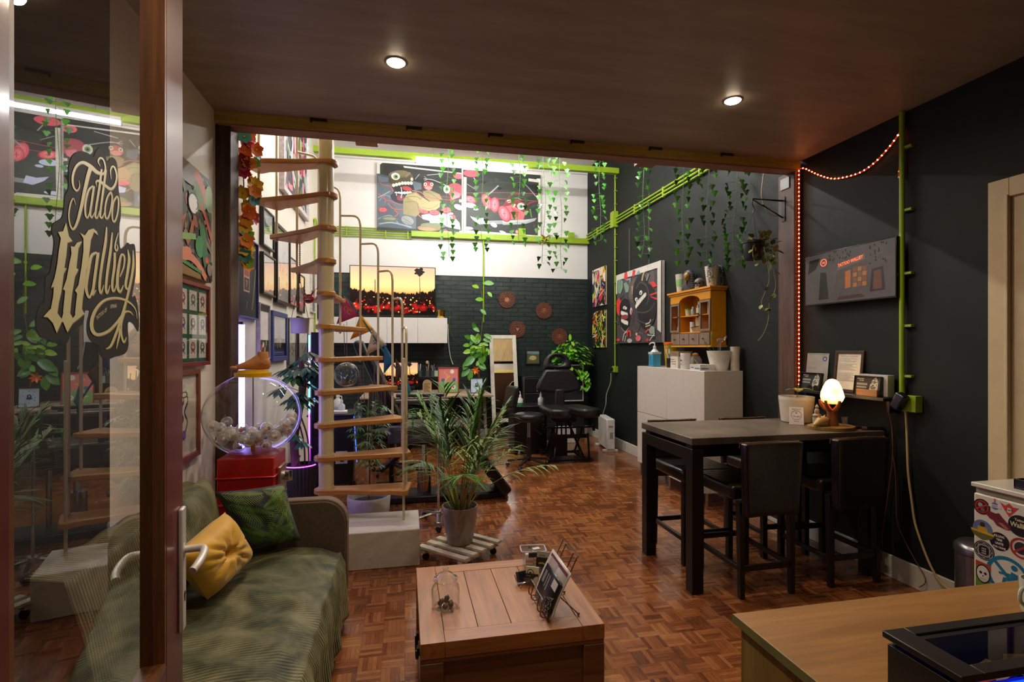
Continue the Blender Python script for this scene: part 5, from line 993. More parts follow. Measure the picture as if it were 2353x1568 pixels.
# ---- sunset screens
def screen_art(W, H, sc_=1.0):
    m = bpy.data.materials.new('sunset_picture'); n, l, b = nodes(m)
    tc = n.new('ShaderNodeTexCoord'); sp_ = n.new('ShaderNodeSeparateXYZ'); l.new(tc.outputs['Object'], sp_.inputs[0])
    def MM(op, a, b_=None):
        q = n.new('ShaderNodeMath'); q.operation = op
        for i, v in enumerate((a, b_)):
            if v is None: continue
            if isinstance(v, (int, float)): q.inputs[i].default_value = v
            else: l.new(v, q.inputs[i])
        return q.outputs[0]
    z = MM('DIVIDE', sp_.outputs[2], H); x = MM('DIVIDE', sp_.outputs[0], W)
    nz = n.new('ShaderNodeTexNoise'); nz.noise_dimensions = '1D'; nz.inputs['Scale'].default_value = 14; nz.inputs['Detail'].default_value = 5; nz.inputs['Roughness'].default_value = .7; l.new(x, nz.inputs['W'])
    hz = MM('ADD', MM('MULTIPLY', MM('SUBTRACT', nz.outputs[0], .5), .30), MM('ADD', .45, MM('MULTIPLY', MM('POWER', MM('ABSOLUTE', MM('SUBTRACT', x, .02)), 2), .35)))
    sky = n.new('ShaderNodeValToRGB'); l.new(z, sky.inputs[0]); e = sky.color_ramp.elements; e[0].position = .42; e[0].color = hexc('ff8a48'); e[1].position = 1; e[1].color = hexc('e8b09a')
    for p_, c in ((.5, 'ffc070'), (.62, 'ffd890'), (.8, 'ffc890')): q = e.new(p_); q.color = hexc(c)
    # city lights below the skyline
    vo = n.new('ShaderNodeTexVoronoi'); vo.inputs['Scale'].default_value = 34/W; l.new(tc.outputs['Object'], vo.inputs['Vector'])
    dot = MM('LESS_THAN', vo.outputs['Distance'], .34); w2 = n.new('ShaderNodeTexWhiteNoise'); l.new(vo.outputs['Position'], w2.inputs['Vector'])
    on = MM('MULTIPLY', dot, MM('GREATER_THAN', w2.outputs['Value'], .5)); band = MM('MULTIPLY', MM('LESS_THAN', z, .38), MM('GREATER_THAN', z, .06))
    lc = n.new('ShaderNodeValToRGB'); l.new(w2.outputs['Value'], lc.inputs[0]); lc.color_ramp.elements[0].position = .6; lc.color_ramp.elements[0].color = hexc('ff3030'); lc.color_ramp.elements[1].color = hexc('ffd070')
    n3 = n.new('ShaderNodeTexNoise'); n3.inputs['Scale'].default_value = 13/W; n3.inputs['Detail'].default_value = 5; l.new(tc.outputs['Object'], n3.inputs['Vector'])
    glow = n.new('ShaderNodeValToRGB'); l.new(MM('ADD', MM('MULTIPLY', n3.outputs[0], 1.0), MM('MULTIPLY', MM('ABSOLUTE', MM('SUBTRACT', z, .17)), -1.6)), glow.inputs[0])
    glow.color_ramp.elements[0].position = .38; glow.color_ramp.elements[0].color = hexc('120606'); glow.color_ramp.elements[1].position = .62; glow.color_ramp.elements[1].color = hexc('c81c18')
    m1 = n.new('ShaderNodeMix'); m1.data_type = 'RGBA'; l.new(MM('MULTIPLY', on, band), m1.inputs[0]); l.new(glow.outputs[0], m1.inputs[6]); l.new(lc.outputs[0], m1.inputs[7])
    m2 = n.new('ShaderNodeMix'); m2.data_type = 'RGBA'; l.new(MM('GREATER_THAN', z, hz), m2.inputs[0]); l.new(m1.outputs[2], m2.inputs[6]); l.new(sky.outputs[0], m2.inputs[7])
    b.inputs['Base Color'].default_value = (0, 0, 0, 1); b.inputs['Roughness'].default_value = .2; l.new(m2.outputs[2], b.inputs['Emission Color']); b.inputs['Emission Strength'].default_value = sc_
    return m
def sunset_tv(name, label, cat, x0, x1, z0, z1, y, rz=0, es=1.0, bz=.012, stand=True):
    W, H = x1-x0, z1-z0; t = thing(name, label, cat, ((x0+x1)/2, y, z0), rz)
    MB().m(mat('0c0a0a', .3)).box(-W/2, W/2, 0, .035, 0, H).build('housing', t, bev=.004)
    s = MB().m(screen_art(W, H, es)); s.add([(-W/2+bz, -.001, bz*2.2), (W/2-bz, -.001, bz*2.2), (W/2-bz, -.001, H-bz), (-W/2+bz, -.001, H-bz)], [(0, 1, 2, 3)])
    # palm and pylon silhouettes of the picture
    k = MB().m(mat('2a0d08', .6)); px = W*.315; k.m(emis('6a2a0c', .6)); k.add([(px-.006, -.0016, H*.45), (px+.006, -.0016, H*.45), (px-.006, -.0016, H*.86), (px-.012, -.0016, H*.86)], [(0, 1, 2, 3)])
    k.m(mat('1a0a06', .8)); o_ = [(px-.012+.055*W*math.cos(q)*(1+.25*math.cos(7*q)), -.0018, H*.90+.08*H*math.sin(q)*(1+.25*math.cos(5*q+1))) for q in [2*PI*i/28 for i in range(28)]]; k.add(o_, [tuple(range(28))])
    py = -W*.21; k.bar((py, -.0016, H*.45), (py, -.0016, H*.72), .006*W*1.3, .001)
    for zz in (.54, .60, .66): k.bar((py-.04*W, -.0016, H*zz), (py+.04*W, -.0016, H*zz), .004, .001)
    s.build('screen', t, smooth=0); k.build('screen_silhouettes', t, smooth=0)
    if stand: MB().m(mat('16120f', .3)).box(-W*.42, W*.42, -.06, .10, -.035, -.002).build('stand', t, bev=.004)
    return t
CZ = P(1028, 731, Y=8.13).z; cb = P(1028, 789, Y=8.13); tl = P(803, 607, Y=8.30); br = P(1001, 727, Y=8.30)
zt = (P(803, 607, Y=8.3).z+P(1001, 617, Y=8.3).z)/2
sunset_tv('television', 'large television showing a red sunset city, on the white wall cabinet', 'television', tl.x, br.x, CZ+.037, zt, 8.30, es=1.5)
T = thing('wall_cabinet', 'long white gloss wall cabinet under the sunset television', 'cabinet', (XL, 8.13, cb.z)); WG = mat('dcd8d2', .25, var=.02, coat=.4); Wc = cb.x-XL; Hc = CZ-cb.z
MB().m(WG).box(0.001, Wc, .018, .40, 0, Hc).build('cabinet_body', T, bev=.002)
for i in range(4): MB().m(WG).box(Wc*i/4+.0015, Wc*(i+1)/4-.0015, 0, .017, .001, Hc-.001).build('cabinet_door', T, bev=.002)
# gold pot with trailing plant
q = P(1009, 731, Y=8.22)
T = thing('gold_pot', 'small gold pot with a thin trailing plant on the wall cabinet', 'potted plant', (q.x+.03, 8.25, CZ+.0005))
MB().m(mat('c8a24a', .2, 1)).lathe([(0, 0), (.055, 0), (.062, .01), (.066, .13), (.060, .13), (.056, .1), (0, .1)], n=28).build('pot', T, smooth=50)
b = MB().m(mat('3f6a2c', .5)); b.tube(spline([(.03, 0, .1), (.09, -.02, .2), (.14, -.03, .08), (.13, -.06, -.12), (.18, -.1, -.30), (.28, -.1, -.38)], 5), .0025, 5)
for x, y, z in ((.05, 0, .2), (.13, -.03, .17), (.15, -.03, .06), (.02, .0, .2)): b.leaf((x, y, z), (.7, -.2, .5), .07, .035, .5)
b.build('trailing_stem', T)
T = MB().m(mat('d4cfc6', .5)).tube(spline([tuple(P(u, v, Y=8.50)) for u, v in ((1029, 745), (1031, 790), (1035, 820), (1041, 838))], 5), .007, 6); tag(T.build('white_cable'), 'white cable running from the wall cabinet down to the desk', 'cable')
# ---- desk and what stands on it
DZ = .82; DY0, DY1 = 7.32, 8.46
T = thing('desk', 'pale wood topped desk with white trestle legs against the back wall', 'desk', (.45, (DY0+DY1)/2, 0))
MB().m(wood('c9b49c', 'ab9378', 'x', 3, .35, coat=.2)).box(-1.05, .80, -.57, .57, DZ-.028, DZ).build('desk_top', T, bev=.003)
b = MB().m(mat('8a8378', .5)); 
for x in (-.95, .72):
    for s in (-1, 1): b.bar((x, s*.40, 0), (x, s*.20, DZ-.03), .04, .025)
    b.bar((x, -.30, .35), (x, .30, .35), .03)
b.build('trestle', T)
b = MB().m(mat('0f0e10', .6)).box(-1.0, .70, .50, .53, .05, DZ-.05); b.build('modesty_panel', T)
q = P(855, 843, Y=7.95); q2 = P(935, 890, Y=7.95)
sunset_tv('computer_monitor', 'monitor on the desk showing the same sunset, behind the stair', 'monitor', q.x, q.x+.68, DZ+.09, DZ+.46, 7.98, es=1.0)
b = MB().m(mat('14120f', .4)).box(q.x+.24, q.x+.44, 7.94, 8.08, DZ, DZ+.012); tag(b.build('monitor_foot', bev=.003), 'flat black foot under the desk monitor', 'stand')
pp = P(1008, 893, Y=8.15)
sh = MB().m(mat('121013', .4)).box(.10, .72, 8.25, 8.47, DZ+.20, DZ+.222).box(.10, .12, 8.25, 8.47, DZ, DZ+.20).box(.70, .72, 8.25, 8.47, DZ, DZ+.20); tag(sh.build('desk_shelf', bev=.003), 'low black riser shelf on the desk holding brush jars', 'shelf')
for i, (u, lb) in enumerate(((951, 'left wire pencil cup with blue pens'), (964, 'pencil cup with a white ruler'), (982, 'pencil cup with a large pale brush'), (994, 'pencil cup with silver tools'), (1002, 'mint green cup at the right end of the riser shelf'))):
    q = P(u, 888, Y=8.32); t = thing('pencil_cup', lb, 'pencil cup', (q.x, 8.32, DZ+.2225), group='cups on the riser shelf'); c = 'a8c8a8' if i == 4 else '5a5c60'
    MB().m(mat(c, .4, .4 if i < 4 else 0)).lathe([(0, 0), (.036, 0), (.038, .09), (.035, .09), (.033, .01), (0, .01)], n=18).build('cup', t)
    r = random.Random(i)
    for k in range(5 if i < 4 else 2):
        a = r.uniform(0, 6.3); col = [('2a4a9a', '3a5aa0', 'b04030'), ('dcdcd8', '3a3a3c', 'a8783a'), ('d8c8a0', '2a2a2c', 'a8783a'), ('a8a8ac', 'c8c8cc', '3a3a3c'), ('3a3a3c', '8a8a8c', '8a8a8c')][i][k % 3]
        MB().m(mat(col, .4, .5 if i == 3 else 0)).tube([(0, 0, .012), (math.cos(a)*.028, math.sin(a)*.02, .13+r.random()*.08)], .005 if k else (.009 if i == 1 else .006), 6).build('pen', t)
    if i == 2: MB().m(mat('cdb98c', .8)).ell((.0, 0, .22), .026, .02, .03, 10, 8).build('brush_head', t)
q = P(980, 895, Y=8.0)
b = MB().m(wood('b89a70', '9a7a50', 'z', 4, .5)); pts = [(-.065, 0), (.065, 0), (.065, .14)]+[(.065*math.cos(a), .14+.065*math.sin(a)) for a in [PI*k/10 for k in range(1, 10)]]+[(-.065, .14)]; b.prismy(pts, 0, .012)
b.m(mat('5a3a22', .6))
for k in range(7): b.box(-.045, .045-.02*(k % 3), -.0008, 0, .02+k*.02, .028+k*.02)
tag(b.build('wooden_plaque', loc=(q.x, 7.75, DZ+.0005)), 'arched wooden plaque with engraved lines on the desk', 'plaque')
q = P(1031, 893, Y=7.72)
art = [('d67c74', [(0, .4), (1, .4), (1, 1), (0, 1)]), ('78a868', [(0, 0), (1, 0), (1, .42), (.5, .46), (0, .4)]), ('ece6dc', 'E', .70, .86, .10, .09), ('3a6a9a', 'E', .22, .5, .10, .07), ('3a6a9a', 'E', .8, .52, .08, .08), ('d8b04a', 'L', [(.3, .42), (.45, .6), (.6, .66)], .06), ('c8a07a', 'E', .42, .7, .05, .10, .6), ('d8c08a', 'L', [(.15, .25), (.4, .18), (.6, .22)], .04), ('e0d8c8', 'E', .76, .2, .13, .09), ('b04030', 'E', .76, .2, .05, .04), ('e0c060', 'E', .3, .8, .05, .02, .9), ('7ab05a', 'E', .3, .1, .12, .03)]
picture('framed_print', 'red framed cartoon of a pink sky over green grass, standing on the desk', 'picture', 'back', (q.x-.155, q.x+.155), DZ+.001, DZ+.385, 7.75, fr='9a3a22', fw=.014, dep=.018, shapes=art, bg='d67c74', tilt=-.10)
q = P(1096, 893, Y=7.62)
b2_ = [('1a2a4a', 'E', .5, .56, .12, .12), ('1a2a4a', 'E', .5, .45, .16, .06), ('b8cfe6', 'E', .5, .57, .04, .05), ('c89a7a', 'L', [(.6, .15), (.85, .15)], .05)]+[('1a2a4a', 'E', x, y, .025, .02) for x, y in ((.2, .5), (.25, .8), (.5, .85), (.78, .82), (.82, .6), (.22, .35), (.5, .2), (.3, .65))]
picture('framed_print', 'black framed pale blue print standing at the right end of the desk', 'picture', 'back', (q.x-.095, q.x+.095), DZ+.001, DZ+.225, 7.65, fr='101012', fw=.008, dep=.015, shapes=b2_, bg='b8cfe6', tilt=-.10)
q = P(945, 900, Y=7.48)
tag(MB().m(mat('0c0b0d', .8)).box(-.02, .23, -.10, .10, 0, .003).build('mouse_mat', loc=(q.x+.02, 7.52, DZ+.0004), bev=.001), 'black mouse mat on the desk edge', 'mouse mat')
tag(MB().m(mat('0a8a4a', .3, coat=.5)).ell((0, 0, .012), .055, .032, .02, 14, 8).build('computer_mouse', loc=(q.x+.035, 7.50, DZ+.0116)), 'glossy green computer mouse on the black mat', 'mouse')
# climbing plant on a moss pole
q = P(1100, 893, Y=8.25)
T = thing('moss_pole_plant', 'climbing plant on a brown moss pole behind the blue print', 'potted plant', (q.x, 8.22, DZ+.0005))
MB().m(mat('2a2422', .5)).lathe([(0, 0), (.06, 0), (.075, .12), (.07, .12), (0, .11)], n=24).build('pot', T, smooth=50)
MB().m(mat('5a3420', .9, bump=1, bscale=90, var=.4)).tube([(0, 0, .10), (-.01, 0, .62)], .022, 12).build('moss_pole', T)
b = MB().m(mat('5a6a2c', .6)).tube(spline([(0, -.02, .2), (-.02, -.02, .6), (.03, -.03, .9), (.06, -.05, 1.25), (.03, -.04, 1.6)], 6), .006, 6); b.build('vine', T)
b = MB(); 
def px_leaf(mb, u, v, Lp, az, c, w=.55, dr=.5):
    p_ = P(u, v, Y=8.14); t0 = Vector((q.x, 8.22, DZ)); mb.m(mat(c, .38, coat=.2, var=.15)).leaf(p_-t0, (math.cos(az), -.25, math.sin(az)), Lp/1188*8.1, Lp/1188*8.1*w, dr, up=(0, -1, .3), nseg=6)
GRN = ['4a8a22', '6aa828', '3a7a20', '86b830']
for u, v, L_, a_, c in ((1112, 652, 24, .3, 0), (1100, 662, 18, 2.6, 3), (1120, 672, 16, -.6, 1), (1110, 690, 20, 2.8, 1), (1104, 712, 18, -.5, 0), (1092, 756, 18, 1.9, 0), (1112, 770, 22, -.2, 0), (1080, 795, 18, 2.8, 1), (1084, 808, 22, 3.0, 3), (1082, 788, 18, .6, 1), (1092, 800, 16, .4, 1), (1100, 822, 20, -.9, 2), (1092, 822, 34, 3.5, 2), (1078, 830, 26, 3.9, 0), (1098, 834, 24, -.7, 2), (1080, 848, 28, 3.6, 2), (1082, 850, 26, 4.5, 0), (1100, 836, 22, -.4, 0), (1108, 790, 16, 0, 1), (1118, 800, 18, -1.2, 3)):
    px_leaf(b, u, v, L_, a_, GRN[c])
r_ = random.Random(91)
for k in range(22): v_ = 745+r_.random()*95; px_leaf(b, 1096+r_.uniform(-16, 18), v_, r_.uniform(13, 22), r_.uniform(-1.2, 4.4), GRN[k % 4])
b.build('foliage', T)
b = MB().m(mat('d8480c', .5)); o_ = P(1092, 851, Y=8.08)-Vector((q.x, 8.22, DZ))
for k in range(7): a = k*.9; b.m(mat(('d8480c', 'e8a010')[k % 2], .5)).leaf(o_, (math.cos(a), -.4, math.sin(a)), .075, .03, .3, up=(0, -1, 0), nseg=3)
b.build('blossom', T)
q = P(1111, 806, Y=8.50); b = MB().m(mat('7a9a12', .5)).lathe([(0, -.05), (.03, -.05), (.028, .07), (.0, .085)], (0, 0, 0), 16); b.m(mat('5a1a10', .5)).cyl((0, 0, -.075), .022, .028, 14); tag(b.build('lime_bell', loc=tuple(q), smooth=50), 'small lime green bell with a dark red base hanging on the brick wall', 'bell')
# carved discs
def disc(u, v, label, kind):
    q = P(u, v, Y=YB-.045); t = thing('carved_disc', label, 'wall disc', (q.x, YB-.027, q.z), group='carved wooden discs on the dark brick wall'); R = .142
    WD = wood('5c321f', '3a1d12', 'x', 8, .6); W2_ = mat('7a4630', .6)
    b = MB().m(WD); nn = 96; vs = [(0, -.014, 0)]+[((R+.006*math.cos(12*a))*math.cos(a), -.014, (R+.006*math.cos(12*a))*math.sin(a)) for a in [2*PI*k/nn for k in range(nn)]]; vs += [(x, 0, z) for x, y, z in vs[1:]]
    b.add(vs, [(0, 1+k, 1+(k+1) % nn) for k in range(nn)]+[(1+k, 1+nn+k, 1+nn+(k+1) % nn, 1+(k+1) % nn) for k in range(nn)])
    b.build('disc_base', t, smooth=30)
    b = MB().m(W2_)
    for rr_, m_, s_ in ((.118, 16, .021), (.082, 12, .018)):
        for k in range(m_): a = 2*PI*k/m_; b.tube([(rr_*math.cos(a)+s_*math.cos(q_), -.018, rr_*math.sin(a)+s_*math.sin(q_)) for q_ in [2*PI*j/10 for j in range(10)]], .0038, 5, close=True)
    b.tube([(.062*math.cos(q_), -.018, .062*math.sin(q_)) for q_ in [2*PI*j/30 for j in range(30)]], .004, 6, close=True)
    b.m(mat('a86a48', .5)) 
    if kind == 0:
        for k in range(8): a = k*PI/4; b.leaf((0, -.016, 0), (math.cos(a), 0, math.sin(a)), .05, .024, 0, up=(0, -1, 0), nseg=4)
    elif kind == 1: b.prismy([(0, -.042), (.038, .028), (0, .018), (-.038, .028)], -.024, -.014)
    else:
        for k in range(5): a = k*2*PI/5; b.tube([(.025*math.cos(a)+.017*math.cos(q_), -.019, .025*math.sin(a)+.017*math.sin(q_)) for q_ in [2*PI*j/10 for j in range(10)]], .0045, 5, close=True)
    b.build('carving', t)
disc(1165, 689, 'carved wooden disc highest and leftmost on the brick wall', 0)
disc(1250, 714, 'carved wooden disc second highest, right of the top one', 2)
disc(1189, 757, 'carved wooden disc with a triangle centre above the standing mirror', 1)
disc(1286, 774, 'carved wooden disc lowest, above the bright green plant', 2)
a = P(1208, 803, Y=YB-.05); b_ = P(1242, 838, Y=YB-.05)
picture('framed_picture', 'small dark framed landscape with a grazing sheep beside the mirror', 'picture', 'back', (a.x, b_.x), b_.z, a.z, YB-.026, fr='2a1612', fw=.022, dep=.025, bg='4a5a30', shapes=[('6a8a98', [(0, .7), (1, .7), (1, 1), (0, 1)]), ('3f5a34', [(0, .6), (.5, .75), (1, .62), (1, .72), (0, .78)]), ('c8a878', 'E', .5, .42, .28, .18), ('b89868', 'E', .28, .36, .09, .09), ('8a7050', 'L', [(.38, .3), (.38, .15)], .05), ('8a7050', 'L', [(.62, .3), (.62, .15)], .05)])
# standing mirror leaning on the wall
mw = .225; mh = 1.72; lean = .30/mh
T = thing('standing_mirror', 'tall white framed mirror leaning against the dark brick wall', 'mirror', (1.595, 8.12, 0))
T.rotation_euler = Euler((-math.radians(12.2), 0, 0)); mh = 1.74
b = MB().m(mat('cfc8b8', .5)).box(-mw, -mw+.062, -.03, 0, 0, mh).box(mw-.062, mw, -.03, 0, 0, mh).box(-mw+.062, mw-.062, -.03, 0, mh-.062, mh).box(-mw+.062, mw-.062, -.03, 0, .30, .362); b.build('frame', T, bev=.003)
mm = bpy.data.materials.new('mirror_silver'); n_, l_, bb_ = nodes(mm); bb_.inputs['Metallic'].default_value = 1; bb_.inputs['Roughness'].default_value = .01; bb_.inputs['Base Color'].default_value = (.85, .85, .85, 1)
MB().m(mm).box(-mw+.06, mw-.06, -.018, -.012, .36, mh-.06).build('mirror_glass', T, smooth=0)
# black drawer unit and leaning frame in the corner, plant stand
T = thing('drawer_unit', 'black drawer unit against the back wall behind the tattoo chair', 'drawer unit', (2.165, 8.28, 0))
MB().m(mat('0f0d0e', .4)).box(-.29, .29, -.22, .22, 0, 1.03).build('unit_body', T, bev=.004)
for k in range(4): MB().m(mat('17141a', .35)).box(-.28, .28, -.236, -.2205, .06+k*.24, .285+k*.24).build('drawer', T, bev=.004)
q = P(1322, 905, Y=8.2)
picture('leaning_picture', 'black picture with a crescent moon in a white frame behind the chair', 'picture', 'back', (2.50, 2.88), .62, 1.22, 8.10, fr='b8b4ae', fw=.018, dep=.02, bg='17151a', shapes=[('a8876a', 'E', .7, .35, .12, .10), ('17151a', 'E', .64, .40, .11, .09)])
T = thing('plant_stand', 'black box stand carrying the bright green plant in the corner', 'stand', (2.71, 8.33, 0)); MB().m(mat('141112', .5)).box(-.22, .22, -.16, .16, 0, .60).build('stand_box', T, bev=.004)
T = thing('pothos', 'bushy bright green pothos in the far right corner', 'potted plant', (2.70, 8.20, .601))
MB().m(mat('1a1614', .5)).lathe([(0, 0), (.09, 0), (.12, .66), (.11, .66), (0, .64)], n=24).build('pot', T, smooth=50)
b = MB(); r = random.Random(17)
for i in range(210):
    a = r.uniform(0, 6.3); rad = r.random()**.6; x = rad*math.cos(a)*.30; y = rad*math.sin(a)*.17-.0; z = .77+.17*(1-rad*rad)+r.uniform(-.20, .08)-max(0, -x)*.1
    b.m(mat(('5aa818', '7ac020', '3f8a14', '95cc3a')[i % 4], .4, coat=.2)).leaf((x, y, z), (math.cos(a)*.9, math.sin(a)*.5-.5, r.uniform(-.3, .5)), r.uniform(.09, .14), r.uniform(.05, .075), .8, nseg=4)
for i in range(26): z = .55-i*.012; x = r.uniform(.0, .26); b.m(mat(('5aa818', '7ac020')[i % 2], .4)).leaf((x, -.16, z), (r.uniform(-.5, .5), -.5, -.4), .10, .06, .6, nseg=4)
b.build('foliage', T)
tag(MB().m(mat('c8c4bc', .5)).box(-.14, .14, -.10, .10, 0, .24).build('white_box', loc=(2.50, 7.86, 0), bev=.006), 'small white box on the floor behind the tattoo chair', 'box')
# ================================================================ tattoo chair
T = thing('tattoo_chair', 'black leather tattoo chair with a face hole headrest, facing us', 'tattoo chair', (2.12, 6.72, 0), -.04)
L2 = mat('19171b', .30, var=.2, bump=.08, bscale=90)
def pad(outline, y0, y1, rx=0): 
    return MB().m(L2).prismy(outline, y0, y1)
# back
hw = .315; bk = [(-.12, 0), (.12, 0), (.22, .02), (.31, .03), (hw, .10), (.27, .20), (.20, .31), (.17, .335), (-.17, .335), (-.20, .31), (-.27, .20), (-hw, .10), (-.31, .03), (-.22, .02)]
o = MB().m(L2).prismy(bk, -.05, .05).build('backrest', T, loc=(-.02, .22, .86), rot=(-.16, 0, 0), bev=.035, seg=4, smooth=60)
b = MB().m(mat('2a272c', .3))
for z in (.09, .16, .23): b.box(-.16, .16, -.0525, -.049, z, z+.004)
for s in (-1, 1): b.bar((s*.24, -.051, .05), (s*.13, -.051, .32), .004)
b.build('stitching', o)
ol = [(-.20, 0), (.20, 0), (.205, .05), (.17, .16), (.12, .215), (.05, .23), (-.05, .23), (-.12, .215), (-.17, .16), (-.205, .05)]
hole = ellpts(0, .115, .085, .062, 0, 20); nO = 40
def resample(pts, n):
    L = [0]; 
    for i in range(len(pts)): a, c = pts[i], pts[(i+1) % len(pts)]; L.append(L[-1]+math.dist(a, c))
    out = []
    for k in range(n):
        s = L[-1]*k/n; i = max(j for j in range(len(pts)) if L[j] <= s); t = (s-L[i])/(L[i+1]-L[i]); a, c = pts[i], pts[(i+1) % len(pts)]; out.append((a[0]+(c[0]-a[0])*t, a[1]+(c[1]-a[1])*t))
    return out
oo = resample(ol, nO); cxh, czh = 0, .115; hh = []
for x, z in oo: a = math.atan2(z-czh, x-cxh); hh.append((.085*math.cos(a), .115+.062*math.sin(a)))
mb = MB().m(L2); mid = [((x*.55+hx*.45), (z*.55+hz*.45)) for (x, z), (hx, hz) in zip(oo, hh)]
rows = [[(x, 0, z) for x, z in oo], [(x*.96+cxh*.04, -.05, z*.96+czh*.04) for x, z in oo], [(x, -.062, z) for x, z in mid], [(x*1.08, -.048, (z-.115)*1.08+.115) for x, z in hh], [(x, .01, z) for x, z in hh], [(x, .05, z) for x, z in hh], [(x, .05, z) for x, z in oo]]
vs = [p_ for r_ in rows for p_ in r_]; fs = []
for i in range(len(rows)): 
    for k in range(nO): j = (i+1) % len(rows); fs.append((i*nO+k, j*nO+k, j*nO+(k+1) % nO, i*nO+(k+1) % nO))
mb.add(vs, fs).build('headrest', T, loc=(-.02, .30, 1.195), rot=(-.16, 0, 0), smooth=80, sub=1)
MB().m(L2).box(-.065, .065, -.05, .02, 0, .26).build('neck_pad', T, loc=(-.02, .17, .66), rot=(-.1, 0, 0), bev=.02, seg=3)
for s, ang, x0 in ((-1, -.02, -.17), (1, -.22, .16)):
    out = [(-.15, .18), (-.16, -.10), (-.15, -.36), (-.11, -.44), (.0, -.46), (.11, -.44), (.15, -.36), (.15, -.10), (.13, .18)]
    MB().m(L2).prism(out, 0, .115).build('leg_pad', T, loc=(x0, -.02, .60), rz=-ang, bev=.035, seg=4, smooth=60)
MB().m(L2).prism([(-.30, -.10), (.30, -.10), (.28, .26), (-.28, .26)], 0, .10).build('seat_pad', T, loc=(0, 0, .59), bev=.03, seg=3)
FRM = mat('121012', .35, .5); b = MB().m(FRM)
b.box(-.30, .30, -.30, -.26, .02, .05).box(-.28, .28, .22, .26, .02, .05).box(-.22, -.18, -.28, .24, .03, .06).box(.18, .22, -.28, .24, .03, .06)
for s in (-1, 1):
    b.bar((s*.20, -.24, .05), (s*.06, .12, .52), .025).bar((s*.20, .2, .05), (s*.20, -.18, .45), .022).bar((s*.26, -.28, .05), (s*.24, -.28, .38), .022)
    b.box(s*.34-.012, s*.34+.012, -.25, -.18, .40, .50)
b.bar((-.36, -.22, .45), (.36, -.22, .45), .022).bar((-.26, -.2, .33), (.26, -.2, .33), .035, .05).box(-.14, .14, -.10, .16, .50, .59).box(-.20, .0, -.15, .1, .06, .30)
for x in (-.08, -.02, .05): b.tube([(x, -.15, .30), (x, -.15, .52)], .012, 8)
b.build('base_frame', T, bev=.003)
b = MB().m(mat('1a181a', .4))
for x, y in ((-.28, -.28), (.28, -.28), (-.26, .24), (.26, .24)): b.cyl((x, y, 0), .022, .022, 12)
b.build('levelling_foot', T)
# stool with backrest
def star_base(T, R, z, mt, n=5, cast=True, ph=.3):
    b = MB().m(mt)
    for k in range(n): a = ph+2*PI*k/n; b.bar((0, 0, z+.02), (R*math.cos(a), R*math.sin(a), z-.012), .035, .022)
    b.cyl((0, 0, z-.01), .035, .05, 16); b.build('star_base', T, bev=.004)
    if cast:
        for k in range(n):
            a = ph+2*PI*k/n; w = MB().m(mat('0e0c0d', .35, coat=.3))
            w.lathe([(0, -.018), (.020, -.018), (.024, -.012), (.024, .012), (.020, .018), (0, .018)], n=16); w.build('castor', T, loc=(R*math.cos(a), R*math.sin(a), .025), rot=(PI/2, 0, a+1), smooth=40)
T = thing('work_stool', 'black padded stool with a small backrest on five castors', 'stool', (1.53, 6.33, 0))
star_base(T, .27, .085, mat('141214', .35))
MB().m(STEEL).cyl((0, 0, .10), .022, .46, 14).build('gas_column', T); MB().m(mat('141214', .4)).cyl((0, 0, .09), .032, .28, 14).build('column_sleeve', T)
MB().m(LEATHER).lathe([(0, .575), (.15, .575), (.185, .59), (.195, .62), (.19, .655), (.16, .672), (0, .675)], n=36).build('seat', T, smooth=60)
b = MB().m(mat('141214', .4)).tube(spline([(-.10, 0, .57), (-.22, .02, .58), (-.26, .03, .70), (-.24, .03, .86)], 4), .012, 8); b.bar((.04, -.1, .5), (.12, -.16, .43), .014); b.build('back_arm', T)
MB().m(LEATHER).box(-.035, .035, -.16, .16, -.14, .14).build('backrest', T, loc=(-.22, .02, .88), rot=(0, .18, .2), bev=.034, seg=4, smooth=60)
T = thing('rolling_cabinet', 'black rolling cabinet behind the padded stool', 'cabinet', (1.76, 7.24, 0), .0)
MB().m(mat('100d0f', .3)).box(-.27, .20, -.22, .22, .07, .68).build('cabinet_body', T, bev=.006)
b = MB().m(mat('c0bcb8', .2, .9))
for x, y in ((-.24, -.19), (.17, -.19), (-.24, .19), (.17, .19)): MB().m(mat('1c1a1c', .3, .4)).lathe([(0, -.014), (.028, -.014), (.034, -.008), (.034, .008), (.028, .014), (0, .014)], n=16).build('castor', T, loc=(x, y, .0345), rot=(PI/2, 0, .4), smooth=40)
def pump(x, y, z, s, label, body, liq, name='pump_bottle'):
    t = thing(name, label, 'bottle', (x, y, z))
    MB().m(mat(body, .35, trans=0)).lathe([(0, 0), (.030*s, 0), (.032*s, .006), (.032*s, .075*s), (.012*s, .095*s), (.012*s, .105*s), (0, .105*s)], n=20).m(mat(liq, .3)).lathe([(.0325*s, .004), (.0325*s, .032*s)], n=20, close=True).build('bottle_body', t, smooth=50)
    MB().m(mat('e8e6e2', .3)).cyl((0, 0, .105*s), .013*s, .02*s, 14).tube(spline([(0, 0, .12*s), (0, 0, .155*s), (-.01*s, 0, .163*s), (-.045*s, 0, .158*s)], 3), .0045*s, 8).build('pump_head', t)
    return t
pump(1.60, 7.14, .6805, 1.2, 'green and white soap pump bottle on the rolling cabinet', 'd8d8d2', '2a8a4a')
pump(1.90, 7.14, .6805, 1.25, 'white wash bottle with a bent spout on the rolling cabinet', 'd4d0d4', 'b0acc0', 'wash_bottle')
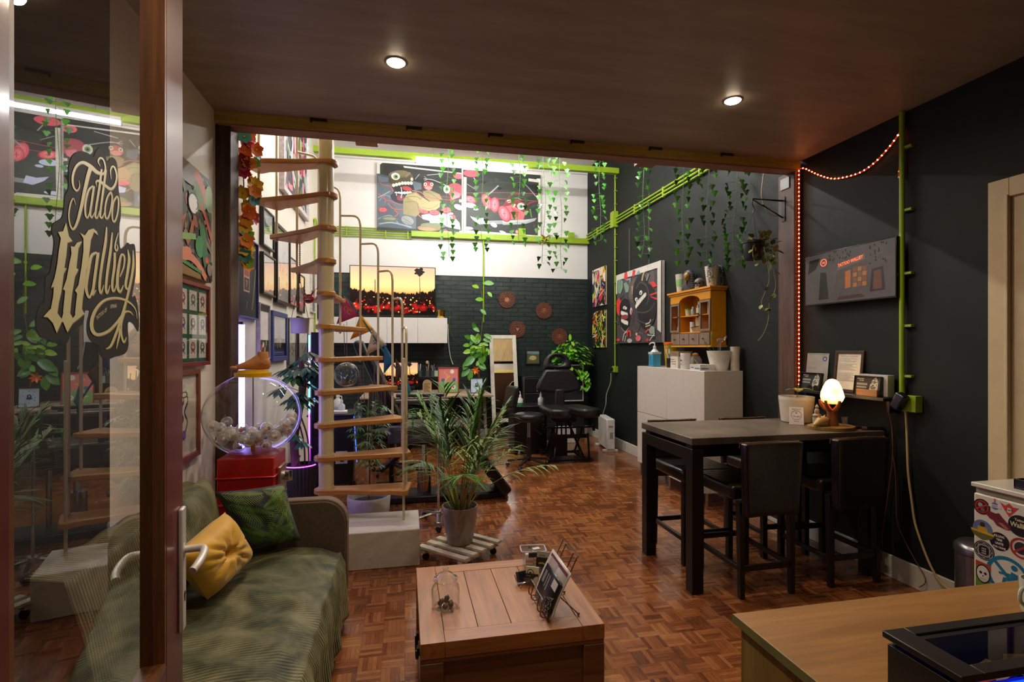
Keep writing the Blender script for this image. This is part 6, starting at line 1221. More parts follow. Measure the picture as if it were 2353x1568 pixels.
# heater
T = thing('heater', 'white convector heater on the floor by the right wall', 'heater', (2.93, 7.22, 0), -.15)
MB().m(mat('d4d0c8', .35)).box(-.06, .06, -.26, .30, .035, .47).build('heater_body', T, bev=.012)
b = MB().m(mat('8a8782', .4)); b.box(-.03, .03, -.266, -.26, .36, .38).box(-.015, .03, -.266, -.26, .20, .28); b.build('control_panel', T)
each('heater_foot', T, mat('cdc9c0', .4), [(-.11, .11, y-.025, y+.025, 0, .034) for y in (-.22, .26)], .006)
c_ = MB().m(mat('cfcac0', .5)).tube(spline([tuple(P(u, v, X=XR-.05)) for u, v in ((1404, 858), (1403, 880), (1394, 905), (1392, 930), (1386, 950))], 5)+[tuple(P(1384, 975, X=XR-.06))], .006, 6); HM = T.matrix_basis.inverted(); c_.v = [tuple(HM @ Vector(v)) for v in c_.v]; c_.build('power_cord', T)
qq = P(1405, 847, X=XR-.07); tag(MB().m(mat('0e0c0d', .4)).box(-.03, .018, -.022, .022, -.022, .022).build('power_plug', loc=(XR-.07, qq.y, zs), bev=.005), 'black plug in the lime socket by the heater', 'plug')
# ================================================================ dark treatment recliner behind the stair
T = thing('recliner_bed', 'long black treatment recliner on a chrome column, behind the palm', 'treatment chair', (.19, 5.20, 0))
BK2 = mat('0e0c0e', .38, var=.2); GREY = mat('4a484c', .3, .3)
MB().m(mat('17161a', .4)).prism([(-.48, -.14), (.62, -.16), (.84, -.06), (.84, .10), (.62, .22), (-.48, .18)], 0, .07).build('floor_plate', T, bev=.015)
b = MB().m(mat('b5a79c', .12, 1)).cyl((0, 0, .071), .068, .28, 30); b.m(CHROME).cyl((0, 0, .35), .024, .22, 16).cyl((.18, .05, .071), .02, .48, 14); b.build('chrome_column', T, smooth=40)
MB().m(BK2).box(-.16, .22, -.16, .2, .56, .65).build('under_box', T, bev=.03, seg=3)
MB().m(LEATHER).box(-.22, .48, -.26, .26, .65, .76).build('seat', T, bev=.035, seg=3)
MB().m(LEATHER).box(-.05, .05, -.26, .26, 0, .78).build('backrest', T, loc=(-.22, 0, .70), rot=(0, -.42, 0), bev=.04, seg=3)
MB().m(LEATHER).box(-.045, .045, -.15, .15, 0, .22).build('head_pad', T, loc=(-.56, 0, 1.36), rot=(0, -.35, 0), bev=.04, seg=3)
MB().m(LEATHER).box(-.055, .055, -.20, .20, 0, .84).build('leg_rest', T, loc=(.30, -.06, .74), rot=(0, 2.50, 0), bev=.03, seg=3)
for y in (-.33, .31):
    MB().m(GREY).box(-.28, .22, y-.035, y+.035, .98, 1.02).build('arm_pad', T, bev=.014)
    for xa, xb in ((-.20, -.22), (.12, .16)): MB().m(GREY).bar((xa, y, .70), (xb, y, .98), .04, .03).build('arm_support', T, bev=.004)
MB().m(GREY).box(-.34, .06, -.38, -.29, .62, .78).build('side_panel', T, bev=.015)
MB().m(BK2).bar((-.12, -.1, .56), (-.42, -.2, .34), .07, .04).build('foot_lever', T, bev=.008)
# IV style chrome stand
T = thing('chrome_stand', 'chrome instrument stand on a castor base behind the palm pot', 'stand', (.28, 4.44, 0))
star_base(T, .20, .075, CHROME, ph=.9); MB().m(CHROME).cyl((0, 0, .08), .011, .80, 12).build('stand_pole', T); MB().m(CHROME).tube(spline([(-.10, 0, .91), (-.08, 0, .88), (.08, 0, .88), (.10, 0, .91)], 3), .006, 6).build('hook_bar', T)
# table with black column, trolley with bottles, mesh chair
T = thing('side_table', 'round black pedestal table with a square foot behind the stair', 'table', (-.14, 5.76, 0))
MB().m(BLKM).box(-.16, .16, -.14, .14, 0, .012).cyl((0, 0, .012), .028, .72, 16).build('pedestal', T); MB().m(mat('1a1618', .3)).cyl((0, 0, .732), .26, .022, 36).build('table_top', T, bev=.004)
T = thing('tattoo_trolley', 'black equipment trolley with clear shelf edges behind the stair pole', 'trolley', (-.74, 5.90, 0))
MB().m(mat('0d0b0e', .35)).box(-.22, .20, -.22, .22, .06, .78).build('trolley_body', T, bev=.006); MB().m(mat('1a181c', .35)).box(-.25, .23, -.25, .25, .78, .80).build('trolley_top', T, bev=.004)
b = MB().m(mat('c8c4c4', .5)).box(.03, .15, -.2235, -.22, .28, .41); b.m(mat('1a181a', .5)).box(.05, .13, -.2245, -.2235, .37, .39).box(.075, .115, -.2245, -.2235, .30, .35); b.build('sticker', T)
b = MB().m(glass(gl=1.6, haze=.1)).add([(.24, -.28, .5), (.34, -.20, .95), (.34, -.19, .95), (.24, -.27, .5)], [(0, 1, 2, 3)]).box(.22, .228, -.26, .2, .12, .9); b.build('acrylic_guard', T)
MB().m(emis('3050ff', 5)).tube([(.25, -.27, .30), (.22, -.27, .78)], .004, 6).build('led_line', T)
for x, y in ((-.19, -.19), (.17, -.19), (-.19, .19), (.17, .19)): MB().m(mat('141214', .4)).lathe([(0, -.012), (.024, -.012), (.028, 0), (.024, .012), (0, .012)], n=14).build('castor', T, loc=(x, y, .0285), rot=(PI/2, 0, .4))
for i, (dx, dy, s, c, lb) in enumerate(((.02, -.12, 1.1, 'd0cdd4', 'white ink bottle with label on the equipment trolley'), (-.04, .05, 1.5, 'dad8d4', 'taller white spray bottle on the equipment trolley'))): pump(-.74+dx+.06, 5.90+dy, .8005, s, lb, c, 'b8b8c8', 'spray_bottle')
tag(MB().m(mat('d4d0cc', .5)).box(-.10, .10, -.06, .06, 0, .03).build('paper_towel_pack', loc=(-.70, 5.62+.12, .8005-.0), bev=.004), 'folded white paper pack on the equipment trolley', 'paper')
T = thing('office_chair', 'dark mesh backed office chair between the stair and the recliner', 'chair', (-.12, 6.36, 0), 2.4)
star_base(T, .28, .085, mat('141214', .35)); MB().m(STEEL).cyl((0, 0, .10), .025, .34, 14).build('gas_column', T); MB().m(mat('141316', .7)).box(-.24, .24, -.24, .24, .44, .52).build('seat', T, bev=.035, seg=3)
def mb_(u, v): a = (u-.5)*1.5; return (.24*math.sin(a), .26+.07*math.cos(a)-.07, .58+v*.48)
b = MB().m(mat('2a282a', .8)).grid(mb_, 12, 8); o = b.build('mesh_back', T, smooth=80); s_ = o.modifiers.new('solid', 'SOLIDIFY'); s_.thickness = .012
MB().m(mat('8a8680', .4, .5)).tube([mb_(0, v/6) for v in range(7)]+[mb_(u/8, 1) for u in range(1, 9)]+[mb_(1, 1-v/6) for v in range(1, 7)], .011, 8).build('back_frame', T)
# ================================================================ ivy strands
def ivy_leaf(mb, c, s, az, tilt, m):
    e1 = Vector((math.cos(az), math.sin(az), 0)); n_ = Vector((-math.sin(az), math.cos(az), 0)); dn = Vector((0, 0, -1))*math.cos(tilt)+n_*math.sin(tilt)
    o = [(0, 0), (.28, -.10), (.62, .18), (.36, .38), (.30, .62), (0, 1.08), (-.30, .62), (-.36, .38), (-.62, .18), (-.28, -.10)]
    up = e1.cross(dn)
    pts = [c+e1*x*s+dn*y*s+up*(abs(x)*.18*s) for x, y in o]; mid = c+dn*.4*s
    mb.m(m).add(pts+[mid], [(10, i, (i+1) % 10) for i in range(10)])
IV = [mat(h, .42, coat=.15, var=.15) for h in ('2f6a1c', '3f8a24', '26561c', '4f9a30')]
def ivy(u, v0, v1, Y, label, n, seed, ext=None, dens=1, flower=False, top=4.6):
    r = random.Random(seed); a = P(u, v0, Y=Y); e = P(u+r.uniform(-4, 4), v1, Y=Y)
    T = thing('ivy_strand', label, 'ivy', (a.x, Y, e.z), group='ivy strands hanging from the hall ceiling'); H = top-e.z; hv = a.z-e.z
    st = MB().m(mat('4a7a3a', .6)); pts = [(.015*math.sin(k*1.3+seed), .01*math.cos(k), H*k/9) for k in range(10)]; pts[0] = (r.uniform(-.03, .03), 0, .0); st.tube(spline(pts, 3), .0028, 5); st.build('stem', T)
    lf_ = MB(); k = 0; z = .0
    while z < hv+.35:
        for s in (-1, 1):
            if r.random() < .12: continue
            x = s*r.uniform(.045, .085)*(1 if dens < 2 else 1.15); zz = z+r.uniform(-.02, .02); p = Vector((x, r.uniform(-.03, .03), zz)); lf_.m(mat('5a8a3a', .5)).tube([(.01, 0, zz+.02), p], .0012, 4)
            ivy_leaf(lf_, p, r.uniform(.044, .060), r.uniform(-.7, .7), r.uniform(-.5, .5), r.choice(IV))
            if dens == 2: ivy_leaf(lf_, p+Vector((s*.012, -.02, -.045)), r.uniform(.034, .048), r.uniform(-.9, .9), r.uniform(-.5, .5), r.choice(IV))
        z += .075
    lf_.build('leaves', T, smooth=0)
    return T
ivy(1028, 340, 590, 6.1, 'ivy strand over the left canvas, left of the tube light middle', 1, 1)
ivy(1107, 345, 585, 6.3, 'ivy strand at the gap between the two canvases', 1, 2)
ivy(1192, 352, 558, 5.9, 'short ivy strand in front of the right canvas with the knife', 1, 3)
ivy(1250, 358, 604, 5.7, 'ivy strand just right of the canvases with a small blossom cluster', 1, 4)
ivy(1288, 362, 620, 5.8, 'thin long ivy strand nearest the back corner on the white wall', 1, 5)
ivy(1378, 372, 552, 6.3, 'ivy strand just right of the room corner, left of the tall lime box', 1, 6)
ivy(1479, 380, 586, 5.6, 'ivy strand above the black cartoon canvas crossing the lime conduits', 1, 7)
ivy(1570, 384, 598, 5.05, 'ivy strand hanging over the pharaoh bust', 1, 8)
ivy(1626, 388, 598, 4.60, 'ivy strand hanging over the white ribbed pot', 1, 9)
ivy(1689, 390, 612, 4.22, 'dense ivy strand nearest the hanging black planter', 1, 10, dens=2)
q = P(1252, 552, Y=5.66); T = thing('blossom_cluster', 'small orange and pink artificial blossom clipped on an ivy strand', 'artificial flower', tuple(q))
b = MB()
for k in range(14): a = k*2.4; b.m(mat(('d8783a', 'd0a8a0', 'c8a818', '3a7a2c')[k % 4], .5)).leaf((.02*math.cos(a), 0, .04-.006*k), (math.cos(a), -.4, math.sin(a)), .05, .03, .3, nseg=3)
b.build('petals', T)
# ================================================================ right wall pictures
sc1 = ['c83a2c', 'e8d8c0', '2a2a6a', 'e8c020', '1a1a24', 'd8d4d0', 'e8e0d4', 'b0c830', 'c8283a']; sc2 = ['d85a20', 'b8d030', 'e8e4dc', '1a1a1c', 'e8b020', '7aa020', 'c83020', '14140f']
y0_, y1_ = P(1392, 650, X=XR-.02).y, P(1362, 650, X=XR-.02).y
zA = P(1392, 610, X=XR-.02).z; zB = P(1392, 700, X=XR-.02).z; zC = P(1392, 712, X=XR-.02).z; zD = P(1392, 799, X=XR-.02).z
picture('canvas_painting', 'upper of two narrow colourful brush stroke canvases near the corner', 'painting', 'right', (y0_, y1_), zB, zA, XR, canvas=True, shapes=blots(21, sc1, 120, (.15, .45), .85, .06), bg='1f1c28', fr='c8b890', dep=.02)
picture('canvas_painting', 'lower of two narrow colourful brush stroke canvases near the corner', 'painting', 'right', (y0_, y1_), zD, zC, XR, canvas=True, shapes=blots(22, sc2, 120, (.15, .45), .85, .06), bg='1c1a14', fr='c8b890', dep=.02)
BX3 = (360, 95, 905, 1095)
# outlines read from the slanted picture, flattened onto its own rectangle
def uv3(x, y): 
    f = (x-360)/545; top = 285-190*f; bot = 1092-10*f; 
    d0, d1 = 7.66, 6.31; g = f*d1/(d0+(d1-d0)*f) if False else f*d0/(d1+f*(d0-d1)) if False else (f/d0)/( (1-f)/d1+f/d0) if False else f
    g = f*d1/(d0-(d0-d1)*f) if True else f
    return (g, 1-(y-top)/(bot-top))
def S3(l): return [uv3(*p) for p in l]
p3 = [('4a4447', [(0, 0), (1, 0), (1, 1), (0, 1)]), ('5a5356', S3([(480, 300), (840, 170), (840, 700), (600, 600)])), ('6a5c50', S3([(560, 330), (640, 300), (650, 480), (590, 600), (550, 520)])), ('a89478', S3([(585, 400), (625, 390), (625, 470), (595, 500)]))]
p3 += [(s_[0], 'L', s_[2], s_[3]) for s_ in blots(83, ['3a3538', '5c5558', '6a6265', '2c282b'], 120, (.04, .14), 1.1, .014)]
p3 += [('7a9a84', S3([(385, 345), (430, 320), (470, 340), (470, 420), (430, 500), (385, 490)])), ('7a9a84', S3([(480, 370), (520, 350), (560, 400), (550, 470), (510, 480)])), ('5a7a68', 'L', S3([(430, 330), (425, 420), (410, 480)]), .012), ('8a9aa8', 'L', S3([(480, 300), (530, 320), (575, 310), (570, 350)]), .025),
 ('d83a3c', S3([(360, 590), (410, 545), (440, 590), (470, 560), (480, 580), (420, 680), (410, 770), (365, 720)])), ('1c191c', 'E', *uv3(495, 660), .13, .13), ('1c191c', 'E', *uv3(500, 790), .13, .17), ('1c191c', 'E', *uv3(700, 460), .17, .22), ('1c191c', 'E', *uv3(770, 650), .20, .30), ('4a454a', 'L', S3([(650, 430), (700, 350), (770, 400), (790, 520), (770, 620)]), .02),
 ('4a454a', 'L', S3([(640, 700), (720, 720), (800, 690), (850, 600)]), .018), ('4a454a', 'L', S3([(650, 790), (760, 850), (840, 800)]), .018), ('8a8480', 'L', S3([(440, 900), (500, 950), (560, 900)]), .015),
 ('d83a3c', S3([(800, 350), (840, 340), (870, 400), (835, 420), (820, 390)])), ('d83a3c', S3([(800, 500), (870, 470), (870, 490), (810, 515)])), ('d83a3c', S3([(805, 520), (900, 560), (895, 590), (815, 535)])), ('b8a47c', 'L', S3([(720, 330), (735, 250), (760, 200)]), .03), ('8a8484', 'L', S3([(770, 330), (790, 250)]), .03),
 ('e8e4da', 'E', *uv3(492, 660), .035, .022), ('e8e4da', 'E', *uv3(515, 668), .028, .02), ('1a1a1a', 'E', *uv3(495, 664), .010, .012), ('e8e4da', 'E', *uv3(655, 555), .03, .026), ('e8e4da', 'E', *uv3(708, 475), .032, .03), ('1a1a1a', 'E', *uv3(705, 482), .011, .013), ('1a1a1a', 'E', *uv3(658, 560), .010, .012)]
for k in range(6): x = 450+k*16; p3 += [('e6e2d4', 'E', *uv3(x, 725+k*4), .022, .030), ('e6e2d4', 'E', *uv3(x+6, 815+k*8-(k > 3)*8), .022, .030)]
p3 += [('9a3a44', 'E', *uv3(495, 775), .09, .035)]
for k in range(7): x = 655+k*16; p3 += [('e6e2d4', 'E', *uv3(x, 640-k*22), .022, .030), ('d8d4c6', 'E', *uv3(x+8, 600-k*17), .020, .026)]
p3 += [('c8c4cc', 'E', *uv3(590, 700), .03, .05), ('d83a3c', 'E', *uv3(595, 715), .015, .04), ('d83a3c', 'L', S3([(535, 1010), (540, 955), (575, 945), (585, 1010)]), .028), ('c8c0a8', 'L', S3([(470, 1060), (490, 980), (530, 950)]), .018), ('c8c0a8', 'L', S3([(500, 1070), (515, 1000)]), .015), ('8a9a88', S3([(790, 930), (820, 880), (850, 900), (850, 980), (810, 980)])), ('c8c0a8', 'L', S3([(760, 860), (800, 840), (810, 800)]), .016), ('c8c0a8', 'L', S3([(760, 890), (810, 870)]), .014),
 ('d86a6a', 'E', *uv3(680, 1030), .06, .04), ('d8c8a0', 'E', *uv3(660, 980), .02, .02), ('d8303c', 'E', *uv3(395, 1050), .05, .02), ('d8303c', 'E', *uv3(780, 1050), .03, .02), ('c8c8c0', 'L', S3([(780, 990), (850, 1000)]), .012), ('c8c8c0', 'L', S3([(850, 970), (800, 1060)]), .012), ('b8b4aa', 'E', *uv3(570, 1060), .06, .03), ('d83a3c', 'L', S3([(760, 960), (790, 920)]), .02)]
p3 += [('d4cfc6', [(0, .92), (1, .92), (1, 1), (0, 1)]), ('d4cfc6', [(.93, .16), (1, .12), (1, 1), (.93, 1)]), ('d4cfc6', [(0, .72), (.03, .72), (.03, 1), (0, 1)]), ('d83a3c', [(.20, .90), (.30, .90), (.28, 1), (.22, 1)]), ('d83a3c', [(.40, .92), (.46, .90), (.48, .98), (.42, 1)]), ('7a9aa0', [(.48, .91), (.60, .91), (.55, .97)])]
PT = picture('canvas_painting', 'large black cartoon canvas of two toothy figures hung on strings', 'painting', 'right', (5.81, 7.18), 1.563, 2.567, XR-.005, canvas=True, shapes=p3, bg='2a262a', fr='cfcac0', dep=.04)
b = MB().m(mat('8a7a6a', .7)).tube([(-.32, -.01, .99), (-.32, -.01, 1.62)], .0025, 5).tube([(.28, -.01, .99), (.28, -.01, 1.95)], .0025, 5); b.build('hanging_string', PT)
# television on the right wall
a = P(1850, 590, X=3.05); c = P(2060, 541, X=3.05); z0 = P(1850, 705, X=3.05).z
T = thing('television', 'flat television on the dark wall showing the shop front at night', 'television', (3.05, (a.y+c.y)/2, z0), -PI/2); W = abs(a.y-c.y); H = 2.208-z0
MB().m(mat('0d0b0c', .25)).box(-W/2, W/2, 0, .035, 0, H).build('housing', T, bev=.003)
MB().m(mat('15120f', .5)).box(-.1, .1, .035, .068, .08, .30).build('wall_bracket', T)
sm_ = MB().m(mat('2c2a2b', .12, em=.55, emc='504848', var=.25, scale=9)).add([(-W/2+.008, -.0008, .012), (W/2-.008, -.0008, .012), (W/2-.008, -.0008, H-.008), (-W/2+.008, -.0008, H-.008)], [(0, 1, 2, 3)]);  # grey glow of the screen ground imitates a reflection
def scr(mb, h, e, pts, dy=0):
    mb.m(mat(h, .15, em=e*.5, emc=h)); mb.add([(-W/2+x*W, -.0012-dy, y*H) for x, y in pts], [tuple(range(len(pts)))])
scr(sm_, '4a4446', .35, [(.40, .62), (.97, .80), (.97, .1), (.35, .08)]); scr(sm_, '5a5250', .5, [(.40, .70), (.70, .83), (.70, .72), (.40, .60)], .0002); scr(sm_, '9a5a34', .5, [(.49, .25), (.55, .27), (.55, .58), (.49, .56)], .0002)
for i in range(3):
    for j in range(4): x, y = .575+i*.05, .26+j*.09; scr(sm_, ('8a5a34', '6a4430')[(i+j) % 2], .7, [(x, y), (x+.042, y+.003), (x+.042, y+.08), (x, y+.077)], .0003)
scr(sm_, '2c2030', .3, [(.75, .14), (.90, .15), (.88, .55), (.77, .53)], .0003); scr(sm_, '5a3a30', .35, [(.78, .18), (.87, .18), (.86, .5), (.79, .49)], .0005); scr(sm_, '3a2420', .4, [(.40, .06), (.70, .07), (.66, .13), (.42, .12)], .0003); scr(sm_, '1c2420', .2, [(.18, .1), (.30, .1), (.27, .6), (.2, .62)], .0002)
scr(sm_, '1d1e1c', .1, [(.04, .62), (.14, .70), (.2, .9), (.06, .88)], .0002)
r = random.Random(5)
for k in range(34): x, y = (r.uniform(.74, .9), r.uniform(.62, .97)) if k % 2 else (r.uniform(.3, .55), r.uniform(.8, .97)); scr(sm_, '232522', .1, [(x, y), (x+.02, y+.015), (x+.015, y-.035)], .0004+k*1e-6)
sm_.m(mat('d8603c', .2, em=1.6, emc='ff6a3c')); sm_.tube([(-W/2+W*(.24+.035*math.cos(q_)), -.002, H*(.80+.065*math.sin(q_))) for q_ in [2*PI*k/20 for k in range(20)]], .0028, 5, close=True); text(sm_, 'W', .030, (-W/2+W*.24, -.002, H*.77), align='CENTER')
text(sm_, 'TATTOO WALLIEY', .034, (-W/2+W*.41, -.0022, H*.66), ux=(1, 0, .16), bold=.0004, sx=.72)
sm_.build('screen', T, smooth=0)
# ================================================================ rope light
RX = 3.086
T = thing('rope_light', 'glowing orange red rope light up the post and across to the green pipe', 'rope light', (0, 0, 0))
A = [Vector((RX+.006, YS-.012, z)) for z in (P(1836, 893, Y=YS-.01).z, 2.0, P(1836, 388, Y=YS-.01).z)]
sw = [A[-1]]+[P(u, v, X=XR-.018) for u, v in ((1850, 388), (1880, 402), (1912, 411), (1945, 407), (1980, 395), (2012, 372), (2040, 342), (2060, 316), (2074, 294))]
dn = [P(u, v, X=XR-.018) for u, v in ((2074, 296), (2074, 330), (2070, 368), (2065, 395), (2066, 410), (2074, 424), (2075, 470), (2075, 520), (2075, 578))]
swp = [Vector(p) for p in spline([tuple(p) for p in sw], 8)]; dnp = [Vector(p) for p in spline([tuple(p) for p in dn], 6)]
ROPE = mat('8a3018', .4, em=.4, emc='ff3a10')
MB().m(ROPE).tube([A[0], A[1], A[2]], .0055, 8).tube(swp, .005, 8).build('rope', T); MB().m(mat('3a2420', .4, em=.12, emc='ff3a10')).tube(dnp, .004, 6).build('rope', T)
def along(pts, step):
    out = []; acc = 0
    for i in range(len(pts)-1):
        L = (pts[i+1]-pts[i]).length; t = step-acc
        while t < L: out.append(pts[i].lerp(pts[i+1], t/L)); t += step
        acc = (acc+L) % step if L+acc >= step else acc+L
    return out
BULB = emis('ff8850', 20); b0 = None
for lst, s in ((along([A[0], A[2]], .0335), 1), (along(swp, .036), 1), (along(dnp, .038), .6)):
    for p in lst:
        if b0 is None or s == .6: o = MB().m(BULB if s == 1 else emis('ff9060', 2)).ell((0, 0, 0), .0052 if s == 1 else .0035, n=8, k=6).build('led_bulb', T, loc=tuple(p)); b0 = b0 or o
        else: o = b0.copy(); COL.objects.link(o); o.parent = T; o.location = p
        o.location = Vector(p)+Vector((-.003, -.003, 0))
# hanging planter on its bracket
T = thing('wall_bracket', 'black iron plant bracket on the right timber post', 'bracket', (3.058, 3.72, 2.60))
b = MB().m(mat('141214', .4, .5)).box(-.004, 0, -.02, .02, -.06, .14); b.tube([(0, -.012, .11), (-.29, 0, .11)], .004, 6).tube([(0, .012, .11), (-.29, 0, .11)], .004, 6).tube([(0, 0, -.03), (-.29, 0, .105)], .004, 6).tube([(0, .012, -.03), (-.2, 0, .07)], .003, 6); b.build('bracket_arm', T)
zt_ = P(1722, 556, Y=3.72).z
T = thing('hanging_planter', 'black hanging pot with trailing leaves on the iron bracket', 'planter', (2.775, 3.72, zt_-.145))
MB().m(mat('121216', .3, coat=.2)).lathe([(0, 0), (.062, 0), (.068, .01), (.078, .13), (.088, .132), (.088, .148), (.076, .148), (.070, .11), (0, .11)], n=36).build('pot', T, smooth=50)
MB().m(SOIL).cyl((0, 0, .112), .072, .01).build('soil', T); hk = 2.70-(zt_-.145)
b = MB().m(mat('2a2a2a', .5)); 
for k in range(3): a = k*2.1+.5; b.tube([(.08*math.cos(a), .08*math.sin(a), .14), (0, 0, hk-.10)], .002, 5)
b.tube(spline([(0, 0, hk-.10), (.012, 0, hk-.07), (-.008, 0, hk-.03), (-.005, 0, hk+.008)], 4), .004, 6); b.build('hanger', T)
b = MB(); r = random.Random(44); LG = ['5a6a24', '46551e', '7a7a24', '37481c']
def trail(pts, n, s): 
    sp = spline(pts, 6); b.m(mat('8a7a4a', .6)).tube(sp, .0028, 5)
    for k in range(n):
        p_ = sp[min(len(sp)-1, int((k+.5)/n*len(sp)))]; a = r.uniform(0, 6.3); b.m(mat(LG[k % 4], .4, coat=.2)).leaf(p_, (math.cos(a), -.4, math.sin(a)*.8-.2), s*r.uniform(.8, 1.2), s*.62, .5, nseg=4)
for k in range(9): a = k*.9; trail([(.03*math.cos(a), .03*math.sin(a), .12), (.07*math.cos(a)+.05, .06*math.sin(a), .19), (.11+.06*math.cos(a), .06*math.sin(a), .16-.01*k), (.14+.05*math.cos(a), .05*math.sin(a)-.03, .07-.014*k)], 6, .07)
trail([(.0, -.05, .12), (-.07, -.09, .08), (-.06, -.10, -.03), (.03, -.10, -.05)], 6, .055)
trail([(.05, -.06, .10), (.07, -.1, -.15), (.03, -.1, -.28), (.0, -.1, -.36), (.05, -.1, -.44), (.09, -.1, -.40)], 4, .05)
trail([(.07, -.1, -.36), (.06, -.1, -.5), (.02, -.1, -.60), (-.03, -.1, -.66)], 4, .05); trail([(.13, -.05, .0), (.17, -.05, -.2), (.13, -.05, -.32), (.1, -.05, -.33)], 3, .055)
b.build('foliage', T)
cb_ = MB().m(mat('b8a890', .5)).tube(spline([tuple(P(u, v, Y=3.80)) for u, v in ((1756, 388), (1752, 420), (1750, 450), (1757, 475), (1770, 492), (1785, 497), (1792, 494))], 5), .004, 6); tag(cb_.build('loose_cable'), 'pale loose cable curling from the beam to the right post', 'cable')
# ================================================================ yellow wall cabinet
YC = mat('d08a0e', .45, var=.06); GW = wood('8a7664', '6a5848', 'z', 6, .6)
yn, yf, xf, zb_, zt_ = 4.565, 5.387, 2.945, 1.504, 2.108
T = thing('display_cabinet', 'mustard yellow wall cabinet with glass doors and small drawers', 'wall cabinet', (xf, (yn+yf)/2, zb_), -PI/2); W = yf-yn; H = zt_-zb_; D = XR-xf-.002
b = MB().m(YC); b.box(-W/2+.02, -W/2+.035, .012, D, .02, H-.04).box(W/2-.035, W/2-.02, .012, D, .02, H-.04).box(-W/2+.035, W/2-.035, D-.012, D, .02, H-.04)
b.box(-W/2, W/2, -.012, D, 0, .018).box(-W/2-.012, W/2+.012, -.025, D, H-.02, H).box(-W/2, W/2, -.01, D, H-.04, H-.02)
x1, x2 = -W/2+.21, W/2-.21; b.box(x1-.006, x1+.006, .012, D-.012, .16, H-.04).box(x2-.006, x2+.006, .012, D-.012, .16, H-.04).box(-W/2+.035, W/2-.035, .012, D-.012, .148, .16)
for a_, c_ in ((-W/2+.035, x1-.006), (x1+.006, x2-.006), (x2+.006, W/2-.035)): b.box(a_, c_, .014, D-.012, .325, .335)
arch = [(-W/2+.02, H-.04), (-W/2+.02, H-.125), (x1, H-.125)]+[((x1+x2)/2-(x2-x1)/2*math.cos(a), H-.125+.062*math.sin(a)) for a in [PI*k/14 for k in range(1, 14)]]+[(x2, H-.125), (W/2-.02, H-.125), (W/2-.02, H-.04)]
b.prismy(arch, 0, .012); b.build('cabinet_carcass', T, bev=.0015)
for s, (a_, c_) in ((0, (-W/2+.022, x1+.004)), (1, (x2-.004, W/2-.022))):
    b = MB().m(GW); za, zc = .162, H-.13; b.box(a_, c_, -.004, .011, za, za+.022).box(a_, c_, -.004, .011, zc-.022, zc).box(a_, a_+.024, -.004, .011, za+.022, zc-.022).box(c_-.024, c_, -.004, .011, za+.022, zc-.022); d_ = b.build('glass_door', T, bev=.001)
    MB().m(glass(gl=.9)).add([(a_+.024, .004, za+.022), (c_-.024, .004, za+.022), (c_-.024, .004, zc-.022), (a_+.024, .004, zc-.022)], [(0, 1, 2, 3)]).build('pane', d_, smooth=0)
    MB().m(mat('2a1f18', .4, .5)).ell(((c_-.012) if s == 0 else (a_+.012), -.012, (za+zc)/2+.01), .008, n=10, k=6).build('knob', d_)
dwW = (W-.07)/4
for k in range(4):
    x = -W/2+.035+k*dwW; d_ = MB().m(GW).box(x+.004, x+dwW-.004, -.002, .012, .024, .144).build('drawer', T, bev=.001); MB().m(mat('3a2c22', .4, .4)).tube([(x+dwW/2, -.002, .085), (x+dwW/2, -.02, .085)], [.004, .009], 10).build('knob', d_)
def yloc(x, y, z): return (xf+y, (yn+yf)/2-x, zb_+z)
def small_bottle(p, h, rr_, c, cc, name, label, cat='bottle', lab=None):
    t = thing(name, label, cat, p); MB().m(mat(c, .3)).lathe([(0, 0), (rr_, 0), (rr_, h*.68), (rr_*.45, h*.80), (rr_*.45, h*.84), (0, h*.84)], n=18).build('bottle_body', t, smooth=50)
    MB().m(mat(cc, .4)).cyl((0, 0, h*.84), rr_*.5, h*.16, 14).build('cap', t)
    if lab: MB().m(mat(lab, .5)).lathe([(rr_*1.01, h*.15), (rr_*1.01, h*.55)], n=18, close=True).build('label', t)
    return t
t = thing('plastic_cup', 'small tub with a green lid in the yellow cabinet', 'tub', yloc(-.11, .06, .3352)); MB().m(mat('c8b8a0', .4)).lathe([(0, 0), (.030, 0), (.036, .065), (0, .065)], n=20).build('cup_body', t); MB().m(mat('3aa82c', .4)).cyl((0, 0, .065), .039, .012, 20).build('lid', t)
small_bottle(yloc(-.02, .06, .3352), .095, .022, '8a8a86', 'dcdad4', 'dropper_bottle', 'small grey bottle beside the green lidded tub')
small_bottle(yloc(.065, .08, .3352), .14, .030, '1c1512', 'c8c4bc', 'brown_bottle', 'dark brown bottle with a white label in the yellow cabinet', lab='c8c0b0')
small_bottle(yloc(.13, .07, .3352), .16, .028, '15120f', '1a1a1a', 'brown_bottle', 'dark bottle with a green and blue label in the yellow cabinet', lab='2a9a5a')
small_bottle(yloc(-.30, .08, .3352), .12, .02, '3a3c44', '5a5c64', 'ink_bottle', 'dark ink bottle on the upper shelf behind the left glass door')
small_bottle(yloc(-.33, .07, .1602), .09, .018, 'b8bcc0', 'c8ccd0', 'ink_bottle', 'clear nozzle bottle low behind the left glass door'); small_bottle(yloc(-.275, .07, .1602), .08, .016, 'a8acb0', '2a2a2a', 'ink_bottle', 'small capped bottle beside the nozzle bottle')
o = MB().m(mat('d4b8b0', .5)).box(-.05, .05, -.035, .035, 0, .13).m(mat('b04a4a', .5)).box(-.03, .04, -.0355, -.035, .02, .03).box(-.03, .03, -.0355, -.035, .06, .07).box(-.03, .04, -.0355, -.035, .10, .108).build('small_carton', loc=yloc(.30, .09, .3352), rz=-PI/2, bev=.001); tag(o, 'pink striped carton behind the right glass door', 'carton')
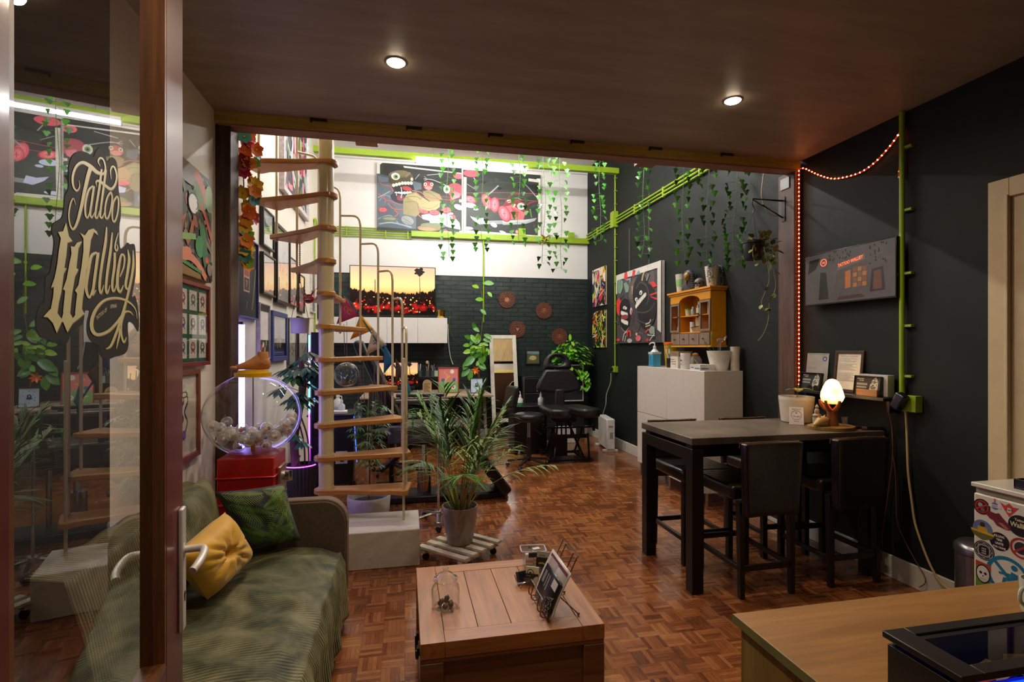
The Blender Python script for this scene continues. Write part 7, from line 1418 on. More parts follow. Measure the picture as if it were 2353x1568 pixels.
o = MB().m(mat('b08a5c', .6)).box(-.06, .06, -.03, .03, 0, .10); text(o.m(mat('1a1612', .5)), '04', .06, (-.03, -.0306, .085), bold=.001); o = o.build('cardboard_card', loc=yloc(.10, .08, .222), rz=-PI/2, bev=.001); tag(o, 'cardboard piece marked 04 in the middle of the yellow cabinet', 'cardboard')
t = thing('cardboard_box', 'slanted open cardboard box under the marked cardboard piece', 'box', yloc(.08, .07, .1602), -PI/2); b = MB().m(mat('8a6038', .6)).prismy([(-.09, .045), (-.05, 0), (.07, 0), (.07, .055)], -.04, .04); b.build('box_body', t); MB().m(mat('1c1612', .6)).prismy([(-.095, .045), (.07, .0565), (.07, .061), (-.095, .050)], -.042, .042).build('box_edge', t)
t = thing('mug', 'white mug low in the middle of the yellow cabinet', 'mug', yloc(-.06, .085, .1602)); MB().m(mat('d4d0c8', .3)).lathe([(0, 0), (.033, 0), (.035, .11), (.032, .11), (.03, .01), (0, .01)], n=20).build('cup', t, smooth=50)
# on top of the yellow cabinet
def ytop(y): return (3.035, y, zt_+.0005)
t = thing('banded_vase', 'white vase with a pale green band on top of the yellow cabinet', 'vase', ytop(5.29)); MB().m(mat('cfc8bc', .4)).lathe([(0, 0), (.045, 0), (.064, .21), (.058, .21), (0, .2)], n=28).m(mat('8ac070', .4)).lathe([(.0535, .075), (.0600, .15)], n=28, close=True).build('vase_body', t, smooth=50)
T = thing('pharaoh_bust', 'dark painted pharaoh bust on top of the yellow cabinet', 'bust', ytop(5.14), -PI/2+.5)
ST1 = mat('4a4a52', .4, .3, var=.3); ST2 = mat('8a6a3c', .35, .5)
b = MB().m(ST1)
prof_ = [(.075, 0, .045), (.088, .03, .05), (.082, .07, .05), (.062, .11, .045), (.068, .15, .048), (.062, .19, .048), (.045, .225, .04), (.015, .24, .02)]; n = 20; vs = []; fs = []
for w2, z, dd in prof_: vs += [(w2*math.cos(2*PI*k/n), dd*math.sin(2*PI*k/n)+.012, z) for k in range(n)]
for i in range(len(prof_)-1):
    for k in range(n): fs.append((i*n+k, i*n+(k+1) % n, (i+1)*n+(k+1) % n, (i+1)*n+k))
fs += [tuple(range(n-1, -1, -1)), tuple((len(prof_)-1)*n+k for k in range(n))]; b.add(vs, fs); b.build('headdress', T, smooth=60)
b = MB().m(ST2).ell((0, -.024, .165), .042, .036, .052, 16, 12); b.leaf((0, -.052, .182), (0, -.35, -1), .03, .016, .0, up=(0, -1, 0)); b.m(mat('1a1612', .4)).ell((-.014, -.052, .176), .007, .003, .003, 8, 5).ell((.014, -.052, .176), .007, .003, .003, 8, 5).ell((0, -.055, .146), .010, .003, .003, 8, 5); b.m(ST2).tube([(0, -.045, .125), (0, -.05, .08)], .007, 8); b.build('face', T, smooth=60)
b = MB().m(mat('8a9aa8', .35, .4))
for k in range(8):
    z = .02+k*.025
    for a0_ in (PI, 2*PI-.85): b.tube([(.079*math.cos(a)*(1-.12*(k > 3)), .05*math.sin(a), z) for a in [a0_+.85*j/5 for j in range(6)]], .0022, 5)
b.build('stripe', T)
T = thing('skull', 'small dark grinning skull on top of the yellow cabinet', 'skull', ytop(4.93), -PI/2+.6)
SK1 = mat('6a6256', .4, .2, var=.4, scale=20); b = MB().m(SK1).ell((0, .008, .078), .050, .058, .048, 20, 14).ell((0, -.028, .036), .034, .026, .026, 14, 10).box(-.024, .024, -.055, -.02, 0, .03); b.build('cranium', T, smooth=60, bev=.0)
b = MB().m(mat('0c0a09', .6)).ell((-.019, -.040, .070), .014, .014, .013, 10, 8).ell((.019, -.040, .070), .014, .014, .013, 10, 8).ell((0, -.052, .048), .006, .006, .009, 8, 6); b.build('eye_sockets', T)
b = MB().m(mat('b8ae98', .4))
for k in range(6): b.box(-.021+k*.0072, -.015+k*.0072, -.059, -.054, .016, .026).box(-.021+k*.0072, -.015+k*.0072, -.059, -.054, .004, .014)
b.build('teeth', T)
T = thing('ribbed_planter', 'white ribbed pot with trailing grey green succulents on the yellow cabinet', 'potted plant', ytop(4.70)); b = MB().m(mat('cfc6ba', .5, bump=.1)); pr_ = [(0, 0), (.042, 0)]
for k in range(9): z = .01+k*.022; rr_ = .046+.022*k/8; pr_ += [(rr_+.002, z), (rr_-.001, z+.011)]
pr_ += [(.07, .21), (.062, .21), (.055, .17), (0, .17)]; b.lathe(pr_, n=28); b.build('pot', T, smooth=50)
b = MB(); r = random.Random(61)
for k in range(9):
    a = r.uniform(-2.6, 1.2); L_ = r.uniform(.10, .22); pts = [(.05*math.cos(a), .05*math.sin(a), .19), (.085*math.cos(a), .085*math.sin(a), .21), (.10*math.cos(a), .10*math.sin(a), .19-L_*.5), (.10*math.cos(a+.2), .10*math.sin(a+.2), .19-L_)]; sp = spline(pts, 5); b.m(mat('5a6a50', .6)).tube(sp, .002, 4)
    for p_ in sp: b.m(mat(('7a8a74', '64765e')[k % 2], .6)).ell((p_[0]+r.uniform(-.01, .01), p_[1]+r.uniform(-.01, .01), p_[2]), .008, .008, .006, 6, 4)
b.build('trailing_stems', T)
# ================================================================ white cabinet and the things on it
T = thing('storage_cabinet', 'tall glossy white storage cabinet against the dark right wall', 'cabinet', (2.70, 5.0, 0), -PI/2); CB = mat('d6cec4', .22, coat=.5, var=.02)
ZC = 1.283; DC = XR-2.70-.02
MB().m(CB).box(-.70, .70, .019, DC, .15, ZC).build('cabinet_body', T, bev=.002)
for i in range(2):
    for z0_, z1_ in ((.153, .742), (.747, ZC-.002)): MB().m(CB).box(-.70+i*.70+.0015, -.70+(i+1)*.70-.0015, 0, .018, z0_, z1_).build('cabinet_door', T, bev=.002)
for x in (-.68, 0, .68):
    for y in (.04, DC-.04): MB().m(STEEL).cyl((x, y, 0), .012, .15, 10).build('leg', T)
def ctop(x, y): return (x, y, ZC+.0005)
p = P(1508, 842, Z=ZC); 
T = thing('sanitizer_bottle', 'blue hand sanitizer pump bottle at the far end of the white cabinet', 'bottle', ctop(2.80, 5.46)); 
MB().m(mat('3a9ac0', .2, coat=.5)).box(-.055, .055, -.05, .05, 0, .14).build('liquid_body', T, bev=.012); b = MB().m(mat('c0ccd0', .3)).box(-.055, .055, -.05, .05, .14, .165).prism([(-.055, -.05), (.055, -.05), (.055, .05), (-.055, .05)], .165, .166); b.lathe([(.05, .165), (.018, .20), (.018, .215), (0, .215)], n=16); b.build('shoulder', T, bev=.008)
MB().m(mat('e4e0da', .3)).cyl((0, 0, .215), .018, .02, 16).cyl((0, 0, .235), .006, .03, 10).tube(spline([(0, 0, .265), (-.01, .03, .272), (-.015, .085, .262), (-.015, .095, .25)], 3), .007, 8).build('pump_head', T)
b = MB().m(mat('1f3f6a', .5)); [b.box(-.0555, -.055, -.03, .02-.01*(k % 2), .04+k*.018, .046+k*.018) for k in range(5)]; b.build('label_print', T)
T = thing('sharps_bin', 'yellow sharps bin with an orange lid beside the blue bottle', 'bin', ctop(2.97, 5.40)); MB().m(mat('b89a10', .4)).lathe([(0, 0), (.062, 0), (.078, .25), (0, .25)], n=30).build('bin_body', T, smooth=50); MB().m(mat('d85a20', .4)).lathe([(0, .25), (.083, .25), (.083, .272), (.07, .278), (0, .278)], n=30).build('lid', T)
b = MB()
for (a0, a1, z0_, z1_, c) in ((PI+.1, PI+.55, .13, .22, 'd86030'), (PI+.6, PI+1.0, .12, .23, '4a9a3a'), (PI+.25, PI+.4, .15, .20, 'd8d4c8'), (PI+.7, PI+.9, .15, .20, 'd8d4c8')):
    b.m(mat(c, .5)); k_ = 5; vs = []
    for j in range(k_+1): a = a0+(a1-a0)*j/k_; off = .0012 if c == 'd8d4c8' else .0006; vs += [((.062+.016*z0_/.25+off)*math.cos(a), (.062+.016*z0_/.25+off)*math.sin(a), z0_), ((.062+.016*z1_/.25+off)*math.cos(a), (.062+.016*z1_/.25+off)*math.sin(a), z1_)]
    b.add(vs, [(2*j, 2*j+2, 2*j+3, 2*j+1) for j in range(k_)])
b.build('sticker', T, smooth=0)
T = thing('pen_cup', 'black cup of coloured markers on the white cabinet', 'pencil cup', ctop(2.84, 5.19)); MB().m(mat('14121a', .4)).lathe([(0, 0), (.034, 0), (.036, .10), (.033, .10), (.03, .01), (0, .01)], n=20).build('cup', T)
for k, c in enumerate(('d84a9a', 'e87a20', '3aa040', 'd8d4cc', '7a3ac0', 'e8c020')): a = k*1.05; MB().m(mat(c, .4)).tube([(0, 0, .015), (.034*math.cos(a), .03*math.sin(a), .13+.03*(k % 2))], .005, 6).build('marker', T)
for x, y, z, w_, d_, h, lb, c in ((2.92, 5.10, 0, .09, .10, .12, 'white glove carton stacked lowest behind the white tub', 'cfc6b8'), (2.92, 5.09, .1205, .08, .09, .055, 'brown printed carton on top of the glove carton', '8a7458')):
    o = MB().m(mat(c, .6)).box(-w_, w_, -d_, d_, 0, h).m(mat('6a5a4c', .6)).box(-w_-.0004, -w_, -.06, .03, h*.3, h*.36).box(-w_-.0004, -w_, -.06, .05, h*.5, h*.56).box(-w_-.0004, -w_, -.03, .05, h*.7, h*.76).build('carton', loc=(x, y, ZC+.0005+z), bev=.002); tag(o, lb, 'carton')
T = thing('white_tub', 'tall white screw top tub with a small blue label', 'tub', ctop(2.80, 4.80)); MB().m(mat('dad6ce', .35)).lathe([(0, 0), (.047, 0), (.048, .14), (0, .14)], n=26).build('tub_body', T, smooth=50); MB().m(mat('e0dcd4', .35)).cyl((0, 0, .1405), .050, .02, 26).build('lid', T)
b = MB().m(mat('2a3a7a', .5)).box(-.0487, -.0465, -.012, .012, .08, .092).m(mat('6a6a74', .5)).box(-.0487, -.0465, -.012, .012, .045, .05); b.build('label', T)
T = thing('glass_jar', 'round glass jar with a cork stopper and wooden stick', 'jar', ctop(2.95, 4.86)); MB().m(glass(gl=1.4, haze=.06)).lathe([(0, .002), (.05, .002), (.065, .03), (.065, .09), (.045, .12), (.045, .13)], n=28, close=True).build('jar_body', T, smooth=60); MB().m(mat('9a6a3a', .8)).ell((0, 0, .142), .03, .03, .02, 12, 8).build('stopper', T); MB().m(mat('c8a878', .6)).bar((.02, -.05, .01), (-.05, -.06, .10), .006).build('wooden_stick', T)
T = thing('carton', 'flat white carton with blue print in front of the white plant pot', 'carton', ctop(2.785, 4.50)); b = MB().m(mat('d4cec4', .5)).box(-.06, .09, -.09, .09, 0, .055).m(mat('3a6ab0', .5)).box(-.0605, -.06, -.08, .0, .012, .022).box(-.0605, -.06, .02, .07, .02, .028).box(-.05, .03, -.0905, -.09, .012, .022); b.build('carton_body', T)
T = thing('white_planter', 'white tapered plant pot with a sprout at the near end of the cabinet', 'potted plant', ctop(2.955, 4.45)); MB().m(mat('dcd6cc', .35, coat=.2)).lathe([(0, 0), (.072, 0), (.078, .01), (.118, .185), (.110, .185), (.10, .15), (0, .15)], n=36).build('pot', T, smooth=50); MB().m(SOIL).cyl((0, 0, .151), .098, .008).build('soil', T)
b = MB().m(mat('5a7a2c', .5)).tube(spline([(-.04, 0, .15), (-.08, .02, .28), (-.05, .03, .36), (.0, .02, .38)], 5), .0025, 5).tube(spline([(-.02, 0, .15), (.0, .02, .28), (-.05, .06, .33)], 5), .0025, 5).tube(spline([(-.05, 0, .17), (-.11, .02, .21), (-.12, .03, .25)], 4), .0022, 5)
for x, y, z, a in ((-.05, .03, .37, 1.2), (.0, .02, .38, .3), (-.05, .06, .33, 2.2), (-.10, .05, .30, 2.8), (-.12, .03, .24, 1.9)): b.m(mat('6a9a3a', .4)).leaf((x, y, z), (math.cos(a), -.3, math.sin(a)*.6), .05, .025, .4, nseg=4)
b.build('sprout', T)
T = thing('glass_bird', 'clear glass watering bird stuck in the white plant pot', 'watering bird', (2.93, 4.40, ZC+.16)); MB().m(glass(gl=2.2, haze=.10)).tube([(0, 0, 0), (0, 0, .11)], .007, 10).ell((0, 0, .125), .038, .020, .020, 16, 10).build('glass_body', T, smooth=60); MB().m(glass(gl=2.2, haze=.10)).tube(spline([(.03, 0, .128), (.055, 0, .15), (.065, 0, .165)], 3), [.010]*3+[.008]*2+[.007, .005], 8).build('glass_tail', T, smooth=60)
T = thing('tall_vase', 'tall white vase at the near corner of the white cabinet', 'vase', ctop(3.055, 4.352)); MB().m(mat('cdc4b4', .4)).lathe([(0, 0), (.040, 0), (.041, .06), (.038, .12), (.045, .225), (.040, .225), (0, .21)], n=30).build('vase_body', T, smooth=50)
# ================================================================ bar table
TZ = .95; tx0, tx1, ty0, ty1 = 1.70, 3.10, 2.84, 3.52
T = thing('bar_table', 'high bar table with a grey concrete top on black steel legs', 'bar table', ((tx0+tx1)/2, (ty0+ty1)/2, 0)); hw_, hd_ = (tx1-tx0)/2, (ty1-ty0)/2
def m_conc():
    m = bpy.data.materials.new('stained_concrete'); n, l, b = nodes(m); tc = n.new('ShaderNodeTexCoord'); nz = n.new('ShaderNodeTexNoise'); nz.inputs['Scale'].default_value = 3.5; nz.inputs['Detail'].default_value = 8; l.new(tc.outputs['Object'], nz.inputs['Vector'])
    rp = n.new('ShaderNodeValToRGB'); e = rp.color_ramp.elements; e[0].position = .3; e[0].color = hexc('4a4138'); e[1].position = .72; e[1].color = hexc('7a6e60'); l.new(nz.outputs[0], rp.inputs[0]); l.new(rp.outputs[0], b.inputs['Base Color']); b.inputs['Roughness'].default_value = .36
    bp = n.new('ShaderNodeBump'); bp.inputs['Strength'].default_value = .2; bp.inputs['Distance'].default_value = .003; l.new(nz.outputs[0], bp.inputs['Height']); l.new(bp.outputs[0], b.inputs['Normal']); return m
MB().m(m_conc()).box(-hw_, hw_, -hd_, hd_, TZ-.043, TZ).build('table_top', T, bev=.003)
STL = mat('1c1512', .42, .4, var=.1)
for sx_ in (-1, 1):
    for sy_ in (-1, 1):
        x = sx_*(hw_-.003) if sx_ < 0 else sx_*(hw_-.06); MB().m(STL).box(x if sx_ < 0 else x, x+.075 if sx_ < 0 else x-.075, sy_*hd_, sy_*(hd_-.075), 0, .882).build('leg', T, bev=.003)
each('frame_rail', T, STL, [(-hw_+.003, -hw_+.078, -hd_+.0755, hd_-.0755, .805, .882), (hw_-.135, hw_-.06, -hd_+.0755, hd_-.0755, .805, .882), (-hw_+.0785, hw_-.1355, -hd_+.10, -hd_+.16, .81, .882), (-hw_+.0785, hw_-.1355, hd_-.16, hd_-.10, .81, .882)], .003)
each('spacer_block', T, mat('2a1c14', .6), [(x, x+.10, s*(hd_-.10), s*(hd_-.03), .8825, .9065) for x in (-hw_+.02, 0, hw_-.12) for s in (-1, 1)])
# bar stools
SE = mat('160e0d', .34, coat=.15, var=.25, bump=.15, bscale=70); WEAR = mat('8a6238', .7, var=.5, scale=60); LG = mat('120e0d', .4)
def bar_stool():
    T = thing('bar_stool', 'x', 'bar stool', (0, 0, 0))
    # faces +y: back at y=0
    ST_ = MB().m(SE).box(-.205, .205, .02, .46, .575, .66).build('seat', T, bev=.022, seg=3)
    b = MB().m(mat('2a1f1c', .5)); 
    for k in range(9): y = .09+k*.042; b.box(-.18, .18, y, y+.002, .6598, .661)
    b.build('seat_ribs', ST_)
    def g(u, v):
        a = u*2-1; z = .50+v*.435; return (a*(.185+.018*v), -.035-.012*v+.018*(1-a*a), z)
    bk = MB().m(SE).grid(lambda u, v: g(1-u, v), 10, 8); o = bk.build('backrest', T, smooth=80); sl = o.modifiers.new('solid', 'SOLIDIFY'); sl.thickness = .055; sl.offset = -1; bv = o.modifiers.new('bevel', 'BEVEL'); bv.width = .012; bv.segments = 3; bv.limit_method = 'ANGLE'
    b = MB().m(mat('0a0606', .4)).tube([Vector(g(.52, v/8))+Vector((0, -.0, 0)) for v in range(9)], .0022, 5); b.build('seam', o)
    rr_ = random.Random(3); pts = [Vector(g(u/24, 1))+Vector((0, -.002+rr_.uniform(-.0006, .0006), -.0005+rr_.uniform(-.002, .001))) for u in range(25)]
    b = MB().m(WEAR).tube(pts, [rr_.uniform(.0012, .0034) for _ in pts], 5); b.tube([pts[0], pts[0]+Vector((0, .004, -.03))], .002, 5); b.build('worn_piping', o, smooth=0)
    for sx_ in (-1, 1):
        MB().m(LG).add([(sx_*.172-.019, -.030, .58), (sx_*.172+.019, -.030, .58), (sx_*.172+.019, .010, .58), (sx_*.172-.019, .010, .58), (sx_*.172-.015, -.035, 0), (sx_*.172+.015, -.035, 0), (sx_*.172+.015, -.003, 0), (sx_*.172-.015, -.003, 0)], [(0, 1, 2, 3), (7, 6, 5, 4), (0, 4, 5, 1), (1, 5, 6, 2), (2, 6, 7, 3), (3, 7, 4, 0)]).build('leg', T, bev=.002)
        MB().m(LG).box(sx_*.172-.018, sx_*.172+.018, .40, .436, 0, .578).build('leg', T, bev=.002)
    each('stretcher', T, LG, [(-.154, .154, .41, .43, .20, .235), (-.154, .154, -.026, -.010, .16, .195), (-.185, -.163, .0, .40, .16, .19), (.163, .185, .0, .40, .16, .19)], .002)
    return T
st0 = bar_stool(); st0['group'] = 'black leather bar stools around the bar table'
st0.location = (2.14, 2.765, 0); st0['label'] = 'black leather bar stool with worn top edge, left one on the near side'
copy_tree(st0, None, 'black leather bar stool near the wall on the near side of the table', (2.785, 2.785, 0), 0)
copy_tree(st0, None, 'black leather bar stool behind the table at its left end, facing us', (2.06, 3.665, 0), PI)
copy_tree(st0, None, 'black leather bar stool behind the table next to the right wall', (2.68, 3.665, 0), PI)
# on the table
p_ = (2.83, 3.31)
T = thing('white_planter', 'wide white ribbed planter with a leafy sprout on the bar table', 'potted plant', (p_[0], p_[1], TZ+.0005)); pr_ = [(0, 0), (.092, 0), (.100, .006)]
for k in range(11): z = .012+k*.0155; rr_ = .101+.017*k/10; pr_ += [(rr_+.0015, z), (rr_-.0005, z+.008)]
pr_ += [(.119, .19), (.112, .19), (.105, .16), (0, .16)]; MB().m(mat('d0c4b2', .5)).lathe(pr_, n=44).build('pot', T, smooth=50); MB().m(SOIL).cyl((0, 0, .161), .104, .008).build('soil', T)
b = MB().m(mat('5a7a2c', .5)).tube([(0, 0, .16), (.01, -.01, .27)], .003, 5)
for a, c, L_ in ((-2.2, '3f6a22', .11), (-.7, '9aa020', .12), (2.8, '4a7a24', .09), (.6, 'a8a828', .11), (1.6, '5a8a2a', .10)): b.m(mat(c, .35, coat=.3)).leaf((.005, -.005, .235), (math.cos(a), math.sin(a), .5), L_, L_*.6, .9, nseg=6)
b.build('sprout', T)
T = thing('review_card', 'small white review card leaning on the ribbed planter', 'card', (2.725, 3.185, TZ+.002), rot=Euler((-.26, 0, -.62)))
b = MB().m(mat('dcd8d8', .4)).box(-.046, .046, 0, .003, 0, .125); k_ = MB(); b.m(mat('4a4a52', .4)).tube([(.032*math.cos(a), -.0006, .068+.032*math.sin(a)) for a in [2*PI*j/28 for j in range(28)]], .0012, 4, close=True)
b.m(mat('5a5a60', .5)); text(b, 'Review us on', .010, (0, -.0008, .108), align='CENTER', bold=.0002); b.m(mat('5a5a60', .5)).ell((0, -.001, .084), .004, .001, .006, 8, 6)
xx = -.021
for ch, c in zip('Google', ('4285f4', 'ea4335', 'fbbc05', '4285f4', '34a853', 'ea4335')): b.m(mat(c, .5)); text(b, ch, .015, (xx, -.0009, .055), bold=.0003); xx += {'G': .011, 'l': .004}.get(ch, .0078)
b.m(mat('d83a2c', .5)); text(b, 'Thank you', .0085, (0, -.0008, .022), align='CENTER', bold=.0003); text(b, '__________________', .006, (0, -.0008, .012), align='CENTER')
b.build('card_board', T, smooth=0)
LX = P(1912, 900, D=3.50); sx0, sy0 = LX.x-.005, LX.y
T = thing('wood_slice', 'round wooden slice tray under the salt lamp', 'tray', (sx0, sy0, TZ+.0005)); oo_ = [(.155*(1+.03*math.sin(3*a)+.015*math.sin(7*a))*math.cos(a), .125*(1+.03*math.cos(4*a))*math.sin(a)) for a in [2*PI*k/40 for k in range(40)]]
MB().m(wood('a8803c', '6a4a1c', 'x', 8, .6)).prism(oo_, 0, .022).build('slice', T, bev=.002)
zt2 = TZ+.0235
T = thing('salt_lamp', 'glowing salt lamp held by a carved wooden hand stand', 'lamp', (sx0+.005, sy0, zt2))
WDN = wood('a8622c', '7a421a', 'z', 5, .4, coat=.2)
b = MB().m(WDN).lathe([(0, 0), (.038, 0), (.040, .01), (.033, .04), (.031, .08), (.036, .105), (.0, .11)], n=24); b.build('wrist', T, smooth=50)
b = MB().m(WDN)
for k, (a, L_) in enumerate(((.2, .075), (1.3, .07), (2.3, .065), (3.4, .075), (4.6, .07))):
    c_, s_ = math.cos(a), math.sin(a); b.tube(spline([(.012*c_, .012*s_, .095), (.045*c_, .045*s_, .115), (.066*c_, .066*s_, .145), (.070*c_, .070*s_, .172)], 4), [.014]*5+[.012]*4+[.010]*3+[.006], 10)
b.build('fingers', T, smooth=60)
egg = MB(); sm2 = bpy.data.materials.new('glowing_salt'); n_, l_, bb_ = nodes(sm2); tc = n_.new('ShaderNodeTexCoord'); nz = n_.new('ShaderNodeTexNoise'); nz.inputs['Scale'].default_value = 14; l_.new(tc.outputs['Object'], nz.inputs[0]); rp = n_.new('ShaderNodeValToRGB'); l_.new(nz.outputs[0], rp.inputs[0]); rp.color_ramp.elements[0].position = .3; rp.color_ramp.elements[0].color = hexc('ffb458'); rp.color_ramp.elements[1].position = .7; rp.color_ramp.elements[1].color = hexc('ffd898'); bb_.inputs['Base Color'].default_value = hexc('e8b888'); sz_ = n_.new('ShaderNodeSeparateXYZ'); l_.new(tc.outputs['Object'], sz_.inputs[0]); mz = n_.new('ShaderNodeMapRange'); l_.new(sz_.outputs[2], mz.inputs[0]); mz.inputs['From Max'].default_value = .045; mg = n_.new('ShaderNodeMix'); mg.data_type = 'RGBA'; l_.new(mz.outputs[0], mg.inputs[0]); mg.inputs[6].default_value = (.5, .10, .012, 1); l_.new(rp.outputs[0], mg.inputs[7]); l_.new(mg.outputs[2], bb_.inputs['Emission Color']); bb_.inputs['Emission Strength'].default_value = 5  # orange towards the base is painted into the crystal's glow
rr2 = random.Random(7); vs = []; fs = []; n = 22; prf = [(.0, 0), (.045, .002), (.064, .022), (.070, .05), (.066, .08), (.055, .115), (.038, .148), (.020, .165), (.0, .170)]
for i, (rad, z) in enumerate(prf): vs += [((rad*(1+rr2.uniform(-.05, .05)))*math.cos(2*PI*k/n), (rad*(1+rr2.uniform(-.05, .05)))*math.sin(2*PI*k/n), z) for k in range(n)]
for i in range(len(prf)-1):
    for k in range(n): fs.append((i*n+k, i*n+(k+1) % n, (i+1)*n+(k+1) % n, (i+1)*n+k))
egg.m(sm2).add(vs, fs).build('salt_crystal', T, loc=(0, 0, .145), smooth=70)
T = thing('conch_shell', 'horned tan sea shell on the wood slice', 'shell', (sx0-.115+.02, sy0-.02, zt2), .15); SHL = mat('c0985c', .4, var=.25, scale=30)
b = MB().m(SHL); b.tube(spline([(-.07, 0, .008), (-.04, 0, .022), (-.005, 0, .034), (.025, 0, .032), (.045, 0, .018)], 5), [.006]+[.010, .012, .015, .018]+[.021, .024, .027, .029, .031]+[.032, .033, .033, .033, .032]+[.030, .027, .023, .018, .012]+[.006], 14)
b.tube([(-.015, 0, .05), (-.028, 0, .088)], [.012, .003], 8)
for x, z, dx, dz in ((.02, .055, .01, .02), (.045, .035, .03, .012), (.045, .012, .03, -.008)): b.tube([(x, 0, z), (x+dx, 0, z+dz)], [.010, .002], 8)
b.build('shell_body', T, smooth=60)
T = thing('buddha_figure', 'tiny stone meditating figure standing behind the shell', 'figurine', (sx0-.065, sy0+.055, zt2)); BD = mat('a89c82', .5); b = MB().m(BD).ell((0, 0, .062), .030, .024, .014, 14, 8).lathe([(0, .0), (.024, 0), (.026, .05), (0, .05)], n=16).ell((0, 0, .088), .017, .014, .024, 12, 8).ell((0, 0, .120), .011, .011, .013, 12, 8).ell((0, 0, .134), .005, n=8, k=6); b.build('figure', T, smooth=60)
T = thing('shot_glass', 'small clear shot glass beside the wooden hand', 'glass', (sx0+.062, sy0-.045, zt2)); MB().m(glass(gl=2.4, haze=.12)).lathe([(0, .002), (.013, .002), (.020, .06)], n=20, close=True).build('glass_body', T, smooth=50)
T = thing('flashlight', 'black and copper pen torch lying at the table end', 'torch', (sx0+.20, sy0-.10, TZ+.0125), .0); T.rotation_euler = (0, 0, -.25); b = MB().m(mat('14100f', .35)).tube([(-.05, 0, 0), (.085, 0, 0)], .0115, 12); b.m(mat('b07a5c', .3, .7)).tube([(-.05, 0, .0), (-.02, 0, .0)], .0118, 12); b.build('barrel', T, smooth=50)
tag(MB().m(mat('0f0d0c', .5)).box(-.07, .07, -.03, .03, 0, .018).build('black_case', loc=(sx0+.14, sy0-.02, TZ+.0005), rz=-.2, bev=.006), 'small black case right of the wood slice', 'case')
# ================================================================ shelf on the right wall
SZ = 1.178; T = thing('wall_shelf', 'narrow dark wall shelf above the bar table', 'shelf', (3.05, 3.12, 0)); MB().m(mat('1c1411', .4)).box(-.07, .068, -.38, .38, SZ-.022, SZ).build('shelf_board', T, bev=.002); each('bracket', T, mat('1c1411', .4), [(.0, .068, -.36, -.34, SZ-.10, SZ-.0225), (.0, .068, .34, .36, SZ-.10, SZ-.0225)])
def yR(u, X=3.06): return P(u, 880, X=X).y
flyer = [('c9c0b0', 'T', 'TATTOO WALLIEY', .06, .84, .085, 'LEFT', .62), ('c9c0b0', 'T', 'GIFT CARD', .16, .74, .085, 'LEFT', .62), ('8a8278', [(.06, .52), (.48, .52), (.48, .64), (.06, .64)]), ('8a8278', [(.06, .36), (.46, .36), (.46, .46), (.06, .46)]), ('c9c0b0', [(.62, .0), (.78, 0), (.88, .3), (.90, .75), (.80, .98), (.70, .9), (.60, .6), (.57, .3)])]+[('1b1a1a', 'E', .60+.28*random.Random(k*3+1).random(), .04+.88*random.Random(k*7+2).random(), .014, .02) for k in range(95)]
def stand(name, label, cat, u0, u1, zt__, X, fr, shapes, bg, fw=.0, dep=.012, tilt=-.10, mount=None, z0=SZ+.001):
    y_a, y_b = sorted((yR(u0, X), yR(u1, X))); W_ = y_b-y_a
    return picture(name, label, cat, 'right', (y_a, y_b), z0, zt__, X, fr=fr, fw=fw or .004, dep=dep, shapes=shapes, bg=bg, tilt=tilt, mount=mount)
zpt = lambda u, v, X=3.06: P(u, v, X=X).z
logo = [('2a4a8a', 'E', .84, .86, .10, .07), ('c8c4bc', 'E', .84, .86, .04, .03)]+[('8a8480', 'L', [(.06, y), (.06+w__, y)], .012) for y, w__ in ((.60, .42), (.56, .36), (.50, .2), (.44, .3), (.38, .26), (.32, .36), (.28, .5))]
stand('paper_sheet', 'white letter with a blue round emblem standing behind the left flyers', 'paper', 1850, 1899, zpt(1860, 812, 3.09), 3.095, 'd4cec4', logo, 'd4cec4', dep=.004)
stand('flyer_stack', 'dark flyers with a pale speckled fan at the left end of the shelf', 'flyers', 1842, 1889, zpt(1865, 857, 3.04), 3.035, '1b1a1a', flyer, '1b1a1a', dep=.03, tilt=-.16)
lines = [('6a6460', [(.1, .925), (.85, .925), (.85, .935), (.1, .935)])]+[('9a948c', 'L', [(.08, .88-k*.028), (.08+.78*(.8+.2*math.sin(k*2.3)), .88-k*.028)], .010) for k in range(24) if k not in (5, 13, 14)]
stand('framed_certificate', 'brown framed printed certificate leaning on the wall shelf', 'picture', 1916, 1982, zpt(1925, 806, 3.09), 3.095, '3a1f14', lines, 'd6ccb8', fw=.022, dep=.016, tilt=-.10)
stand('flyer_stack', 'dark flyers with a pale speckled fan beside the certificate, lit by the lamp', 'flyers', 1965, 2026, zpt(1980, 864, 3.02), 3.03, '2a2420', flyer, '2a2420', dep=.022, tilt=-.12)  # ground colour lightened and warmed to carry the lamp's light
ya_, yb_ = yR(2053, 3.09), yR(1985, 3.09); tag(MB().m(mat('c8c2ba', .4)).box(3.045, 3.10, ya_, yb_, SZ+.001, zpt(2020, 861, 3.09)).build('white_box', bev=.003), 'white box standing behind the lamp-lit flyers on the shelf', 'box')
ya_, yb_ = yR(2018, 2.995), yR(1970, 2.995); o = MB().m(wood('a8703c', '7a4a24', 'y', 5, .5)).box(2.985, 3.003, ya_, yb_, SZ+.001, SZ+.045); tag(o.build('wooden_nameplate', bev=.002), 'small wooden nameplate at the front edge of the wall shelf', 'nameplate')
T = thing('sunglasses', 'dark round sunglasses folded on the left end of the shelf', 'glasses', (2.995, yR(1866, 2.99), SZ+.022), -PI/2); b = MB().m(mat('1a1210', .25)); 
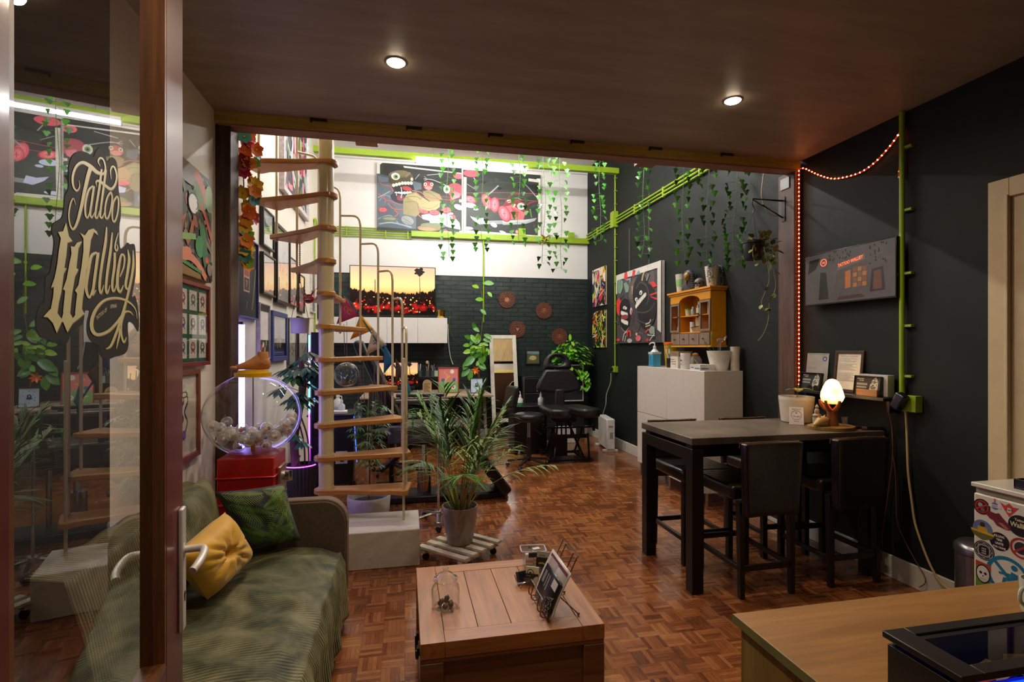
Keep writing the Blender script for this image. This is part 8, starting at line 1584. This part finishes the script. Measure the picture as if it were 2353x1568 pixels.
for s in (-1, 1): b.tube([(s*.028+.020*math.cos(a), 0, .018*math.sin(a)) for a in [2*PI*j/16 for j in range(16)]], .002, 5, close=True).add([(s*.028+.019*math.cos(a), 0, .017*math.sin(a)) for a in [2*PI*j/16 for j in range(16)]], [tuple(range(16))])
b.tube([(-.008, 0, .004), (.008, 0, .004)], .002, 5).tube([(-.05, 0, .006), (.02, .02, -.018)], .002, 5).tube([(.05, 0, .006), (-.02, .022, -.018)], .002, 5); b.build('frame', T)
T = thing('power_adapter', 'dark blue plug adapter in the lime socket beside the shelf', 'adapter', (XR-.075, 2.68, 1.16), rot=Euler((.5, 0, 0))); MB().m(mat('14142c', .25, coat=.4)).box(-.035, .018, -.03, .035, -.05, .055).build('adapter_body', T, bev=.010, seg=3)
def cable(name, label, pts, rad, col, X=XR-.03):
    P3 = [tuple(P(u, v, X=X)) for u, v in pts]; return tag(MB().m(mat(col, .5)).tube(spline(P3, 6), rad, 7).build(name), label, 'cable')
cable('trailing_cable', 'thick pale cord running from the lime socket down to the skirting', [(2080, 934), (2083, 980), (2085, 1040), (2087, 1090), (2094, 1145), (2102, 1200), (2118, 1250), (2138, 1300), (2158, 1335), (2180, 1356)], .0065, 'c0a878')
cable('trailing_cable', 'thin reddish cord looping down the dark wall behind the stool', [(2036, 914), (2040, 940), (2048, 975), (2051, 1020), (2050, 1060), (2044, 1110), (2036, 1170), (2028, 1225), (2026, 1290)], .0028, '8a4a3a')
cable('trailing_cable', 'second thin reddish cord curling to the skirting by the pale cord', [(2051, 1045), (2057, 1085), (2059, 1140), (2062, 1200), (2080, 1245), (2104, 1290), (2122, 1320), (2126, 1340), (2112, 1350)], .0028, '7a4234')
# ================================================================ fridge, tray, bin
FX, FY = 2.70, 1.745; T = thing('mini_fridge', 'white mini fridge covered in round stickers', 'fridge', (FX, FY, 0), -PI/2); FW = mat('cfc6b4', .3, var=.03, coat=.3)
MB().m(FW).box(-.255, .255, .04, .40, .03, .805).build('fridge_body', T, bev=.006); MB().m(FW).box(-.26, .26, -.01, .40, .828, .85).build('fridge_top', T, bev=.004); dd_ = MB().m(FW).box(-.255, .255, 0, .036, .05, .80).build('fridge_door', T, bev=.008)
MB().m(mat('a8a088', .4)).box(-.25, .25, .01, .036, .802, .827).build('control_strip', T)
def loc3(u, v): p = P(u, v, X=FX); return (FY-p.y, p.z)
def rad(u0, v0, u1, v1): a, b_ = loc3(u0, v0), loc3(u1, v1); return math.hypot(a[0]-b_[0], a[1]-b_[1])
s = MB(); yy = -.0006
def disc_(c, R, col, e=0, k=.80):
    R *= k; s.m(mat(col, .35)).add([(c[0]+R*math.cos(a), yy-e, c[1]+R*math.sin(a)) for a in [2*PI*k/32 for k in range(32)]], [tuple(range(32))])
def ring_(c, R, w, col, e=0): 
    R *= .80
    s.m(mat(col, .35)); n = 32; vs = []; [vs.extend([(c[0]+R*math.cos(2*PI*k/n), yy-e, c[1]+R*math.sin(2*PI*k/n)), (c[0]+(R-w)*math.cos(2*PI*k/n), yy-e, c[1]+(R-w)*math.sin(2*PI*k/n))]) for k in range(n)]; s.add(vs, [(2*k, 2*((k+1) % n), 2*((k+1) % n)+1, 2*k+1) for k in range(n)])
def line_(a, b_, w, col, e=0): s.m(mat(col, .35)); dx, dz = b_[0]-a[0], b_[1]-a[1]; L_ = math.hypot(dx, dz); nx, nz_ = -dz/L_*w/2, dx/L_*w/2; s.add([(a[0]+nx, yy-e, a[1]+nz_), (b_[0]+nx, yy-e, b_[1]+nz_), (b_[0]-nx, yy-e, b_[1]-nz_), (a[0]-nx, yy-e, a[1]-nz_)], [(0, 1, 2, 3)])
def words_(t_, c, sz, col, e=.0008, sx=1): s.m(mat(col, .35)); sz *= .88; text(s, t_, sz, (c[0], yy-e, c[1]), align='CENTER', bold=sz*.03, sx=sx)
k3 = lambda x, y: loc3(x/4.3557+2100, y/4.3557+1000)
c = k3(680, 718); disc_(c, .046, '191516'); ring_(c, .038, .007, 'a82a28', .0002); disc_(c, .030, '2a2422', .0002); disc_((c[0]-.006, c[1]+.008), .013, '9a9488', .0004); disc_((c[0]+.004, c[1]-.012), .012, '7a5248', .0004); line_((c[0]-.026, c[1]-.016), (c[0]+.026, c[1]+.016), .007, 'b03030', .0006)
c = k3(810, 712); disc_(c, .020, '3a6aa0', .0002); line_((c[0]-.026, c[1]), (c[0]+.026, c[1]), .014, 'c8c8d0', .0004); line_((c[0], c[1]+.015), (c[0], c[1]+.035), .005, 'c83a3a', .0004); words_('NEW', (c[0], c[1]-.004), .012, 'c83a3a', .0007)
c = k3(955, 752); s.m(mat('c03a34', .4)).add([(c[0]+x, yy-.0002, c[1]+z) for x, z in ((-.038, .026), (-.016, .016), (0, .030), (.016, .016), (.038, .018), (.020, -.004), (.0, -.032), (-.020, -.004))], [tuple(range(8))]); disc_((c[0], c[1]-.002), .014, 'd8d0c8', .0004); words_('TWT', (c[0], c[1]-.006), .014, '2a2424', .0007)
c = k3(688, 942); disc_(c, .054, '5a6a8a', .0001); s.m(mat('5a5a2a', .4)).add([(c[0]+x, yy-.0003, c[1]+z) for x, z in ((-.052, -.012), (.052, -.018), (.040, -.036), (0, -.052), (-.040, -.036))], [tuple(range(5))]); s.m(mat('b8901c', .4)).add([(c[0]+x, yy-.0005, c[1]+z) for x, z in ((-.022, .012), (.020, .010), (.024, -.020), (-.020, -.020))], [(0, 1, 2, 3)]); disc_((c[0], c[1]+.022), .014, '3a2418', .0006); line_((c[0]-.050, c[1]-.012), (c[0]+.050, c[1]-.016), .010, 'c89a20', .0007)
c = k3(842, 858); s.m(mat('6a1c2c', .4)).add([(c[0]+x, yy-.0002, c[1]+z) for x, z in ((-.055, .02), (-.035, .035), (-.01, .030), (.005, .036), (.02, .018), (.052, -.012), (.050, -.030), (.030, -.032), (-.005, -.024), (-.02, -.005), (-.035, .0))], [tuple(range(11))]); s.m(mat('9a6a50', .4)).add([(c[0]+x, yy-.0004, c[1]+z) for x, z in ((.0, -.008), (.018, -.005), (.046, -.026), (.030, -.030))], [(0, 1, 2, 3)])
c = k3(1065, 915); disc_(c, .060, '1a1512'); words_('Walliey', (c[0], c[1]-.008), .034, 'c8c09a', .0007, .85); words_('Tattoo', (c[0], c[1]+.020), .018, 'c8c09a', .0007)
c = k3(856, 1068); disc_(c, .052, '15110f'); 
for i, t_ in enumerate(('KILLING', 'TIME', 'UNITE', 'FOR CRIME')): words_(t_, (c[0], c[1]+.020-i*.017), .016 if i < 3 else .014, 'd8d2c4', .0007, .85)
c = k3(702, 1157); disc_(c, .056, '161214'); ring_(c, .050, .002, 'b0a8a0', .0003); ring_(c, .040, .003, '8a8480', .0003)
for k in range(4): a = PI/4+k*PI/2; a2 = a+PI/2; line_((c[0]+.034*math.cos(a), c[1]+.034*math.sin(a)), (c[0]+.034*math.cos(a2), c[1]+.034*math.sin(a2)), .003, 'b8b0a8', .0005); a += PI/4; a2 = a+PI/2; line_((c[0]+.036*math.cos(a), c[1]+.036*math.sin(a)), (c[0]+.036*math.cos(a2), c[1]+.036*math.sin(a2)), .003, '8a8480', .0005)
for k in range(3): words_('SXSXS', (c[0], c[1]+.006-k*.011), .010, 'c8c0b8', .0009, .8)
c = k3(1080, 1140); disc_(c, .062, 'c8c0b4'); ring_(c, .058, .010, '9a2c28', .0003); disc_((c[0]-.002, c[1]), .034, '2a2a2a', .0002); line_((c[0]-.036, c[1]-.030), (c[0]+.036, c[1]+.030), .009, 'a83028', .0006)
a_, b_ = k3(620, 1245), k3(770, 1475); s.m(mat('5a7a1c', .4)).add([(a_[0], yy, a_[1]), (b_[0], yy, a_[1]-.006), (b_[0], yy, b_[1]-.06), (a_[0], yy, b_[1]-.06)], [(0, 3, 2, 1)]); s.m(mat('a83a24', .4)).add([(a_[0], yy-.0003, a_[1]), (b_[0], yy-.0003, a_[1]-.006), (b_[0], yy-.0003, a_[1]-.032), (a_[0], yy-.0003, a_[1]-.026)], [(0, 3, 2, 1)])
c = k3(694, 1390); s.m(mat('17120f', .4)).add([(c[0]+x, yy-.0004, c[1]+z) for x, z in [(.032*math.cos(t), .044*math.sin(t)) for t in [2*PI*k/20 for k in range(20)]]], [tuple(range(20))]); s.m(mat('c8c2b4', .4)).add([(c[0]+x, yy-.0007, c[1]+z) for x, z in [(.027*math.cos(t), .038*math.sin(t)) for t in [2*PI*k/20 for k in range(20)]]], [tuple(range(20))])
disc_((c[0]-.010, c[1]+.004), .008, '2a1410', .0010); disc_((c[0]+.010, c[1]+.004), .008, '2a1410', .0010); disc_((c[0], c[1]-.010), .004, '2a1410', .0010)
for k in range(5): line_((c[0]-.012+k*.006, c[1]-.020), (c[0]-.012+k*.006, c[1]-.030), .0014, '17120f', .0011)
c = k3(940, 1420); R = .112; ring_(c, R, .016, '0f6a86', .0002); line_((c[0]-.058, c[1]+.058), (c[0]+.058, c[1]-.058), .015, '0f6a86', .0004); disc_((c[0]+.026, c[1]+.048), .016, '0f6a86', .0003); s.m(mat('0f6a86', .35)).add([(c[0]+x, yy-.0005, c[1]+z) for x, z in ((.014, .028), (.040, .022), (.038, -.022), (-.006, -.020), (-.012, -.044), (-.024, -.040), (-.018, -.008), (.010, -.006))], [tuple(range(8))]); line_((c[0]+.016, c[1]+.012), (c[0]-.036, c[1]+.006), .010, '0f6a86', .0006)
s.build('sticker_print', dd_, smooth=0)
q = P(2289, 1095, Z=.86); T = thing('serving_tray', 'black tray on top of the mini fridge', 'tray', (FX+.20, FY-.05, .8505), -PI/2); b = MB().m(mat('0c0a14', .35)); w_, d_ = .17, .15; b.box(-w_, w_, -d_, d_, 0, .006).box(-w_, w_, -d_, -d_+.006, .006, .045).box(-w_, w_, d_-.006, d_, .006, .045).box(-w_, -w_+.006, -d_, d_, .006, .045).box(w_-.006, w_, -d_, d_, .006, .045); b.build('tray_body', T, bev=.001)
tag(MB().m(mat('2a2420', .5)).tube(spline([(3.09, 1.98, 1.13), (3.08, 1.94, 1.05), (3.09, 1.99, 1.00), (3.08, 1.96, .93), (3.06, 1.93, .90), (3.0, 1.90, .875)], 5), .003, 6).build('charger_cable'), 'thin black cable hanging at the cream door above the fridge', 'cable')
T = thing('pedal_bin', 'brushed metal bin between the fridge and the skirting', 'bin', (2.955, 2.145, 0)); MB().m(mat('8a8480', .28, .9, var=.1)).lathe([(0, .02), (.108, .02), (.112, .03), (.112, .42), (0, .42)], n=36).build('bin_body', T, smooth=50); MB().m(mat('7a7472', .3, .9)).lathe([(0, .425), (.118, .425), (.118, .455), (.10, .475), (0, .48)], n=36).build('lid', T, smooth=50); MB().m(mat('14110f', .5)).cyl((0, 0, 0), .115, .02, 36).build('base_ring', T)
# ================================================================ counter with the black box
KZ = .75; OAK = wood('a8783e', '8a5e2c', 'x', 4, .4, ring=12); OAKd = wood('8a7038', '6a5224', 'z', 4, .45)
T = thing('reception_counter', 'oak counter top desk in the near right corner', 'counter', (.905, 1.30, 0))
MB().m(OAK).box(0, 2.18, -.72, 0, KZ-.025, KZ).build('counter_top', T, bev=.0015)
MB().m(mat('6b6a3c', .5)).box(-.0012, 0, -.72, 0, KZ-.0245, KZ-.0005).build('edge_band', T)
each('end_panel', T, OAKd, [(.012, .040, -.70, -.02, .0, KZ-.0255), (2.12, 2.148, -.70, -.02, 0, KZ-.0255)], .001); MB().m(wood('5a3a22', '3a2414', 'z', 4, .5)).box(.041, 2.119, -.05, -.032, .08, KZ-.025).build('front_panel', T)
T = thing('cash_box', 'black display box with a smoked see-through lid on the counter', 'box', (1.028, .785, KZ+.0005)); BBX = mat('120e10', .45)
w_, d_, h_ = .62, .150, .105
b = MB().m(BBX).box(0, .008, 0, d_, 0, h_).box(w_-.008, w_, 0, d_, 0, h_).box(.008, w_-.008, d_-.008, d_, 0, h_).box(.008, w_-.008, .008, d_-.008, 0, .006); b.build('box_body', T, bev=.001)
b = MB().m(mat('1c1618', .4)).box(-.006, .05, -.008, d_+.008, h_+.012, h_+.026).box(w_-.05, w_+.006, -.008, d_+.008, h_+.012, h_+.026).box(.05, w_-.05, -.008, .022, h_+.012, h_+.026).box(.05, w_-.05, d_-.020, d_+.008, h_+.012, h_+.026); LF = b.build('lid_frame', T, bev=.002)
b = MB().m(mat('060404', .5)).box(.05, w_-.05, d_-.034, d_-.0205, h_+.0125, h_+.022).build('lid_slot', LF)
MB().m(glass('d8ccc4', gl=.45)).add([(.05, .022, h_+.022), (w_-.05, .022, h_+.022), (w_-.05, d_-.035, h_+.022), (.05, d_-.035, h_+.022)], [(0, 1, 2, 3)]).build('smoked_pane', LF, smooth=0)
MB().m(mat('0a0a2c', .3, em=.35, emc='0418ff', scale=40, var=.5)).box(.0085, w_-.0085, .001, .006, .001, h_-.002).build('front_panel', T); MB().m(emis('0a50ff', 1.6)).box(.02, w_-.02, -.001, .0005, h_-.014, h_-.004).build('blue_led_line', T)  # blue glow of the panel stands in for the lit interior behind acrylic
for i, (x, y, rz_, c, lb) in enumerate(((.16, .05, .3, 'a8a47a', 'yellow green banknotes inside the black display box'), (.30, .06, -.2, '8a8468', 'second pile of notes inside the display box, to the right'), (.12, .035, .1, 'b83a24', 'small red note near the front of the display box'))):
    hgt = .02 if i < 2 else .012; o = MB().m(mat(c, .6)).box(-.05 if i < 2 else -.02, .05 if i < 2 else .02, -.025 if i < 2 else -.01, .025 if i < 2 else .01, 0, hgt).build('note_stack', loc=(1.012+x, .785+y, KZ+.007+(.06 if i < 2 else .07)), rz=rz_); tag(o, lb, 'notes')
q = P(2352, 1398, Z=KZ+.10); T = thing('mug', 'pale blue mug at the right edge of the picture on the counter', 'mug', (1.745, 1.12, KZ+.0005)); b = MB().m(mat('c0c4b4', .35)).lathe([(0, 0), (.035, 0), (.040, .01), (.042, .095), (.038, .095), (.035, .01), (0, .008)], n=26); b.build('cup', T, smooth=50); MB().m(mat('c0c4b4', .35)).tube(spline([(-.040, 0, .08), (-.066, 0, .075), (-.070, 0, .045), (-.040, 0, .022)], 5), .005, 8).build('handle', T)
